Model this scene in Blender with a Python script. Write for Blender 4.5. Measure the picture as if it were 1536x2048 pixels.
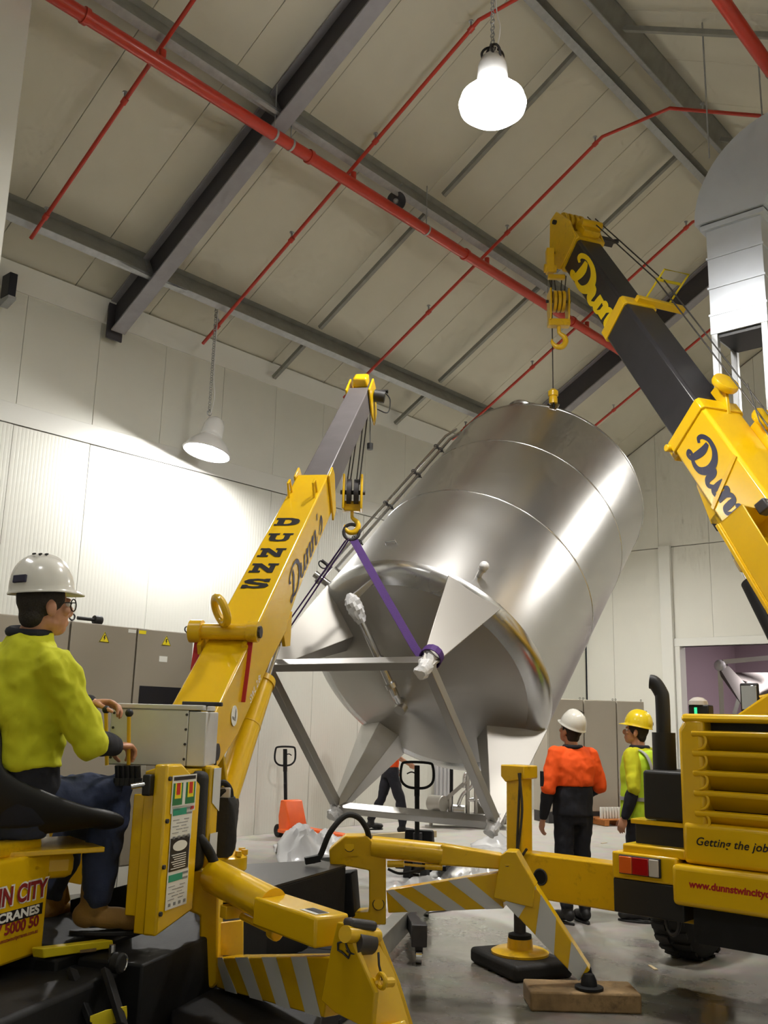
import bpy, bmesh, math, random
import numpy as np
from mathutils import Vector, Matrix, noise

random.seed(7)
for o in list(bpy.data.objects):
    bpy.data.objects.remove(o, do_unlink=True)
SC = bpy.context.scene
COL = SC.collection
V = Vector

# ------------------------------------------------------------------ camera
CAM = V((0.0, 0.0, 1.65))
FPX = 1906.5                                   # focal length in pixels of the 1536 x 2048 frame
YAW, PITCH, ROLL = math.radians(41.63), math.radians(12.4), math.radians(1.487)
_f = V((-math.sin(YAW) * math.cos(PITCH), math.cos(YAW) * math.cos(PITCH), math.sin(PITCH)))
_r = V((math.cos(YAW), math.sin(YAW), 0.0))
_u = _r.cross(_f)
CR = math.cos(ROLL) * _r + math.sin(ROLL) * _u
CU = -math.sin(ROLL) * _r + math.cos(ROLL) * _u
cd = bpy.data.cameras.new('camera')
cd.sensor_fit = 'VERTICAL'
cd.sensor_height = 36.0
cd.lens = FPX / 2048 * 36.0
cd.clip_end = 200
cam = bpy.data.objects.new('camera', cd)
COL.objects.link(cam)
cam.matrix_world = Matrix(((CR.x, CU.x, -_f.x, CAM.x), (CR.y, CU.y, -_f.y, CAM.y), (CR.z, CU.z, -_f.z, CAM.z), (0, 0, 0, 1)))
SC.camera = cam

# ------------------------------------------------------------------ world, exposure
w = bpy.data.worlds.new('night')
SC.world = w
w.use_nodes = True
w.node_tree.nodes['Background'].inputs[0].default_value = (0.02, 0.025, 0.035, 1)
w.node_tree.nodes['Background'].inputs[1].default_value = 0.3
SC.view_settings.view_transform = 'Standard'
SC.view_settings.look = 'None'
SC.view_settings.gamma = 1.0
SC.view_settings.use_curve_mapping = False
SC.view_settings.exposure = 0.15
LAMP_WATTS = 185.0                              # each high bay lamp
LAMP_COLOUR = (1.0, 0.965, 0.9)
SC.cycles.max_bounces = 6
SC.cycles.diffuse_bounces = 4
SC.cycles.glossy_bounces = 3
SC.cycles.caustics_reflective = False
SC.cycles.caustics_refractive = False
SC.cycles.use_adaptive_sampling = True
SC.cycles.adaptive_threshold = 0.1
SC.cycles.adaptive_min_samples = 14
SC.cycles.sample_clamp_indirect = 6.0
SC.cycles.use_denoising = True

# ------------------------------------------------------------------ maths helpers
def ray(x, y):
    return CR * ((x - 768) / FPX) - CU * ((y - 1024) / FPX) + _f
def P(x, y, t):
    "point seen at photo pixel x, y at distance t in front of the camera"
    return CAM + ray(x, y) * t
def PZ(x, y, z):
    d = ray(x, y)
    return CAM + d * ((z - CAM.z) / d.z)
def PY(x, y, yy):
    d = ray(x, y)
    return CAM + d * (yy / d.y)
def PX(x, y, xx):
    d = ray(x, y)
    return CAM + d * (xx / d.x)
def frame(z, up=(0, 0, 1)):
    "orthonormal axes x, y, z with z along the given direction and y close to up"
    z = V(z).normalized()
    up = V(up)
    if abs(z.dot(up.normalized())) > 0.995:
        up = V((0, 1, 0)) if abs(z.y) < 0.9 else V((1, 0, 0))
    x = up.cross(z).normalized()
    return x, z.cross(x), z
def catmull(pts, n=8, closed=False):
    pts = [V(p) for p in pts]
    out = []
    m = len(pts)
    for i in range(m if closed else m - 1):
        p0 = pts[(i - 1) % m] if closed or i > 0 else pts[0]
        p1, p2 = pts[i], pts[(i + 1) % m]
        p3 = pts[(i + 2) % m] if closed or i + 2 < m else pts[-1]
        for k in range(n):
            s = k / n
            out.append(0.5 * ((2 * p1) + (p2 - p0) * s + (2 * p0 - 5 * p1 + 4 * p2 - p3) * s * s + (3 * p1 - p0 - 3 * p2 + p3) * s ** 3))
    if not closed:
        out.append(pts[-1])
    return out

# ------------------------------------------------------------------ materials
MATS = {}
def lin(c):
    return tuple((v / 255 / 12.92) if v / 255 <= 0.04045 else ((v / 255 + 0.055) / 1.055) ** 2.4 for v in c)
def mat(name, rgb, rough=0.5, metal=0.0, var=0.0, scale=8.0, bump=0.0, bscale=40.0, coat=0.0, emit=None, es=0.0, alpha=1.0, trans=0.0, aniso=0.0, rvar=0.0, dirt=None, dscale=3.0, damt=0.0, spec=0.5):
    m = bpy.data.materials.new(name)
    m.use_nodes = True
    nt = m.node_tree
    b = nt.nodes['Principled BSDF']
    c = lin(rgb)
    b.inputs['Base Color'].default_value = (*c, 1)
    b.inputs['Roughness'].default_value = rough
    b.inputs['Metallic'].default_value = metal
    b.inputs['Specular IOR Level'].default_value = spec
    b.inputs['Coat Weight'].default_value = coat
    b.inputs['Coat Roughness'].default_value = 0.08
    b.inputs['Alpha'].default_value = alpha
    b.inputs['Transmission Weight'].default_value = trans
    b.inputs['Anisotropic'].default_value = aniso
    if emit:
        b.inputs['Emission Color'].default_value = (*emit, 1)
        b.inputs['Emission Strength'].default_value = es
    L = nt.links.new
    def tex(sc, det=4.0, rg=0.55):
        tc = nt.nodes.new('ShaderNodeTexCoord')
        n = nt.nodes.new('ShaderNodeTexNoise')
        n.inputs['Scale'].default_value = sc
        n.inputs['Detail'].default_value = det
        n.inputs['Roughness'].default_value = rg
        L(tc.outputs['Object'], n.inputs['Vector'])
        return n
    col = None
    if var > 0:
        n = tex(scale)
        mr = nt.nodes.new('ShaderNodeMapRange')
        mr.inputs['From Min'].default_value = 0.3
        mr.inputs['From Max'].default_value = 0.7
        mr.inputs['To Min'].default_value = 1 - var
        mr.inputs['To Max'].default_value = 1 + var
        L(n.outputs['Fac'], mr.inputs['Value'])
        mx = nt.nodes.new('ShaderNodeVectorMath')
        mx.operation = 'SCALE'
        mx.inputs[0].default_value = c
        L(mr.outputs[0], mx.inputs['Scale'])
        col = mx.outputs[0]
        if rvar > 0:
            r2 = nt.nodes.new('ShaderNodeMapRange')
            r2.inputs['From Min'].default_value = 0.3
            r2.inputs['From Max'].default_value = 0.7
            r2.inputs['To Min'].default_value = rough - rvar
            r2.inputs['To Max'].default_value = rough + rvar
            L(n.outputs['Fac'], r2.inputs['Value'])
            L(r2.outputs[0], b.inputs['Roughness'])
    if damt > 0:
        n = tex(dscale, 8.0, 0.7)
        rp = nt.nodes.new('ShaderNodeMapRange')
        rp.inputs['From Min'].default_value = 0.56
        rp.inputs['From Max'].default_value = 0.72
        rp.inputs['To Max'].default_value = damt
        L(n.outputs['Fac'], rp.inputs['Value'])
        mx = nt.nodes.new('ShaderNodeMix')
        mx.data_type = 'RGBA'
        if col is not None:
            L(col, mx.inputs['A'])
        else:
            mx.inputs['A'].default_value = (*c, 1)
        mx.inputs['B'].default_value = (*lin(dirt), 1)
        L(rp.outputs[0], mx.inputs['Factor'])
        col = mx.outputs['Result']
    if col is not None:
        L(col, b.inputs['Base Color'])
    if bump > 0:
        n = tex(bscale)
        bp = nt.nodes.new('ShaderNodeBump')
        bp.inputs['Strength'].default_value = bump
        bp.inputs['Distance'].default_value = 0.01
        L(n.outputs['Fac'], bp.inputs['Height'])
        L(bp.outputs[0], b.inputs['Normal'])
    MATS[name] = m
    return m

mat('yellow_paint', (222, 178, 14), 0.32, var=0.05, scale=5, coat=0.25, dirt=(120, 82, 14), dscale=9, damt=0.5, bump=0.02, bscale=90)
mat('yellow_clean', (228, 184, 14), 0.25, var=0.03, scale=3, coat=0.4)
mat('yellow_safety', (226, 205, 30), 0.5)
mat('white_stripe', (206, 208, 208), 0.35)
mat('black_paint', (22, 22, 23), 0.62, var=0.2, scale=12, bump=0.08, spec=0.25)
mat('boom_black', (42, 41, 44), 0.33, var=0.12, scale=6, bump=0.03)
mat('boom_grey', (92, 88, 90), 0.45, var=0.1, scale=6)
mat('black_rubber', (22, 21, 21), 0.72, bump=0.2, bscale=60)
mat('black_plastic', (26, 26, 28), 0.5, bump=0.05)
mat('dark_steel', (62, 60, 62), 0.5, 0.4, var=0.15)
mat('chrome', (225, 226, 230), 0.08, 1.0)
mat('galvanised', (168, 170, 172), 0.42, 0.55, var=0.1, scale=14)
mat('galvanised_dull', (140, 140, 134), 0.55, 0.25, var=0.12, scale=6)
mat('rafter_lit', (150, 148, 154), 0.5, 0.1, var=0.06)  # lit tone of the rafter paint, for the flanges
mat('rafter_shaded', (74, 72, 78), 0.5, 0.1, var=0.06)  # same rafter paint, darkened to stand for the shade on the web
mat('red_pipe', (186, 52, 34), 0.38, var=0.05, coat=0.15)
mat('wall_panel', (226, 226, 217), 0.42, var=0.02, scale=2)
mat('roof_panel', (204, 200, 184), 0.5, var=0.03, scale=1.5)
mat('white_trim', (228, 228, 222), 0.4)
mat('joint_dark', (150, 148, 140), 0.8)
mat('cabinet_grey', (150, 142, 128), 0.5, bump=0.03, bscale=200)
mat('cabinet_pale', (176, 168, 154), 0.5, bump=0.03, bscale=200)
mat('lamp_white', (238, 238, 238), 0.25, coat=0.3)
mat('lamp_bulb', (255, 255, 255), 0.5, emit=(1.0, 0.98, 0.95), es=1000.0)
mat('lamp_glow', (255, 255, 255), 0.5, emit=(1.0, 0.98, 0.96), es=22.0)
mat('duct_metal', (206, 212, 220), 0.34, 0.6, var=0.03, scale=4)
mat('aluminium', (206, 206, 204), 0.38, 0.35, var=0.03, scale=9)
mat('skin', (196, 142, 112), 0.5, var=0.06, scale=20)
mat('hair_dark', (48, 42, 38), 0.8, bump=0.6, bscale=120)
mat('hi_vis_yellow', (206, 208, 34), 0.85, bump=0.12, bscale=30)
mat('hi_vis_lime', (196, 232, 52), 0.8, bump=0.12, bscale=30)
mat('hi_vis_orange', (255, 92, 20), 0.85, bump=0.12, bscale=30)
mat('navy_cloth', (28, 29, 38), 0.9, bump=0.15, bscale=40)
mat('denim', (52, 62, 92), 0.9, var=0.18, scale=9, bump=0.2, bscale=60)
mat('boot_suede', (150, 116, 62), 0.85, var=0.12, scale=14, bump=0.2, bscale=60)
mat('boot_black', (26, 25, 26), 0.6)
mat('helmet_white', (228, 226, 218), 0.22, coat=0.4)
mat('helmet_yellow', (234, 206, 28), 0.25, coat=0.4)
mat('reflective_grey', (168, 170, 172), 0.5)
mat('glass_lens', (190, 200, 205), 0.05, trans=0.9)
mat('sling_purple', (74, 40, 112), 0.75, bump=0.15, bscale=80)
mat('rope_steel', (70, 68, 66), 0.5, 0.5)
mat('timber', (132, 108, 74), 0.85, var=0.3, scale=9, dirt=(60, 48, 34), dscale=7, damt=0.7, bump=0.2, bscale=25)
mat('timber_pale', (202, 184, 146), 0.8, var=0.1, scale=5)
mat('pallet_orange', (190, 120, 62), 0.8, var=0.1)
mat('jack_orange', (244, 104, 36), 0.4, var=0.05)
mat('plastic_film', (226, 226, 228), 0.22, alpha=0.85, coat=0.2)
mat('wrap_film', (214, 214, 216), 0.25, bump=0.6, bscale=25)
mat('mauve_wall', (176, 158, 166), 0.6)
mat('text_black', (22, 22, 30), 0.4)
mat('text_navy', (40, 40, 66), 0.4)
mat('text_red', (170, 30, 28), 0.4)
mat('text_maroon', (140, 34, 40), 0.4)
mat('text_yellow', (250, 214, 20), 0.4)
mat('text_white', (236, 236, 232), 0.4)
mat('decal_white', (226, 226, 220), 0.4)
mat('decal_green', (32, 118, 74), 0.4)
mat('decal_teal', (40, 150, 120), 0.4)
mat('decal_red', (204, 36, 30), 0.4)
mat('decal_yellow', (240, 220, 40), 0.4)
mat('decal_grey', (130, 130, 130), 0.5)
mat('red_strap', (176, 26, 30), 0.6)
mat('lens_amber', (226, 104, 34), 0.2, coat=0.5)
mat('lens_red', (168, 18, 20), 0.2, coat=0.5)
mat('lens_clear', (196, 190, 184), 0.2, coat=0.5)
mat('green_light', (20, 160, 80), 0.3, emit=(0.05, 0.8, 0.3), es=1.2)
mat('vest_blue', (70, 110, 190), 0.7)

def stainless(name, rgb, rough, aniso_dir=None, scale=(1, 1, 1), bump=0.03, mottle=0.02):
    m = mat(name, rgb, rough, 1.0, aniso=0.0)
    nt = m.node_tree
    L = nt.links.new
    b = nt.nodes['Principled BSDF']
    tc = nt.nodes.new('ShaderNodeTexCoord')
    mp = nt.nodes.new('ShaderNodeMapping')
    mp.inputs['Scale'].default_value = scale
    n = nt.nodes.new('ShaderNodeTexNoise')
    n.inputs['Scale'].default_value = 1.6
    n.inputs['Detail'].default_value = 2.0
    L(tc.outputs['Object'], mp.inputs['Vector'])
    L(mp.outputs[0], n.inputs['Vector'])
    mr = nt.nodes.new('ShaderNodeMapRange')
    mr.inputs['From Min'].default_value = 0.3
    mr.inputs['From Max'].default_value = 0.7
    mr.inputs['To Min'].default_value = rough - mottle
    mr.inputs['To Max'].default_value = rough + mottle
    L(n.outputs['Fac'], mr.inputs['Value'])
    L(mr.outputs[0], b.inputs['Roughness'])
    return m
stainless('stainless_brushed', (204, 203, 202), 0.33)
stainless('stainless_dull', (172, 169, 164), 0.42)
stainless('stainless_bright', (200, 200, 200), 0.26)

def wood_like():
    pass

def ribbed(name, rgb, axis, pitch, strength, rough=0.42):
    "pressed sheet: fine ribs in relief along one axis"
    m = mat(name, rgb, rough)
    nt = m.node_tree
    L = nt.links.new
    b = nt.nodes['Principled BSDF']
    g = nt.nodes.new('ShaderNodeNewGeometry')
    sp = nt.nodes.new('ShaderNodeSeparateXYZ')
    L(g.outputs['Position'], sp.inputs[0])
    mu = nt.nodes.new('ShaderNodeMath')
    mu.operation = 'MULTIPLY'
    mu.inputs[1].default_value = 2 * math.pi / pitch
    L(sp.outputs[axis], mu.inputs[0])
    si = nt.nodes.new('ShaderNodeMath')
    si.operation = 'SINE'
    L(mu.outputs[0], si.inputs[0])
    po = nt.nodes.new('ShaderNodeMath')
    po.operation = 'POWER'
    ab = nt.nodes.new('ShaderNodeMath')
    ab.operation = 'ABSOLUTE'
    L(si.outputs[0], ab.inputs[0])
    L(ab.outputs[0], po.inputs[0])
    po.inputs[1].default_value = 0.4
    bp = nt.nodes.new('ShaderNodeBump')
    bp.inputs['Strength'].default_value = strength
    bp.inputs['Distance'].default_value = 0.006
    L(po.outputs[0], bp.inputs['Height'])
    L(bp.outputs[0], b.inputs['Normal'])
    return m
ribbed('wall_ribbed', (226, 226, 217), 1, 0.10, 0.35)
ribbed('wall_ribbed_x', (226, 225, 216), 0, 0.10, 0.12)
ribbed('cabinet_ribbed', (190, 186, 176), 0, 0.08, 0.3)

def floor_material():
    m = bpy.data.materials.new('wet_concrete')
    m.use_nodes = True
    nt = m.node_tree
    L = nt.links.new
    b = nt.nodes['Principled BSDF']
    tc = nt.nodes.new('ShaderNodeTexCoord')
    n1 = nt.nodes.new('ShaderNodeTexNoise')
    n1.inputs['Scale'].default_value = 0.9
    n1.inputs['Detail'].default_value = 7
    n1.inputs['Roughness'].default_value = 0.62
    n2 = nt.nodes.new('ShaderNodeTexNoise')
    n2.inputs['Scale'].default_value = 4.2
    n2.inputs['Detail'].default_value = 6
    L(tc.outputs['Object'], n1.inputs['Vector'])
    L(tc.outputs['Object'], n2.inputs['Vector'])
    # the floor is wet round the crane outriggers (y below about 8) and dry, pale and dusty beyond
    sp = nt.nodes.new('ShaderNodeSeparateXYZ')
    L(tc.outputs['Object'], sp.inputs[0])
    wob = nt.nodes.new('ShaderNodeMath')
    wob.operation = 'MULTIPLY_ADD'
    wob.inputs[1].default_value = 3.0
    L(n1.outputs['Fac'], wob.inputs[0])
    L(sp.outputs['Y'], wob.inputs[2])
    wet = nt.nodes.new('ShaderNodeMapRange')
    wet.inputs['From Min'].default_value = 8.0
    wet.inputs['From Max'].default_value = 10.5
    L(wob.outputs[0], wet.inputs['Value'])
    r1 = nt.nodes.new('ShaderNodeValToRGB')
    r1.color_ramp.elements[0].position = 0.36
    r1.color_ramp.elements[0].color = (*lin((96, 92, 85)), 1)
    r1.color_ramp.elements[1].position = 0.66
    r1.color_ramp.elements[1].color = (*lin((136, 132, 124)), 1)
    L(n1.outputs['Fac'], r1.inputs[0])
    mx = nt.nodes.new('ShaderNodeMix')
    mx.data_type = 'RGBA'
    L(wet.outputs[0], mx.inputs['Factor'])
    L(r1.outputs[0], mx.inputs['A'])
    mx.inputs['B'].default_value = (*lin((196, 192, 184)), 1)
    m2 = nt.nodes.new('ShaderNodeMix')
    m2.data_type = 'RGBA'
    m2.blend_type = 'MULTIPLY'
    m2.inputs['Factor'].default_value = 0.35
    L(mx.outputs['Result'], m2.inputs['A'])
    L(n2.outputs['Color'], m2.inputs['B'])
    mg = nt.nodes.new('ShaderNodeMapRange')
    mg.inputs['From Min'].default_value = 0.35
    mg.inputs['From Max'].default_value = 0.65
    mg.inputs['To Min'].default_value = 0.09
    mg.inputs['To Max'].default_value = 0.36
    L(n1.outputs['Fac'], mg.inputs['Value'])
    ad = nt.nodes.new('ShaderNodeMath')
    ad.operation = 'MULTIPLY_ADD'
    ad.inputs[1].default_value = 0.3
    L(wet.outputs[0], ad.inputs[0])
    L(mg.outputs[0], ad.inputs[2])
    L(m2.outputs['Result'], b.inputs['Base Color'])
    L(ad.outputs[0], b.inputs['Roughness'])
    b.inputs['Specular IOR Level'].default_value = 0.6
    MATS['wet_concrete'] = m
floor_material()

# ------------------------------------------------------------------ objects
ROOT = {}
def thing(name, label, cat, loc, group=None, kind=None):
    o = bpy.data.objects.new(name, None)
    o.empty_display_size = 0.1
    COL.objects.link(o)
    o.location = loc
    o['label'] = label
    o['category'] = cat
    if group:
        o['group'] = group
    if kind:
        o['kind'] = kind
    return o
def base_of(o):
    while o.parent:
        o = o.parent
    return V(o.location)
def tag(o, label, cat=None, group=None, kind=None):
    o['label'] = label
    if cat:
        o['category'] = cat
    if group:
        o['group'] = group
    if kind:
        o['kind'] = kind
    return o

class MB:
    "collects faces in world coordinates; build() makes ONE mesh object of them"
    def __init__(self):
        self.v, self.f, self.m, self.mi, self.mats = [], [], [], 0, []
    def use(self, name):
        if name not in self.mats:
            self.mats.append(name)
        self.mi = self.mats.index(name)
        return self
    def _add(self, vs, fs):
        n = len(self.v)
        self.v += [V(q) for q in vs]
        for f in fs:
            self.f.append(tuple(n + i for i in f))
            self.m.append(self.mi)
        return self
    def hexa(self, a, b):
        "a, b: two rings of the same number of points"
        n = len(a)
        fs = [tuple(range(n - 1, -1, -1)), tuple(range(n, 2 * n))]
        fs += [(i, (i + 1) % n, n + (i + 1) % n, n + i) for i in range(n)]
        return self._add(list(a) + list(b), fs)
    def box(self, c, s, ax=None):
        c = V(c)
        x, y, z = ax or (V((1, 0, 0)), V((0, 1, 0)), V((0, 0, 1)))
        hx, hy, hz = x * s[0] / 2, y * s[1] / 2, z * s[2] / 2
        a = [c - hx - hy - hz, c + hx - hy - hz, c + hx + hy - hz, c - hx + hy - hz]
        return self.hexa(a, [q + 2 * hz for q in a])
    def lohi(self, lo, hi):
        lo, hi = V(lo), V(hi)
        return self.box((lo + hi) / 2, hi - lo)
    def beam(self, p0, p1, w, h, up=(0, 0, 1), w1=None, h1=None):
        p0, p1 = V(p0), V(p1)
        x, y, z = frame(p1 - p0, up)
        w1, h1 = w1 or w, h1 or h
        r = lambda p, a, b: [p - x * a / 2 - y * b / 2, p + x * a / 2 - y * b / 2, p + x * a / 2 + y * b / 2, p - x * a / 2 + y * b / 2]
        return self.hexa(r(p0, w, h), r(p1, w1, h1))
    def prism(self, pts, d):
        "flat polygon swept by vector d"
        pts = [V(p) for p in pts]
        d = V(d)
        nrm = V((0, 0, 0))
        for i in range(len(pts)):
            nrm += (pts[i] - pts[0]).cross(pts[(i + 1) % len(pts)] - pts[0])
        if nrm.dot(d) < 0:
            pts = pts[::-1]
        return self.hexa(pts, [p + d for p in pts])
    def vprism(self, pts, z0, z1):
        return self.prism([(p[0], p[1], z0) for p in pts], (0, 0, z1 - z0))
    def ring(self, c, x, y, r, n, ry=None):
        ry = r if ry is None else ry
        return [c + x * r * math.cos(2 * math.pi * i / n) + y * ry * math.sin(2 * math.pi * i / n) for i in range(n)]
    def loft(self, rings, cap0=True, cap1=True):
        n = len(rings[0])
        vs = [q for r in rings for q in r]
        fs = []
        for k in range(len(rings) - 1):
            for i in range(n):
                j = (i + 1) % n
                fs.append((k * n + i, k * n + j, (k + 1) * n + j, (k + 1) * n + i))
        if cap0:
            fs.append(tuple(range(n - 1, -1, -1)))
        if cap1:
            o = (len(rings) - 1) * n
            fs.append(tuple(range(o, o + n)))
        return self._add(vs, fs)
    def cyl(self, p0, p1, r, r1=None, n=20, caps=True):
        p0, p1 = V(p0), V(p1)
        x, y, z = frame(p1 - p0)
        r1 = r if r1 is None else r1
        return self.loft([self.ring(p0, x, y, r, n), self.ring(p1, x, y, r1, n)], caps, caps)
    def lathe(self, o, axis, prof, n=32, cap0=False, cap1=False, up=(0, 0, 1)):
        "prof: list of (distance along axis, radius)"
        x, y, z = frame(axis, up)
        o = V(o)
        return self.loft([self.ring(o + z * a, x, y, max(r, 1e-4), n) for a, r in prof], cap0, cap1)
    def tube(self, pts, r, n=10, smooth=0, radii=None):
        pts = catmull(pts, smooth) if smooth else [V(p) for p in pts]
        rings = []
        x = y = None
        for i, p in enumerate(pts):
            t = (pts[min(i + 1, len(pts) - 1)] - pts[max(i - 1, 0)]).normalized()
            if x is None:
                x, y, _ = frame(t)
            else:
                x = (x - t * x.dot(t)).normalized()
                y = t.cross(x)
            rr = radii[i] if radii else r
            rings.append(self.ring(p, x, y, rr, n))
        return self.loft(rings)
    def ribbon(self, pts, wdir, w, th, smooth=0):
        "flat strap along pts, width w along wdir"
        pts = catmull(pts, smooth) if smooth else [V(p) for p in pts]
        rings = []
        for i, p in enumerate(pts):
            t = (pts[min(i + 1, len(pts) - 1)] - pts[max(i - 1, 0)]).normalized()
            wd = V(wdir)
            wd = (wd - t * wd.dot(t)).normalized()
            nn = t.cross(wd)
            rings.append([p - wd * w / 2 - nn * th / 2, p + wd * w / 2 - nn * th / 2, p + wd * w / 2 + nn * th / 2, p - wd * w / 2 + nn * th / 2])
        return self.loft(rings)
    def torus(self, c, axis, R, r, n=28, m=10, a0=0.0, a1=2 * math.pi, up=(0, 0, 1), rx=1.0):
        x, y, z = frame(axis, up)
        c = V(c)
        full = abs(a1 - a0 - 2 * math.pi) < 1e-6
        rings = []
        for i in range(n if full else n + 1):
            a = a0 + (a1 - a0) * i / n
            d = x * math.cos(a) * rx + y * math.sin(a)
            rings.append(self.ring(c + d * R, d.normalized(), z, r, m))
        if full:
            rings.append(rings[0])
        return self.loft(rings, not full, not full)
    def ball(self, c, r, n=16, s=(1, 1, 1), ax=None):
        c = V(c)
        x, y, z = ax or (V((1, 0, 0)), V((0, 1, 0)), V((0, 0, 1)))
        rings = []
        for k in range(n // 2 + 1):
            a = math.pi * k / (n // 2)
            rr = max(math.sin(a), 1e-3)
            rings.append(self.ring(c - z * r * s[2] * math.cos(a), x * s[0], y * s[1], r * rr, n))
        return self.loft(rings)
    def poly(self, pts, d=None):
        "single flat face, or a thin plate when d is given"
        if d is not None:
            return self.prism(pts, d)
        return self._add(pts, [tuple(range(len(pts)))])
    def build(self, name, material=None, parent=None, bevel=0.0, smooth=35, seg=2, base=None, sub=0):
        if material and not self.mats:
            self.mats = [material]
        if parent is not None:
            o0 = base_of(parent)
        elif base is not None:
            o0 = V(base)
        else:
            xs = [q.x for q in self.v]
            ys = [q.y for q in self.v]
            o0 = V(((min(xs) + max(xs)) / 2, (min(ys) + max(ys)) / 2, min(q.z for q in self.v)))
        me = bpy.data.meshes.new(name)
        me.from_pydata([tuple(q - o0) for q in self.v], [], self.f)
        for mn in self.mats:
            me.materials.append(MATS[mn])
        if len(self.mats) > 1:
            me.polygons.foreach_set('material_index', self.m)
        me.validate()
        bm = bmesh.new()
        bm.from_mesh(me)
        bmesh.ops.recalc_face_normals(bm, faces=bm.faces)
        bm.to_mesh(me)
        bm.free()
        if smooth:
            me.shade_smooth()
            me.set_sharp_from_angle(angle=math.radians(smooth))
        o = bpy.data.objects.new(name, me)
        COL.objects.link(o)
        if parent is not None:
            o.parent = parent
        else:
            o.location = o0
        if bevel > 0:
            b = o.modifiers.new('edge', 'BEVEL')
            b.width = bevel
            b.segments = seg
            b.limit_method = 'ANGLE'
            b.angle_limit = math.radians(40)
        if sub:
            s = o.modifiers.new('sub', 'SUBSURF')
            s.levels = s.render_levels = sub
        return o

def share(o, name, parent, delta):
    "a copy of a piece that shares its mesh"
    c = o.copy()
    COL.objects.link(c)
    c.name = name
    c.parent = parent
    c.location = o.location + V(delta)
    return c

def text_verts(body, size=1.0, shear=0.0, offset=0.0, align='CENTER', space=1.0):
    cu = bpy.data.curves.new('lettering_source', 'FONT')
    cu.body = body
    cu.size = size
    cu.shear = shear
    cu.offset = offset
    cu.space_character = space
    cu.align_x = align
    cu.align_y = 'CENTER'
    cu.resolution_u = 4
    o = bpy.data.objects.new('lettering_source', cu)
    COL.objects.link(o)
    dg = bpy.context.evaluated_depsgraph_get()
    me = bpy.data.meshes.new_from_object(o.evaluated_get(dg))
    vs = [v.co.copy() for v in me.vertices]
    fs = [tuple(p.vertices) for p in me.polygons]
    bpy.data.objects.remove(o)
    bpy.data.meshes.remove(me)
    bpy.data.curves.remove(cu)
    return vs, fs
def lettering(body, o, xd, yd, size, material, parent, shear=0.0, offset=0.0, align='CENTER', lift=0.002, space=1.0, name='lettering', width=None):
    vs, fs = text_verts(body, size, shear, offset, align, space)
    xd, yd = V(xd).normalized(), V(yd).normalized()
    n = xd.cross(yd).normalized()
    k = 1.0
    if width:
        k = width / (max(v.x for v in vs) - min(v.x for v in vs))
    mb = MB()
    mb._add([V(o) + xd * v.x * k + yd * v.y + n * lift for v in vs], fs)
    ob = mb.build(name, material, parent, smooth=0)
    return ob

SCRIPT = {   # brush-script letters: strokes of (x, y, half width)
    'D': [[(0.30, 0.86, .05), (0.33, 0.6, .085), (0.28, 0.3, .085), (0.20, 0.06, .06), (0.06, 0.02, .05), (0.02, 0.13, .05), (0.14, 0.16, .045), (0.36, 0.02, .06), (0.62, 0.06, .08), (0.80, 0.34, .095), (0.78, 0.68, .09), (0.58, 0.92, .075), (0.28, 0.98, .06), (0.06, 0.86, .055), (0.0, 0.7, .05), (0.1, 0.62, .04)]],
    'u': [[(-.02, 0.42, .03), (0.08, 0.52, .06), (0.12, 0.38, .075), (0.10, 0.12, .075), (0.22, 0.02, .055), (0.40, 0.2, .045)], [(0.46, 0.55, .07), (0.42, 0.3, .075), (0.42, 0.08, .07), (0.54, 0.04, .045), (0.64, 0.2, .03)]],
    'n': [[(-.02, 0.42, .03), (0.08, 0.54, .055), (0.13, 0.42, .07), (0.10, 0.02, .075)], [(0.10, 0.22, .04), (0.26, 0.5, .055), (0.40, 0.5, .065), (0.40, 0.26, .075), (0.40, 0.06, .07), (0.50, 0.02, .045), (0.60, 0.18, .03)]],
    'r': [[(-.02, 0.42, .03), (0.08, 0.54, .055), (0.13, 0.42, .07), (0.10, 0.02, .075)], [(0.10, 0.24, .04), (0.22, 0.48, .055), (0.34, 0.5, .06)]],
    "'": [[(0.12, 0.95, .06), (0.08, 0.72, .03)]],
    's': [[(0.0, 0.1, .03), (0.22, 0.5, .06), (0.3, 0.56, .055), (0.36, 0.34, .07), (0.3, 0.08, .07), (0.12, 0.02, .055)]],
}
SCRIPT_W = {'D': 0.86, 'u': 0.58, 'n': 0.54, "'": 0.2, 's': 0.42}
def script_lettering(body, o, xd, yd, size, material, parent, lift=0.003, slant=0.18, fat=1.0, name='lettering', wx=1.0):
    xd, yd = V(xd).normalized(), V(yd).normalized()
    n = xd.cross(yd).normalized()
    cx = 0.0
    for ch in body:
        mb = MB()
        for st in SCRIPT[ch]:
            pts = catmull([V((a, b, c)) for a, b, c in st], 6)
            L_, R_ = [], []
            for i, q in enumerate(pts):
                t = pts[min(i + 1, len(pts) - 1)] - pts[max(i - 1, 0)]
                t = V((t.x, t.y, 0))
                t = t.normalized() if t.length > 1e-6 else V((1, 0, 0))
                m = V((-t.y, t.x, 0)) * q.z * fat
                for side, lst in ((1, L_), (-1, R_)):
                    a = V((q.x, q.y, 0)) + m * side
                    lst.append(V(o) + xd * (cx + a.x + slant * a.y) * size * wx + yd * a.y * size)
            k = 0.00012
            for i in range(len(pts) - 1):
                dz = n * (lift + k * (i % 5))
                mb._add([L_[i] + dz, R_[i] + dz, R_[i + 1] + dz, L_[i + 1] + dz], [(0, 1, 2, 3)])
        cx += SCRIPT_W[ch]
        mb.build('letter', material, parent, smooth=0)
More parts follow.
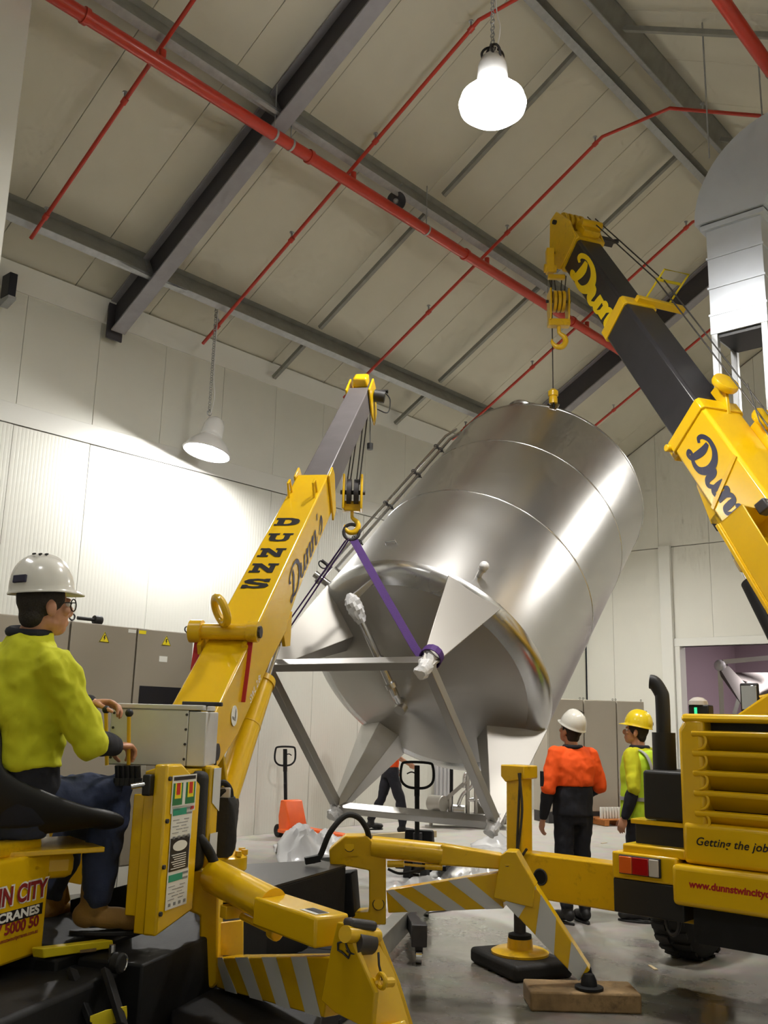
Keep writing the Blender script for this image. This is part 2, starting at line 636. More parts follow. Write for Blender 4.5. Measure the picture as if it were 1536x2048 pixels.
SLAB = {  # heavy slab capitals on a 1 x 1 cell, polygons
    'D': [[(0, 0), (.62, 0), (.9, .14), (1, .36), (1, .64), (.9, .86), (.62, 1), (0, 1), (0, .8), (.1, .8), (.1, .2), (0, .2)], [(.38, .2), (.38, .8), (.52, .8), (.64, .7), (.68, .5), (.64, .3), (.52, .2)]],
    'U': [[(0, 1), (0, .8), (.1, .8), (.1, .3), (.2, .06), (.5, 0), (.8, .06), (.9, .3), (.9, .8), (1, .8), (1, 1), (.58, 1), (.58, .8), (.68, .8), (.68, .34), (.62, .22), (.5, .2), (.4, .22), (.36, .34), (.36, .8), (.46, .8), (.46, 1)]],
    'N': [[(0, 0), (.42, 0), (.42, .2), (.32, .2), (.32, .6), (.7, 0), (.9, 0), (.9, .8), (1, .8), (1, 1), (.6, 1), (.6, .8), (.7, .8), (.7, .44), (.34, 1), (0, 1), (0, .8), (.1, .8), (.1, .2), (0, .2)]],
    'S': [[(.02, 0), (.2, 0), (.24, .06), (.5, 0), (.86, .06), (1, .28), (.9, .5), (.5, .62), (.34, .7), (.4, .8), (.56, .82), (.72, .76), (.78, .66), (.96, .66), (.96, 1), (.8, 1), (.74, .94), (.5, 1), (.16, .94), (.02, .74), (.1, .52), (.5, .4), (.68, .32), (.62, .22), (.46, .2), (.28, .24), (.2, .36), (.02, .36)]],
}
def slab_letter(ch, o, xd, yd, w, h, material, parent, lift=0.003):
    xd, yd = V(xd).normalized(), V(yd).normalized()
    n = xd.cross(yd).normalized()
    cu = bpy.data.curves.new('lettering_source', 'CURVE')
    cu.dimensions = '2D'
    cu.fill_mode = 'BOTH'
    for pl in SLAB[ch]:
        s = cu.splines.new('POLY')
        s.points.add(len(pl) - 1)
        for q, (a, b) in zip(s.points, pl):
            q.co = (a, b, 0, 1)
        s.use_cyclic_u = True
    ob = bpy.data.objects.new('lettering_source', cu)
    COL.objects.link(ob)
    me = bpy.data.meshes.new_from_object(ob.evaluated_get(bpy.context.evaluated_depsgraph_get()))
    mb = MB()
    mb._add([V(o) + xd * (v.co.x - .5) * w + yd * (v.co.y - .5) * h + n * lift for v in me.vertices], [tuple(p.vertices) for p in me.polygons])
    bpy.data.objects.remove(ob)
    bpy.data.meshes.remove(me)
    bpy.data.curves.remove(cu)
    return mb.build('lettering', material, parent, smooth=0)
# ------------------------------------------------------------------ the hall
XL, XR, XM = -10.95, 0.95, -5.0            # left wall, right wall, ridge line
YF, YB = -4.0, 19.35                       # wall behind the camera, gable wall
ZE, TS = 7.07, math.tan(math.radians(29.87))
def roof_z(x):
    return ZE + (x - XL) * TS if x <= XM else ZE + (XR - x) * TS
ZR = roof_z(XM)
NL = V((-math.sin(math.radians(29.87)), 0, math.cos(math.radians(29.87))))   # outward normal of the left slope
NR = V((-NL.x, 0, NL.z))
def under(x, d, y=0.0):
    "point below the roof sheet by d, measured square to the slope"
    n = NL if x <= XM else NR
    return V((x, y, roof_z(x))) - n * d

def struct(mb, name, material, **k):
    o = mb.build(name, material, **k)
    o['kind'] = 'structure'
    return o

mb = MB()
mb.lohi((XL - 0.3, YF - 0.2, -0.2), (XR + 0.3, 26.0, 0.0))
struct(mb, 'floor', 'wet_concrete', smooth=0, base=(0, 0, 0))

# left wall: backing sheet with two tiers of pressed panels
wl = struct(MB().lohi((XL - 0.2, YF, 0), (XL - 0.025, YB, ZE + 0.05)), 'wall_left', 'joint_dark', smooth=0)
PW = 1.068
low = MB().box((XL - 0.012, 0, 2.56), (0.025, PW - 0.004, 5.12)).build('panel', 'wall_ribbed', wl, bevel=0.004, seg=1)
upp = MB().box((XL - 0.012, 0, 6.22), (0.025, PW - 0.004, 1.7)).build('panel', 'wall_panel', wl, bevel=0.004, seg=1)
k = 0
y = 5.39 - 8.5 * PW
while y < YB - 0.3:
    if y > YF:
        if k == 0:
            low.location.y, upp.location.y = y, y
        else:
            share(low, 'panel', wl, (0, y - low.location.y, 0))
            share(upp, 'panel', wl, (0, y - upp.location.y, 0))
        k += 1
    y += PW
struct(MB().box((XL + 0.004, (YF + YB) / 2, 5.26), (0.02, YB - YF, 0.26)), 'trim_1', 'white_trim', bevel=0.006)
tr = MB().prism([(XL - 0.02, YF, 6.84), (XL + 0.02, YF, 6.84), (XL + 0.16, YF, roof_z(XL + 0.16) - 0.03), (XL - 0.02, YF, ZE - 0.02)], (0, YB - YF, 0))
struct(tr, 'trim_2', 'white_trim')

# gable wall with the doorway to the next room
DX0, DX1, DZ = -8.78, -5.1, 3.36
wb = MB()
wb.prism([(XL, YB + 0.03, 0), (DX0, YB + 0.03, 0), (DX0, YB + 0.03, DZ), (DX1, YB + 0.03, DZ), (DX1, YB + 0.03, 0), (XR, YB + 0.03, 0), (XR, YB + 0.03, ZE), (XM, YB + 0.03, ZR), (XL, YB + 0.03, ZE)], (0, 0.17, 0))
wb = struct(wb, 'wall_back', 'joint_dark', smooth=0)
xs = [XL, -10.27] + [-10.27 + 1.14 * i for i in range(1, 9)] + [XR]
for a, b in zip(xs[:-1], xs[1:]):
    for tier in (0, 1):
        if tier == 0:
            z0 = 0.0 if (b <= DX0 + 0.4 or a >= DX1 - 0.3) else DZ + 0.12
            p = [(a, z0), (b, z0), (b, 5.5), (a, 5.5)]
            if a < DX0 < b:
                p = [(a, 0), (DX0 - 0.02, 0), (DX0 - 0.02, DZ + 0.12), (b, DZ + 0.12), (b, 5.5), (a, 5.5)]
            if a < DX1 < b:
                p = [(a, DZ + 0.12), (DX1 + 0.02, DZ + 0.12), (DX1 + 0.02, 0), (b, 0), (b, 5.5), (a, 5.5)]
        else:
            p = [(a, 5.52), (b, 5.52), (b, roof_z(b) - 0.04)] + ([(XM, ZR - 0.04)] if a < XM < b else []) + [(a, roof_z(a) - 0.04)]
        cx = (a + b) / 2
        q = [V((x + (0.003 if x == a else -0.003 if x == b else 0), YB, z)) for x, z in p]
        MB().prism(q, (0, 0.03, 0)).build('panel', 'wall_ribbed_x', wb, smooth=0)
# door frame, post above it
mb = MB()
mb.lohi((DX0 - 0.32, YB - 0.1, 0), (DX0 - 0.06, YB + 0.0, 5.53))
struct(mb, 'trim_3', 'white_trim', bevel=0.008)
dr = struct(MB().lohi((DX0 - 0.08, YB - 0.05, DZ), (DX1 + 0.1, YB + 0.22, DZ + 0.17)), 'door_1', 'white_trim', bevel=0.006)
MB().lohi((DX0 - 0.06, YB - 0.04, 0), (DX0 + 0.06, YB + 0.24, DZ)).build('jamb', 'white_trim', dr, bevel=0.006)
MB().lohi((DX1 - 0.06, YB - 0.04, 0), (DX1 + 0.08, YB + 0.24, DZ)).build('jamb', 'white_trim', dr, bevel=0.006)
# the room beyond the doorway
mb = MB()
mb.lohi((DX0 - 1.0, 25.0, 0), (DX1 + 4.5, 25.2, 4.4))
struct(mb, 'wall_far', 'mauve_wall', smooth=0)
struct(MB().lohi((DX0 - 1.2, YB + 0.2, 0), (DX0 - 1.0, 25.2, 4.4)), 'wall_far_left', 'mauve_wall', smooth=0)
struct(MB().lohi((DX1 + 4.3, YB + 0.2, 0), (DX1 + 4.5, 25.2, 4.4)), 'wall_far_right', 'mauve_wall', smooth=0)
struct(MB().lohi((DX0 - 1.2, YB + 0.2, 4.4), (DX1 + 4.5, 25.2, 4.5)), 'ceiling_far', 'mauve_wall', smooth=0)

struct(MB().lohi((XR, YF, 0), (XR + 0.2, YB, ZE)), 'wall_right', 'wall_panel', smooth=0)
mb = MB()
mb.prism([(XL, YF - 0.2, 0), (XR, YF - 0.2, 0), (XR, YF - 0.2, ZE), (XM, YF - 0.2, ZR), (XL, YF - 0.2, ZE)], (0, 0.2, 0))
struct(mb, 'wall_front', 'wall_panel', smooth=0)
# corner of the inner partition at the edge of the view
struct(MB().lohi((-8.7, 1.2, 0), (-7.86, 3.58, 8.7)), 'wall_partition', 'white_trim', bevel=0.012)

# roof: two slabs lined with panels running from eave to ridge
mb = MB()
ya, yb = YF - 0.2, YB + 0.2
sh = NL * 0.03
mb.prism([V((XL - 0.2, ya, roof_z(XL) - 0.2 * TS)) + sh, V((XM, ya, ZR)) + V((0, 0, 0.035)), V((XM, ya, ZR)) + V((0, 0, 0.19)), V((XL - 0.2, ya, roof_z(XL) - 0.2 * TS)) + NL * 0.16], (0, yb - ya, 0))
mb.prism([V((XR + 0.2, ya, ZE - 0.2 * TS)) + NR * 0.03, V((XR + 0.2, ya, ZE - 0.2 * TS)) + NR * 0.16, V((XM, ya, ZR)) + V((0, 0, 0.19)), V((XM, ya, ZR)) + V((0, 0, 0.035))], (0, yb - ya, 0))
ceil = struct(mb, 'ceiling', 'joint_dark', smooth=0, base=(XM, 0, ZR))
RW = 1.155
a = [V((XL, 0, ZE)), V((XM, 0, ZR)), V((XM, 0, ZR)) + V((0, 0, 0.033)), V((XL, 0, ZE)) + NL * 0.028]
b = [V((XR, 0, ZE)), V((XM, 0, ZR)), V((XM, 0, ZR)) + V((0, 0, 0.033)), V((XR, 0, ZE)) + NR * 0.028]
pl = MB().prism([q - V((0, RW / 2 - 0.003, 0)) for q in a], (0, RW - 0.006, 0)).build('panel', 'roof_panel', ceil, bevel=0.005, seg=1)
pr = MB().prism([q - V((0, RW / 2 - 0.003, 0)) for q in b], (0, RW - 0.006, 0)).build('panel', 'roof_panel', ceil, bevel=0.005, seg=1)
y, k = 7.1 - RW * 9.5, 0
while y < YB:
    if k == 0:
        pl.location.y = pr.location.y = y
    else:
        share(pl, 'panel', ceil, (0, y - pl.location.y, 0))
        share(pr, 'panel', ceil, (0, y - pr.location.y, 0))
    y += RW
    k += 1

# ------------------------------------------------------------------ roof steel
def slope_beam(mb, x0, x1, y, d0, d1, w):
    "bar along the slope from x0 to x1, between depths d0 and d1 below the sheet"
    n = NL if (x0 + x1) / 2 <= XM else NR
    A, B_ = V((x0, y, roof_z(x0))), V((x1, y, roof_z(x1)))
    mb.hexa([A - n * d0 + V((0, -w / 2, 0)), A - n * d0 + V((0, w / 2, 0)), A - n * d1 + V((0, w / 2, 0)), A - n * d1 + V((0, -w / 2, 0))],
            [B_ - n * d0 + V((0, -w / 2, 0)), B_ - n * d0 + V((0, w / 2, 0)), B_ - n * d1 + V((0, w / 2, 0)), B_ - n * d1 + V((0, -w / 2, 0))])
    return mb
for yr, lab in ((6.58, 'grey steel I-beam rafter crossing above the hanging lamps near the camera'), (15.5, 'grey steel I-beam rafter in the far bay behind the tilted tank')):
    rf = thing('roof_rafter', lab, 'rafter', (XM, yr, ZR - 0.5), 'steel rafters')
    for x0, x1 in ((XL, XM), (XR, XM)):
        slope_beam(MB(), x0, x1, yr, 0.035, 0.43, 0.025).build('web', 'rafter_shaded', rf)
        slope_beam(MB(), x0, x1, yr, 0.43, 0.455, 0.21).build('bottom_flange', 'rafter_lit', rf, bevel=0.004)
        slope_beam(MB(), x0, x1, yr, 0.008, 0.035, 0.21).build('top_flange', 'rafter_lit', rf, bevel=0.004)
    MB().box(under(XL + 0.012, 0.24, yr), (0.024, 0.24, 0.55)).build('end_plate', 'rafter_shaded', rf)

def purlin(xlow, lab, side=1):
    "cold-formed purlin whose lower lip sits at xlow"
    n = NL if xlow <= XM else NR
    td = V((1, 0, TS)).normalized() if xlow <= XM else V((-1, 0, TS)).normalized()
    xx = xlow + n.x * 0.31 * 1.0
    o = V((xx, 0, roof_z(xx)))
    t = thing('roof_purlin', lab, 'purlin', (xlow, 0, o.z - 0.3), 'galvanised roof purlins')
    def bar(u0, u1, d0, d1):
        q = [o + td * u0 - n * d0, o + td * u1 - n * d0, o + td * u1 - n * d1, o + td * u0 - n * d1]
        return MB().prism([p + V((0, YF, 0)) for p in q], (0, YB - YF, 0))
    bar(0.0, 0.012, 0.012, 0.30).build('web', 'galvanised_dull', t)
    bar(-0.085, 0.012, 0.30, 0.312).build('bottom_lip', 'galvanised', t)
    bar(-0.005, 0.085, 0.003, 0.012).build('top_lip', 'galvanised_dull', t)
    for yr in (6.58, 15.5):
        for s in (-1, 1):
            MB().beam(o + td * -0.03 - n * 0.295 + V((0, yr + s * 0.62, 0)), o + td * 0.0 - n * 0.4 + V((0, yr + s * 0.03, 0)), 0.05, 0.008, up=n).build('fly_brace', 'galvanised', t)
        MB().box(o + td * 0.018 - n * 0.16 + V((0, yr, 0)), (0.012, 0.2, 0.26), (td, V((0, 1, 0)), n)).build('cleat', 'galvanised', t)
    return t
purlin(-9.98, 'galvanised steel purlin lowest on the roof slope, above the wall lamp')
purlin(-7.62, 'galvanised steel purlin halfway up the slope, just above the red main pipe')
purlin(-5.22, 'galvanised ridge purlin on the lamp side of the roof apex')
purlin(-4.78, 'galvanised ridge purlin on the duct side of the roof apex')
purlin(-2.38, 'galvanised purlin halfway down the far slope beside the thick red pipe')
for yy, w1 in ((9.47, 'nearer'), (12.42, 'farther')):
    for xs_, w2 in (((XL + 0.03, -10.2), 'from the wall to the lowest purlin'), ((-9.92, -7.86), 'from the lowest purlin to the middle purlin'), ((-7.56, -5.42), 'from the middle purlin up to the ridge'), ((-4.56, -2.42), 'on the duct side of the ridge'), ((-2.1, XR - 0.05), 'low on the duct side of the roof')):
        mb = slope_beam(MB(), xs_[0], xs_[1], yy, 0.17, 0.23, 0.06)
        o = mb.build('bridging_bar', 'galvanised_dull')
        tag(o, f'{w1} thin dark bridging bar {w2}', 'roof bar', 'roof bridging bars')

# ------------------------------------------------------------------ sprinkler pipes
def clamp_ring(p, axis, r, parent, name='coupling', material='red_pipe', w=0.05):
    a = V(axis).normalized()
    return MB().cyl(V(p) - a * w / 2, V(p) + a * w / 2, r, n=20).build(name, material, parent)
ym = V((0, 1, 0))
for xm, zm, lab in ((-7.62, 8.29, 'thick red sprinkler main pipe running under the lamp-side roof slope'), (-2.9, 8.5, 'thick red sprinkler main pipe in the upper corner above the duct')):
    t = thing('sprinkler_main', lab, 'pipe', (xm, 0, zm - 0.08), 'red sprinkler mains')
    MB().cyl((xm, YF + 0.1, zm), (xm, 16.6, zm), 0.072, n=24).build('pipe', 'red_pipe', t)
    for yy in (7.05, 4.0, 10.2, 13.2):
        clamp_ring((xm, yy, zm), ym, 0.088, t)
    for yy in (6.48, 6.74, 9.3, 12.45):
        clamp_ring((xm, yy, zm), ym, 0.077, t, 'hanger_band', 'galvanised', 0.03)
        MB().cyl((xm, yy, zm + 0.07), (xm, yy, roof_z(xm) - 0.02), 0.008, n=8).build('hanger_rod', 'galvanised', t)
    for yy in (4.9, 7.82, 10.74, 13.7, 16.5):
        MB().cyl((xm, yy, zm), (xm, yy, zm + 0.16), 0.038, n=14).build('branch_outlet', 'red_pipe', t)
for yy, lab in ((4.9, 'nearest'), (7.82, 'second'), (10.74, 'third'), (13.7, 'fourth'), (16.7, 'fifth')):
    t = thing('sprinkler_branch', f'{lab} thin red sprinkler branch pipe up the roof, counted from the camera', 'pipe', (XM, yy, 9.4), 'red sprinkler branches')
    A = under(XL + 0.25, 0.40, yy)
    if yy == 4.9:
        A = under(-10.25, 0.40, yy)
    pts = [A, under(-5.5, 0.40, yy), V((-4.68, yy, 9.66)), under(0.4, 0.42, yy)]
    pts[1] = V((-5.67, yy, 9.66))
    MB().tube(pts, 0.024, n=12).build('pipe', 'red_pipe', t)
    td = (pts[1] - pts[0]).normalized()
    Ltot = (pts[1] - pts[0]).length
    for s in (0.35, 2.05, 3.75, 5.45):
        if s < Ltot:
            q = pts[0] + td * s
            MB().cyl(q, q + V((0, 0, 0.1)), 0.012, n=8).cyl(q + V((0, 0, .1)), q + V((0, 0, .112)), 0.03, n=10).build('sprinkler_head', 'galvanised', t)
            clamp_ring(q, td, 0.034, t, 'tee', 'red_pipe', 0.07)
    td = (pts[3] - pts[2]).normalized()
    for s in (0.5, 1.5, 3.2, 4.9):
        q = pts[2] + td * s
        MB().cyl(q, q + V((0, 0, 0.1)), 0.012, n=8).cyl(q + V((0, 0, .1)), q + V((0, 0, .112)), 0.03, n=10).build('sprinkler_head', 'galvanised', t)

# ------------------------------------------------------------------ high bay lamps
def high_bay(p, lab, top, watts=LAMP_WATTS, R=0.33, acrylic=False, axis=(0, 0, 1), bulb=False):
    p = V(p)
    axis = V(axis).normalized()
    t = thing('high_bay_lamp', lab, 'lamp', p, 'high bay lamps')
    prof = [(0.0, R), (0.012, R + 0.008), (0.05, R - 0.012), (0.12, R * 0.84), (0.2, R * 0.6), (0.25, R * 0.42)]
    mbs = MB().lathe(p, axis, prof, 40)
    inner = [(a, r - 0.012) for a, r in prof]
    mbs.lathe(p, axis, inner, 40)
    if acrylic:       # prismatic acrylic bowl that glows all over
        prof = [(-0.13, 0.02), (-0.125, R * 0.35), (-0.09, R * 0.72), (-0.03, R * 0.95), (0.03, R), (0.1, R * 0.93), (0.17, R * 0.7), (0.24, R * 0.42)]
        MB().lathe(p, (0, 0, 1), prof, 40, True, True).build('acrylic_bowl', 'lamp_glow', t, smooth=60)
    else:
        mbs.build('reflector', 'lamp_white', t, smooth=50)
        if bulb:
            MB().lathe(p, axis, [(-0.04, 0.02), (-0.03, 0.06), (0.0, 0.092), (0.05, 0.1), (0.1, 0.09), (0.16, 0.05), (0.2, 0.04)], 24, True, True).build('bulb', 'lamp_bulb', t, smooth=60)
        else:
            MB().lathe(p, axis, [(-0.045, 0.02), (-0.04, R * 0.45), (-0.02, R * 0.8), (0.006, R * 0.96), (0.02, R * 0.96)], 32, True, True).build('lens', 'lamp_glow', t, smooth=60)
    MB().lathe(p, axis, [(0.24, R * 0.4), (0.26, R * 0.46), (0.30, R * 0.46), (0.42, R * 0.43), (0.5, R * 0.33), (0.54, R * 0.12)], 28, True, True).build('gear_housing', 'lamp_white', t, smooth=45)
    MB().torus(p + V((0, 0, 0.57)), (1, 0, 0), 0.035, 0.008, 16, 8).build('hanging_ring', 'galvanised', t)
    z = p.z + 0.6
    mbc = MB()
    k_ = 0
    while z < top:
        mbc.torus(V((p.x, p.y, z)), (1, 0, 0) if k_ % 2 else (0, 1, 0), 0.022, 0.005, 8, 5, up=(0, 0, 1))
        z += 0.036
        k_ += 1
    c = mbc.build('chain', 'galvanised', t)
    c['kind'] = 'stuff'
    MB().tube([p + V((0.03, 0, 0.54)), p + V((0.07, 0.02, 0.8)), p + V((0.02, 0.02, 1.2)), V((p.x + 0.02, p.y + 0.02, top))], 0.007, 6, smooth=6).build('power_cord', 'lamp_white', t)
    if bulb:
        return t
    ld = bpy.data.lights.new('lamp_light', 'AREA')
    ld.shape = 'DISK'
    ld.size = R * 1.8
    ld.energy = watts
    ld.color = LAMP_COLOUR
    lo = bpy.data.objects.new('lamp_light', ld)
    COL.objects.link(lo)
    lo.parent = t
    lo.location = (0, 0, -0.15 if acrylic else -0.06)
    return t
l2 = PX(413, 906, -10.17)
high_bay(l2, 'white dome lamp hanging on a chain close to the ribbed wall', roof_z(l2.x) - 0.1, axis=(0.06, 0.2, 1), bulb=True)
l1 = P(985, 214, 8.6)
t1 = high_bay(l1, 'glowing dome lamp hanging high in front of the ridge beam', roof_z(l1.x) - 0.1, LAMP_WATTS * 1.1, R=0.305, acrylic=True)
MB().torus(l1 + V((0, 0, 0.5)), (0.4, 1, 0.2), 0.12, 0.012, 24, 8).torus(l1 + V((0.03, 0.02, 0.52)), (1, 0.2, 0.3), 0.11, 0.012, 24, 8).torus(l1 + V((0, 0, 0.53)), (0.8, -.8, 0.2), 0.1, 0.012, 24, 8).build('coiled_cable', 'dark_steel', t1)
for i, (x, y, z, pw_) in enumerate(((-1.6, 6.4, 6.9, 0.45), (-5.2, 0.4, 7.2, 0.2), (-1.2, 0.6, 6.4, 0.1), (-10.0, 14.6, 5.4, 1.1), (-2.2, 13.6, 6.6, 0.9)  # unseen dome lamps, added to light the hall
    )):
    high_bay((x, y, z), ('added white dome fill lamp out of view over the yellow crane', 'added white dome fill lamp out of view above the camera', 'added white dome fill lamp out of view behind the camera', 'added white dome fill lamp hidden behind the tilted tank', 'added white dome fill lamp out of view beyond the duct')[i], roof_z(x) - 0.1, LAMP_WATTS * pw_)
ld = bpy.data.lights.new('far_room_light', 'AREA')
ld.shape = 'DISK'
ld.size = 0.6
ld.energy = 160
ld.color = (1.0, 0.9, 0.92)
lo = bpy.data.objects.new('far_room_light', ld)
COL.objects.link(lo)
lo.location = (-5.8, 22.3, 4.3)
# ------------------------------------------------------------------ the tilted tank
TB = V((-6.44, 7.99, 2.197))                      # centre of the lower rim
TA = V((-0.082, 0.744, 0.663)).normalized()       # axis, towards the tank top
TR, TL, TH = 1.38, 3.714, 1.178
TU = TA.cross(V((0, 0, 1))).normalized()
TV = TA.cross(TU)
FEET = [V((-7.22, 6.38, 2.13)), V((-5.33, 6.59, 2.13)), V((-5.47, 7.84, 0.70)), V((-7.36, 7.63, 0.71))]
def tk(t, r, ang):
    return TB + TA * t + (TU * math.cos(ang) + TV * math.sin(ang)) * r
def ang_of(p):
    d = V(p) - TB
    return math.atan2(d.dot(TV), d.dot(TU))
tank = thing('storage_tank', 'large tilted stainless steel tank with four tapered legs, hanging between the cranes', 'tank', TB - TA * TH)
MB().lathe(TB, TA, [(0.0, TR), (0.02, TR), (TL - 0.02, TR), (TL, TR)], 96).build('shell', 'stainless_brushed', tank, smooth=30)
MB().lathe(TB, TA, [(0.012, TR + 0.004), (-0.03, TR - 0.004), (-0.07, TR - 0.03), (-0.1, TR - 0.075), (-0.125, TR - 0.15), (-0.14, TR - 0.21)], 96).build('knuckle', 'stainless_bright', tank, smooth=60)
MB().lathe(TB, TA, [(-0.138, TR - 0.2), (-0.3, 0.8), (-0.56, 0.12), (-0.6, 0.07), (-0.66, 0.06)], 72, cap1=True).build('cone_bottom', 'stainless_dull', tank, smooth=40)
MB().lathe(TB, TA, [(TL - 0.005, TR), (TL + 0.05, TR - 0.03), (TL + 0.16, TR * 0.75), (TL + 0.24, TR * 0.4), (TL + 0.27, 0.01)], 72, cap1=True).build('dished_top', 'stainless_brushed', tank, smooth=60)
for tt in (1.447, 2.686):
    MB().lathe(TB, TA, [(tt - 0.012, TR - 0.001), (tt - 0.006, TR + 0.006), (tt + 0.006, TR + 0.006), (tt + 0.012, TR - 0.001)], 96).build('weld_seam', 'stainless_bright', tank, smooth=60)
MB().lathe(TB, TA, [(TL - 0.02, TR - 0.001), (TL - 0.012, TR + 0.008), (TL + 0.012, TR + 0.008), (TL + 0.02, TR - 0.01)], 96).build('top_rim', 'stainless_bright', tank, smooth=60)
# legs: folded tapering plates, wide at the knuckle, narrow at the foot
for i, f in enumerate(FEET):
    a = ang_of(f)
    rd = (TU * math.cos(a) + TV * math.sin(a))
    td = TA.cross(rd)
    c = TB + rd * 0
    top = [c + rd * (TR - 0.02) + td * -0.30 - TA * 0.03, c + rd * (TR - 0.02) + td * 0.30 - TA * 0.03, c + rd * 0.80 + td * 0.13 - TA * 0.26, c + rd * 0.80 - td * 0.13 - TA * 0.26]
    fc = TB - TA * TH
    bot = [fc + rd * 1.385 - td * 0.05, fc + rd * 1.385 + td * 0.05, fc + rd * 1.295 + td * 0.035, fc + rd * 1.295 - td * 0.035]
    lg = MB().hexa(top, bot).build('leg', 'stainless_dull', tank, bevel=0.006)
    # seam line welded along the fold and the foot
    MB().cyl(fc + rd * 1.335 + TA * 0.02, fc + rd * 1.335 - TA * 0.07, 0.034, n=14).build('foot_stem', 'stainless_bright', lg)
    mbf = MB()
    rings = []
    for k in range(7):
        h = -0.10 + 0.03 * k * (1.3 if i in (1, 2) else 0.7)
        rr = (0.052, 0.066, 0.062, 0.07, 0.066, 0.075, 0.07)[k]
        rings.append([fc + rd * 1.335 + TA * h + (rd * math.cos(q) + td * math.sin(q)) * rr * (1 + 0.22 * math.sin(3 * q + k * 1.7)) for q in [2 * math.pi * j / 14 for j in range(14)]])
    mbf.loft(rings).build('foot_wrap', 'wrap_film', lg, smooth=20)
for i in range(4):
    p, q = FEET[i] + TA * 0.05, FEET[(i + 1) % 4] + TA * 0.05
    d = (q - p).normalized()
    MB().beam(p + d * 0.03, q - d * 0.03, 0.09, 0.09, up=TA).build('frame_bar', 'stainless_dull', tank, bevel=0.006)
# drain pipe below the cone
def on_tank_plane(x, y, t):
    d = ray(x, y)
    p0 = TB + TA * t
    return CAM + d * ((p0 - CAM).dot(TA) / d.dot(TA))
e1 = on_tank_plane(703, 1200, -0.5)
e2 = on_tank_plane(790, 1388, -0.78)
e3 = on_tank_plane(800, 1404, -0.62)
dp = MB().tube([e1, e1.lerp(e2, 0.5), e2, e2.lerp(e3, 0.7) - TA * 0.02, e3 + TA * 0.02], 0.038, 14).build('drain_pipe', 'stainless_bright', tank, smooth=50)
dd = (e2 - e1).normalized()
MB().cyl(e1 + dd * 0.62, e1 + dd * 0.70, 0.056, n=18).cyl(e1 + dd * 0.9, e1 + dd * 0.95, 0.056, n=18).build('clamp_ferrule', 'stainless_bright', dp)
rings = []
for k in range(8):
    rr = (0.02, 0.06, 0.078, 0.072, 0.08, 0.068, 0.055, 0.042)[k]
    x_, y_, z_ = frame(dd)
    rings.append([e1 - dd * 0.07 + dd * 0.045 * k + (x_ * math.cos(q) + y_ * math.sin(q)) * rr * (1 + 0.16 * math.sin(4 * q + k * 2.1)) for q in [2 * math.pi * j / 16 for j in range(16)]])
MB().loft(rings).build('valve_wrap', 'wrap_film', dp, smooth=20)
MB().beam(e1 + TA * 0.02, on_tank_plane(757, 1150, -0.09), 0.07, 0.03, up=TA, w1=0.03).build('pipe_bracket', 'stainless_bright', tank)
# level pipes along the side of the shell
best = min((P_ for P_ in range(360)), key=lambda k_: (lambda q: (0.83 * q.dot(CR) - 0.55 * q.dot(CU)) / q.dot(_f))(tk(1.6, TR, math.radians(k_)) - CAM))
AL = math.radians(best)
for dr_, rr, t0 in ((0.06, 0.02, 0.35), (0.13, 0.018, 0.1)):
    pp = MB().tube([tk(t0, TR + 0.005, AL + 0.02), tk(t0, TR + dr_, AL + 0.02), tk(TL - 0.2, TR + dr_, AL + 0.02), tk(TL + 0.05, TR + dr_ - 0.05, AL + 0.03)], rr, 10).build('level_pipe', 'stainless_bright', tank)
    for s in (0.9, 1.7, 2.5, 3.2):
        MB().torus(tk(s, TR + dr_, AL + 0.02), TA, rr + 0.012, 0.007, 14, 6).cyl(tk(s, TR - 0.01, AL + 0.02), tk(s, TR + dr_, AL + 0.02), 0.008, n=8).build('pipe_clip', 'dark_steel', pp)
vb = MB().cyl(tk(0.12, TR, AL), tk(0.12, TR + 0.2, AL), 0.04, n=14).cyl(tk(0.05, TR + 0.12, AL), tk(0.34, TR + 0.12, AL), 0.03, n=12).build('sample_valve', 'stainless_bright', tank)
MB().torus(tk(0.3, TR + 0.2, AL), TA, 0.05, 0.008, 16, 6).cyl(tk(0.34, TR + 0.1, AL), tk(0.34, TR + 0.24, AL), 0.018, n=10).build('valve_handle', 'black_plastic', vb)
# small fittings on the shell
pa = P(783, 1090, 9.0)
def shell_point(x, y):
    d = ray(x, y)
    lo, n_ = None, 400
    for i in range(n_):
        t = 7.0 + 6.0 * i / n_
        q = CAM + d * t - TB
        s = q.dot(TA)
        if (q - TA * s).length <= TR and 0 <= s <= TL:
            return CAM + d * t
    return None
hp = shell_point(783, 1088)
if hp:
    s_ = (hp - TB).dot(TA)
    an = ang_of(hp)
    MB().tube([tk(s_, TR, an - 0.045), tk(s_, TR + 0.03, an - 0.045), tk(s_, TR + 0.03, an + 0.045), tk(s_, TR, an + 0.045)], 0.012, 8).build('name_plate_bracket', 'stainless_bright', tank)
fp = shell_point(957, 1153)
if fp:
    s_ = (fp - TB).dot(TA)
    an = ang_of(fp)
    nz = MB().cyl(tk(s_, TR - 0.02, an), tk(s_, TR + 0.1, an), 0.028, n=12).cyl(tk(s_, TR + 0.1, an), tk(s_, TR + 0.14, an), 0.045, n=14).build('nozzle', 'stainless_bright', tank)
    MB().ball(tk(s_, TR + 0.15, an), 0.05, 12).build('nozzle_wrap', 'wrap_film', nz)
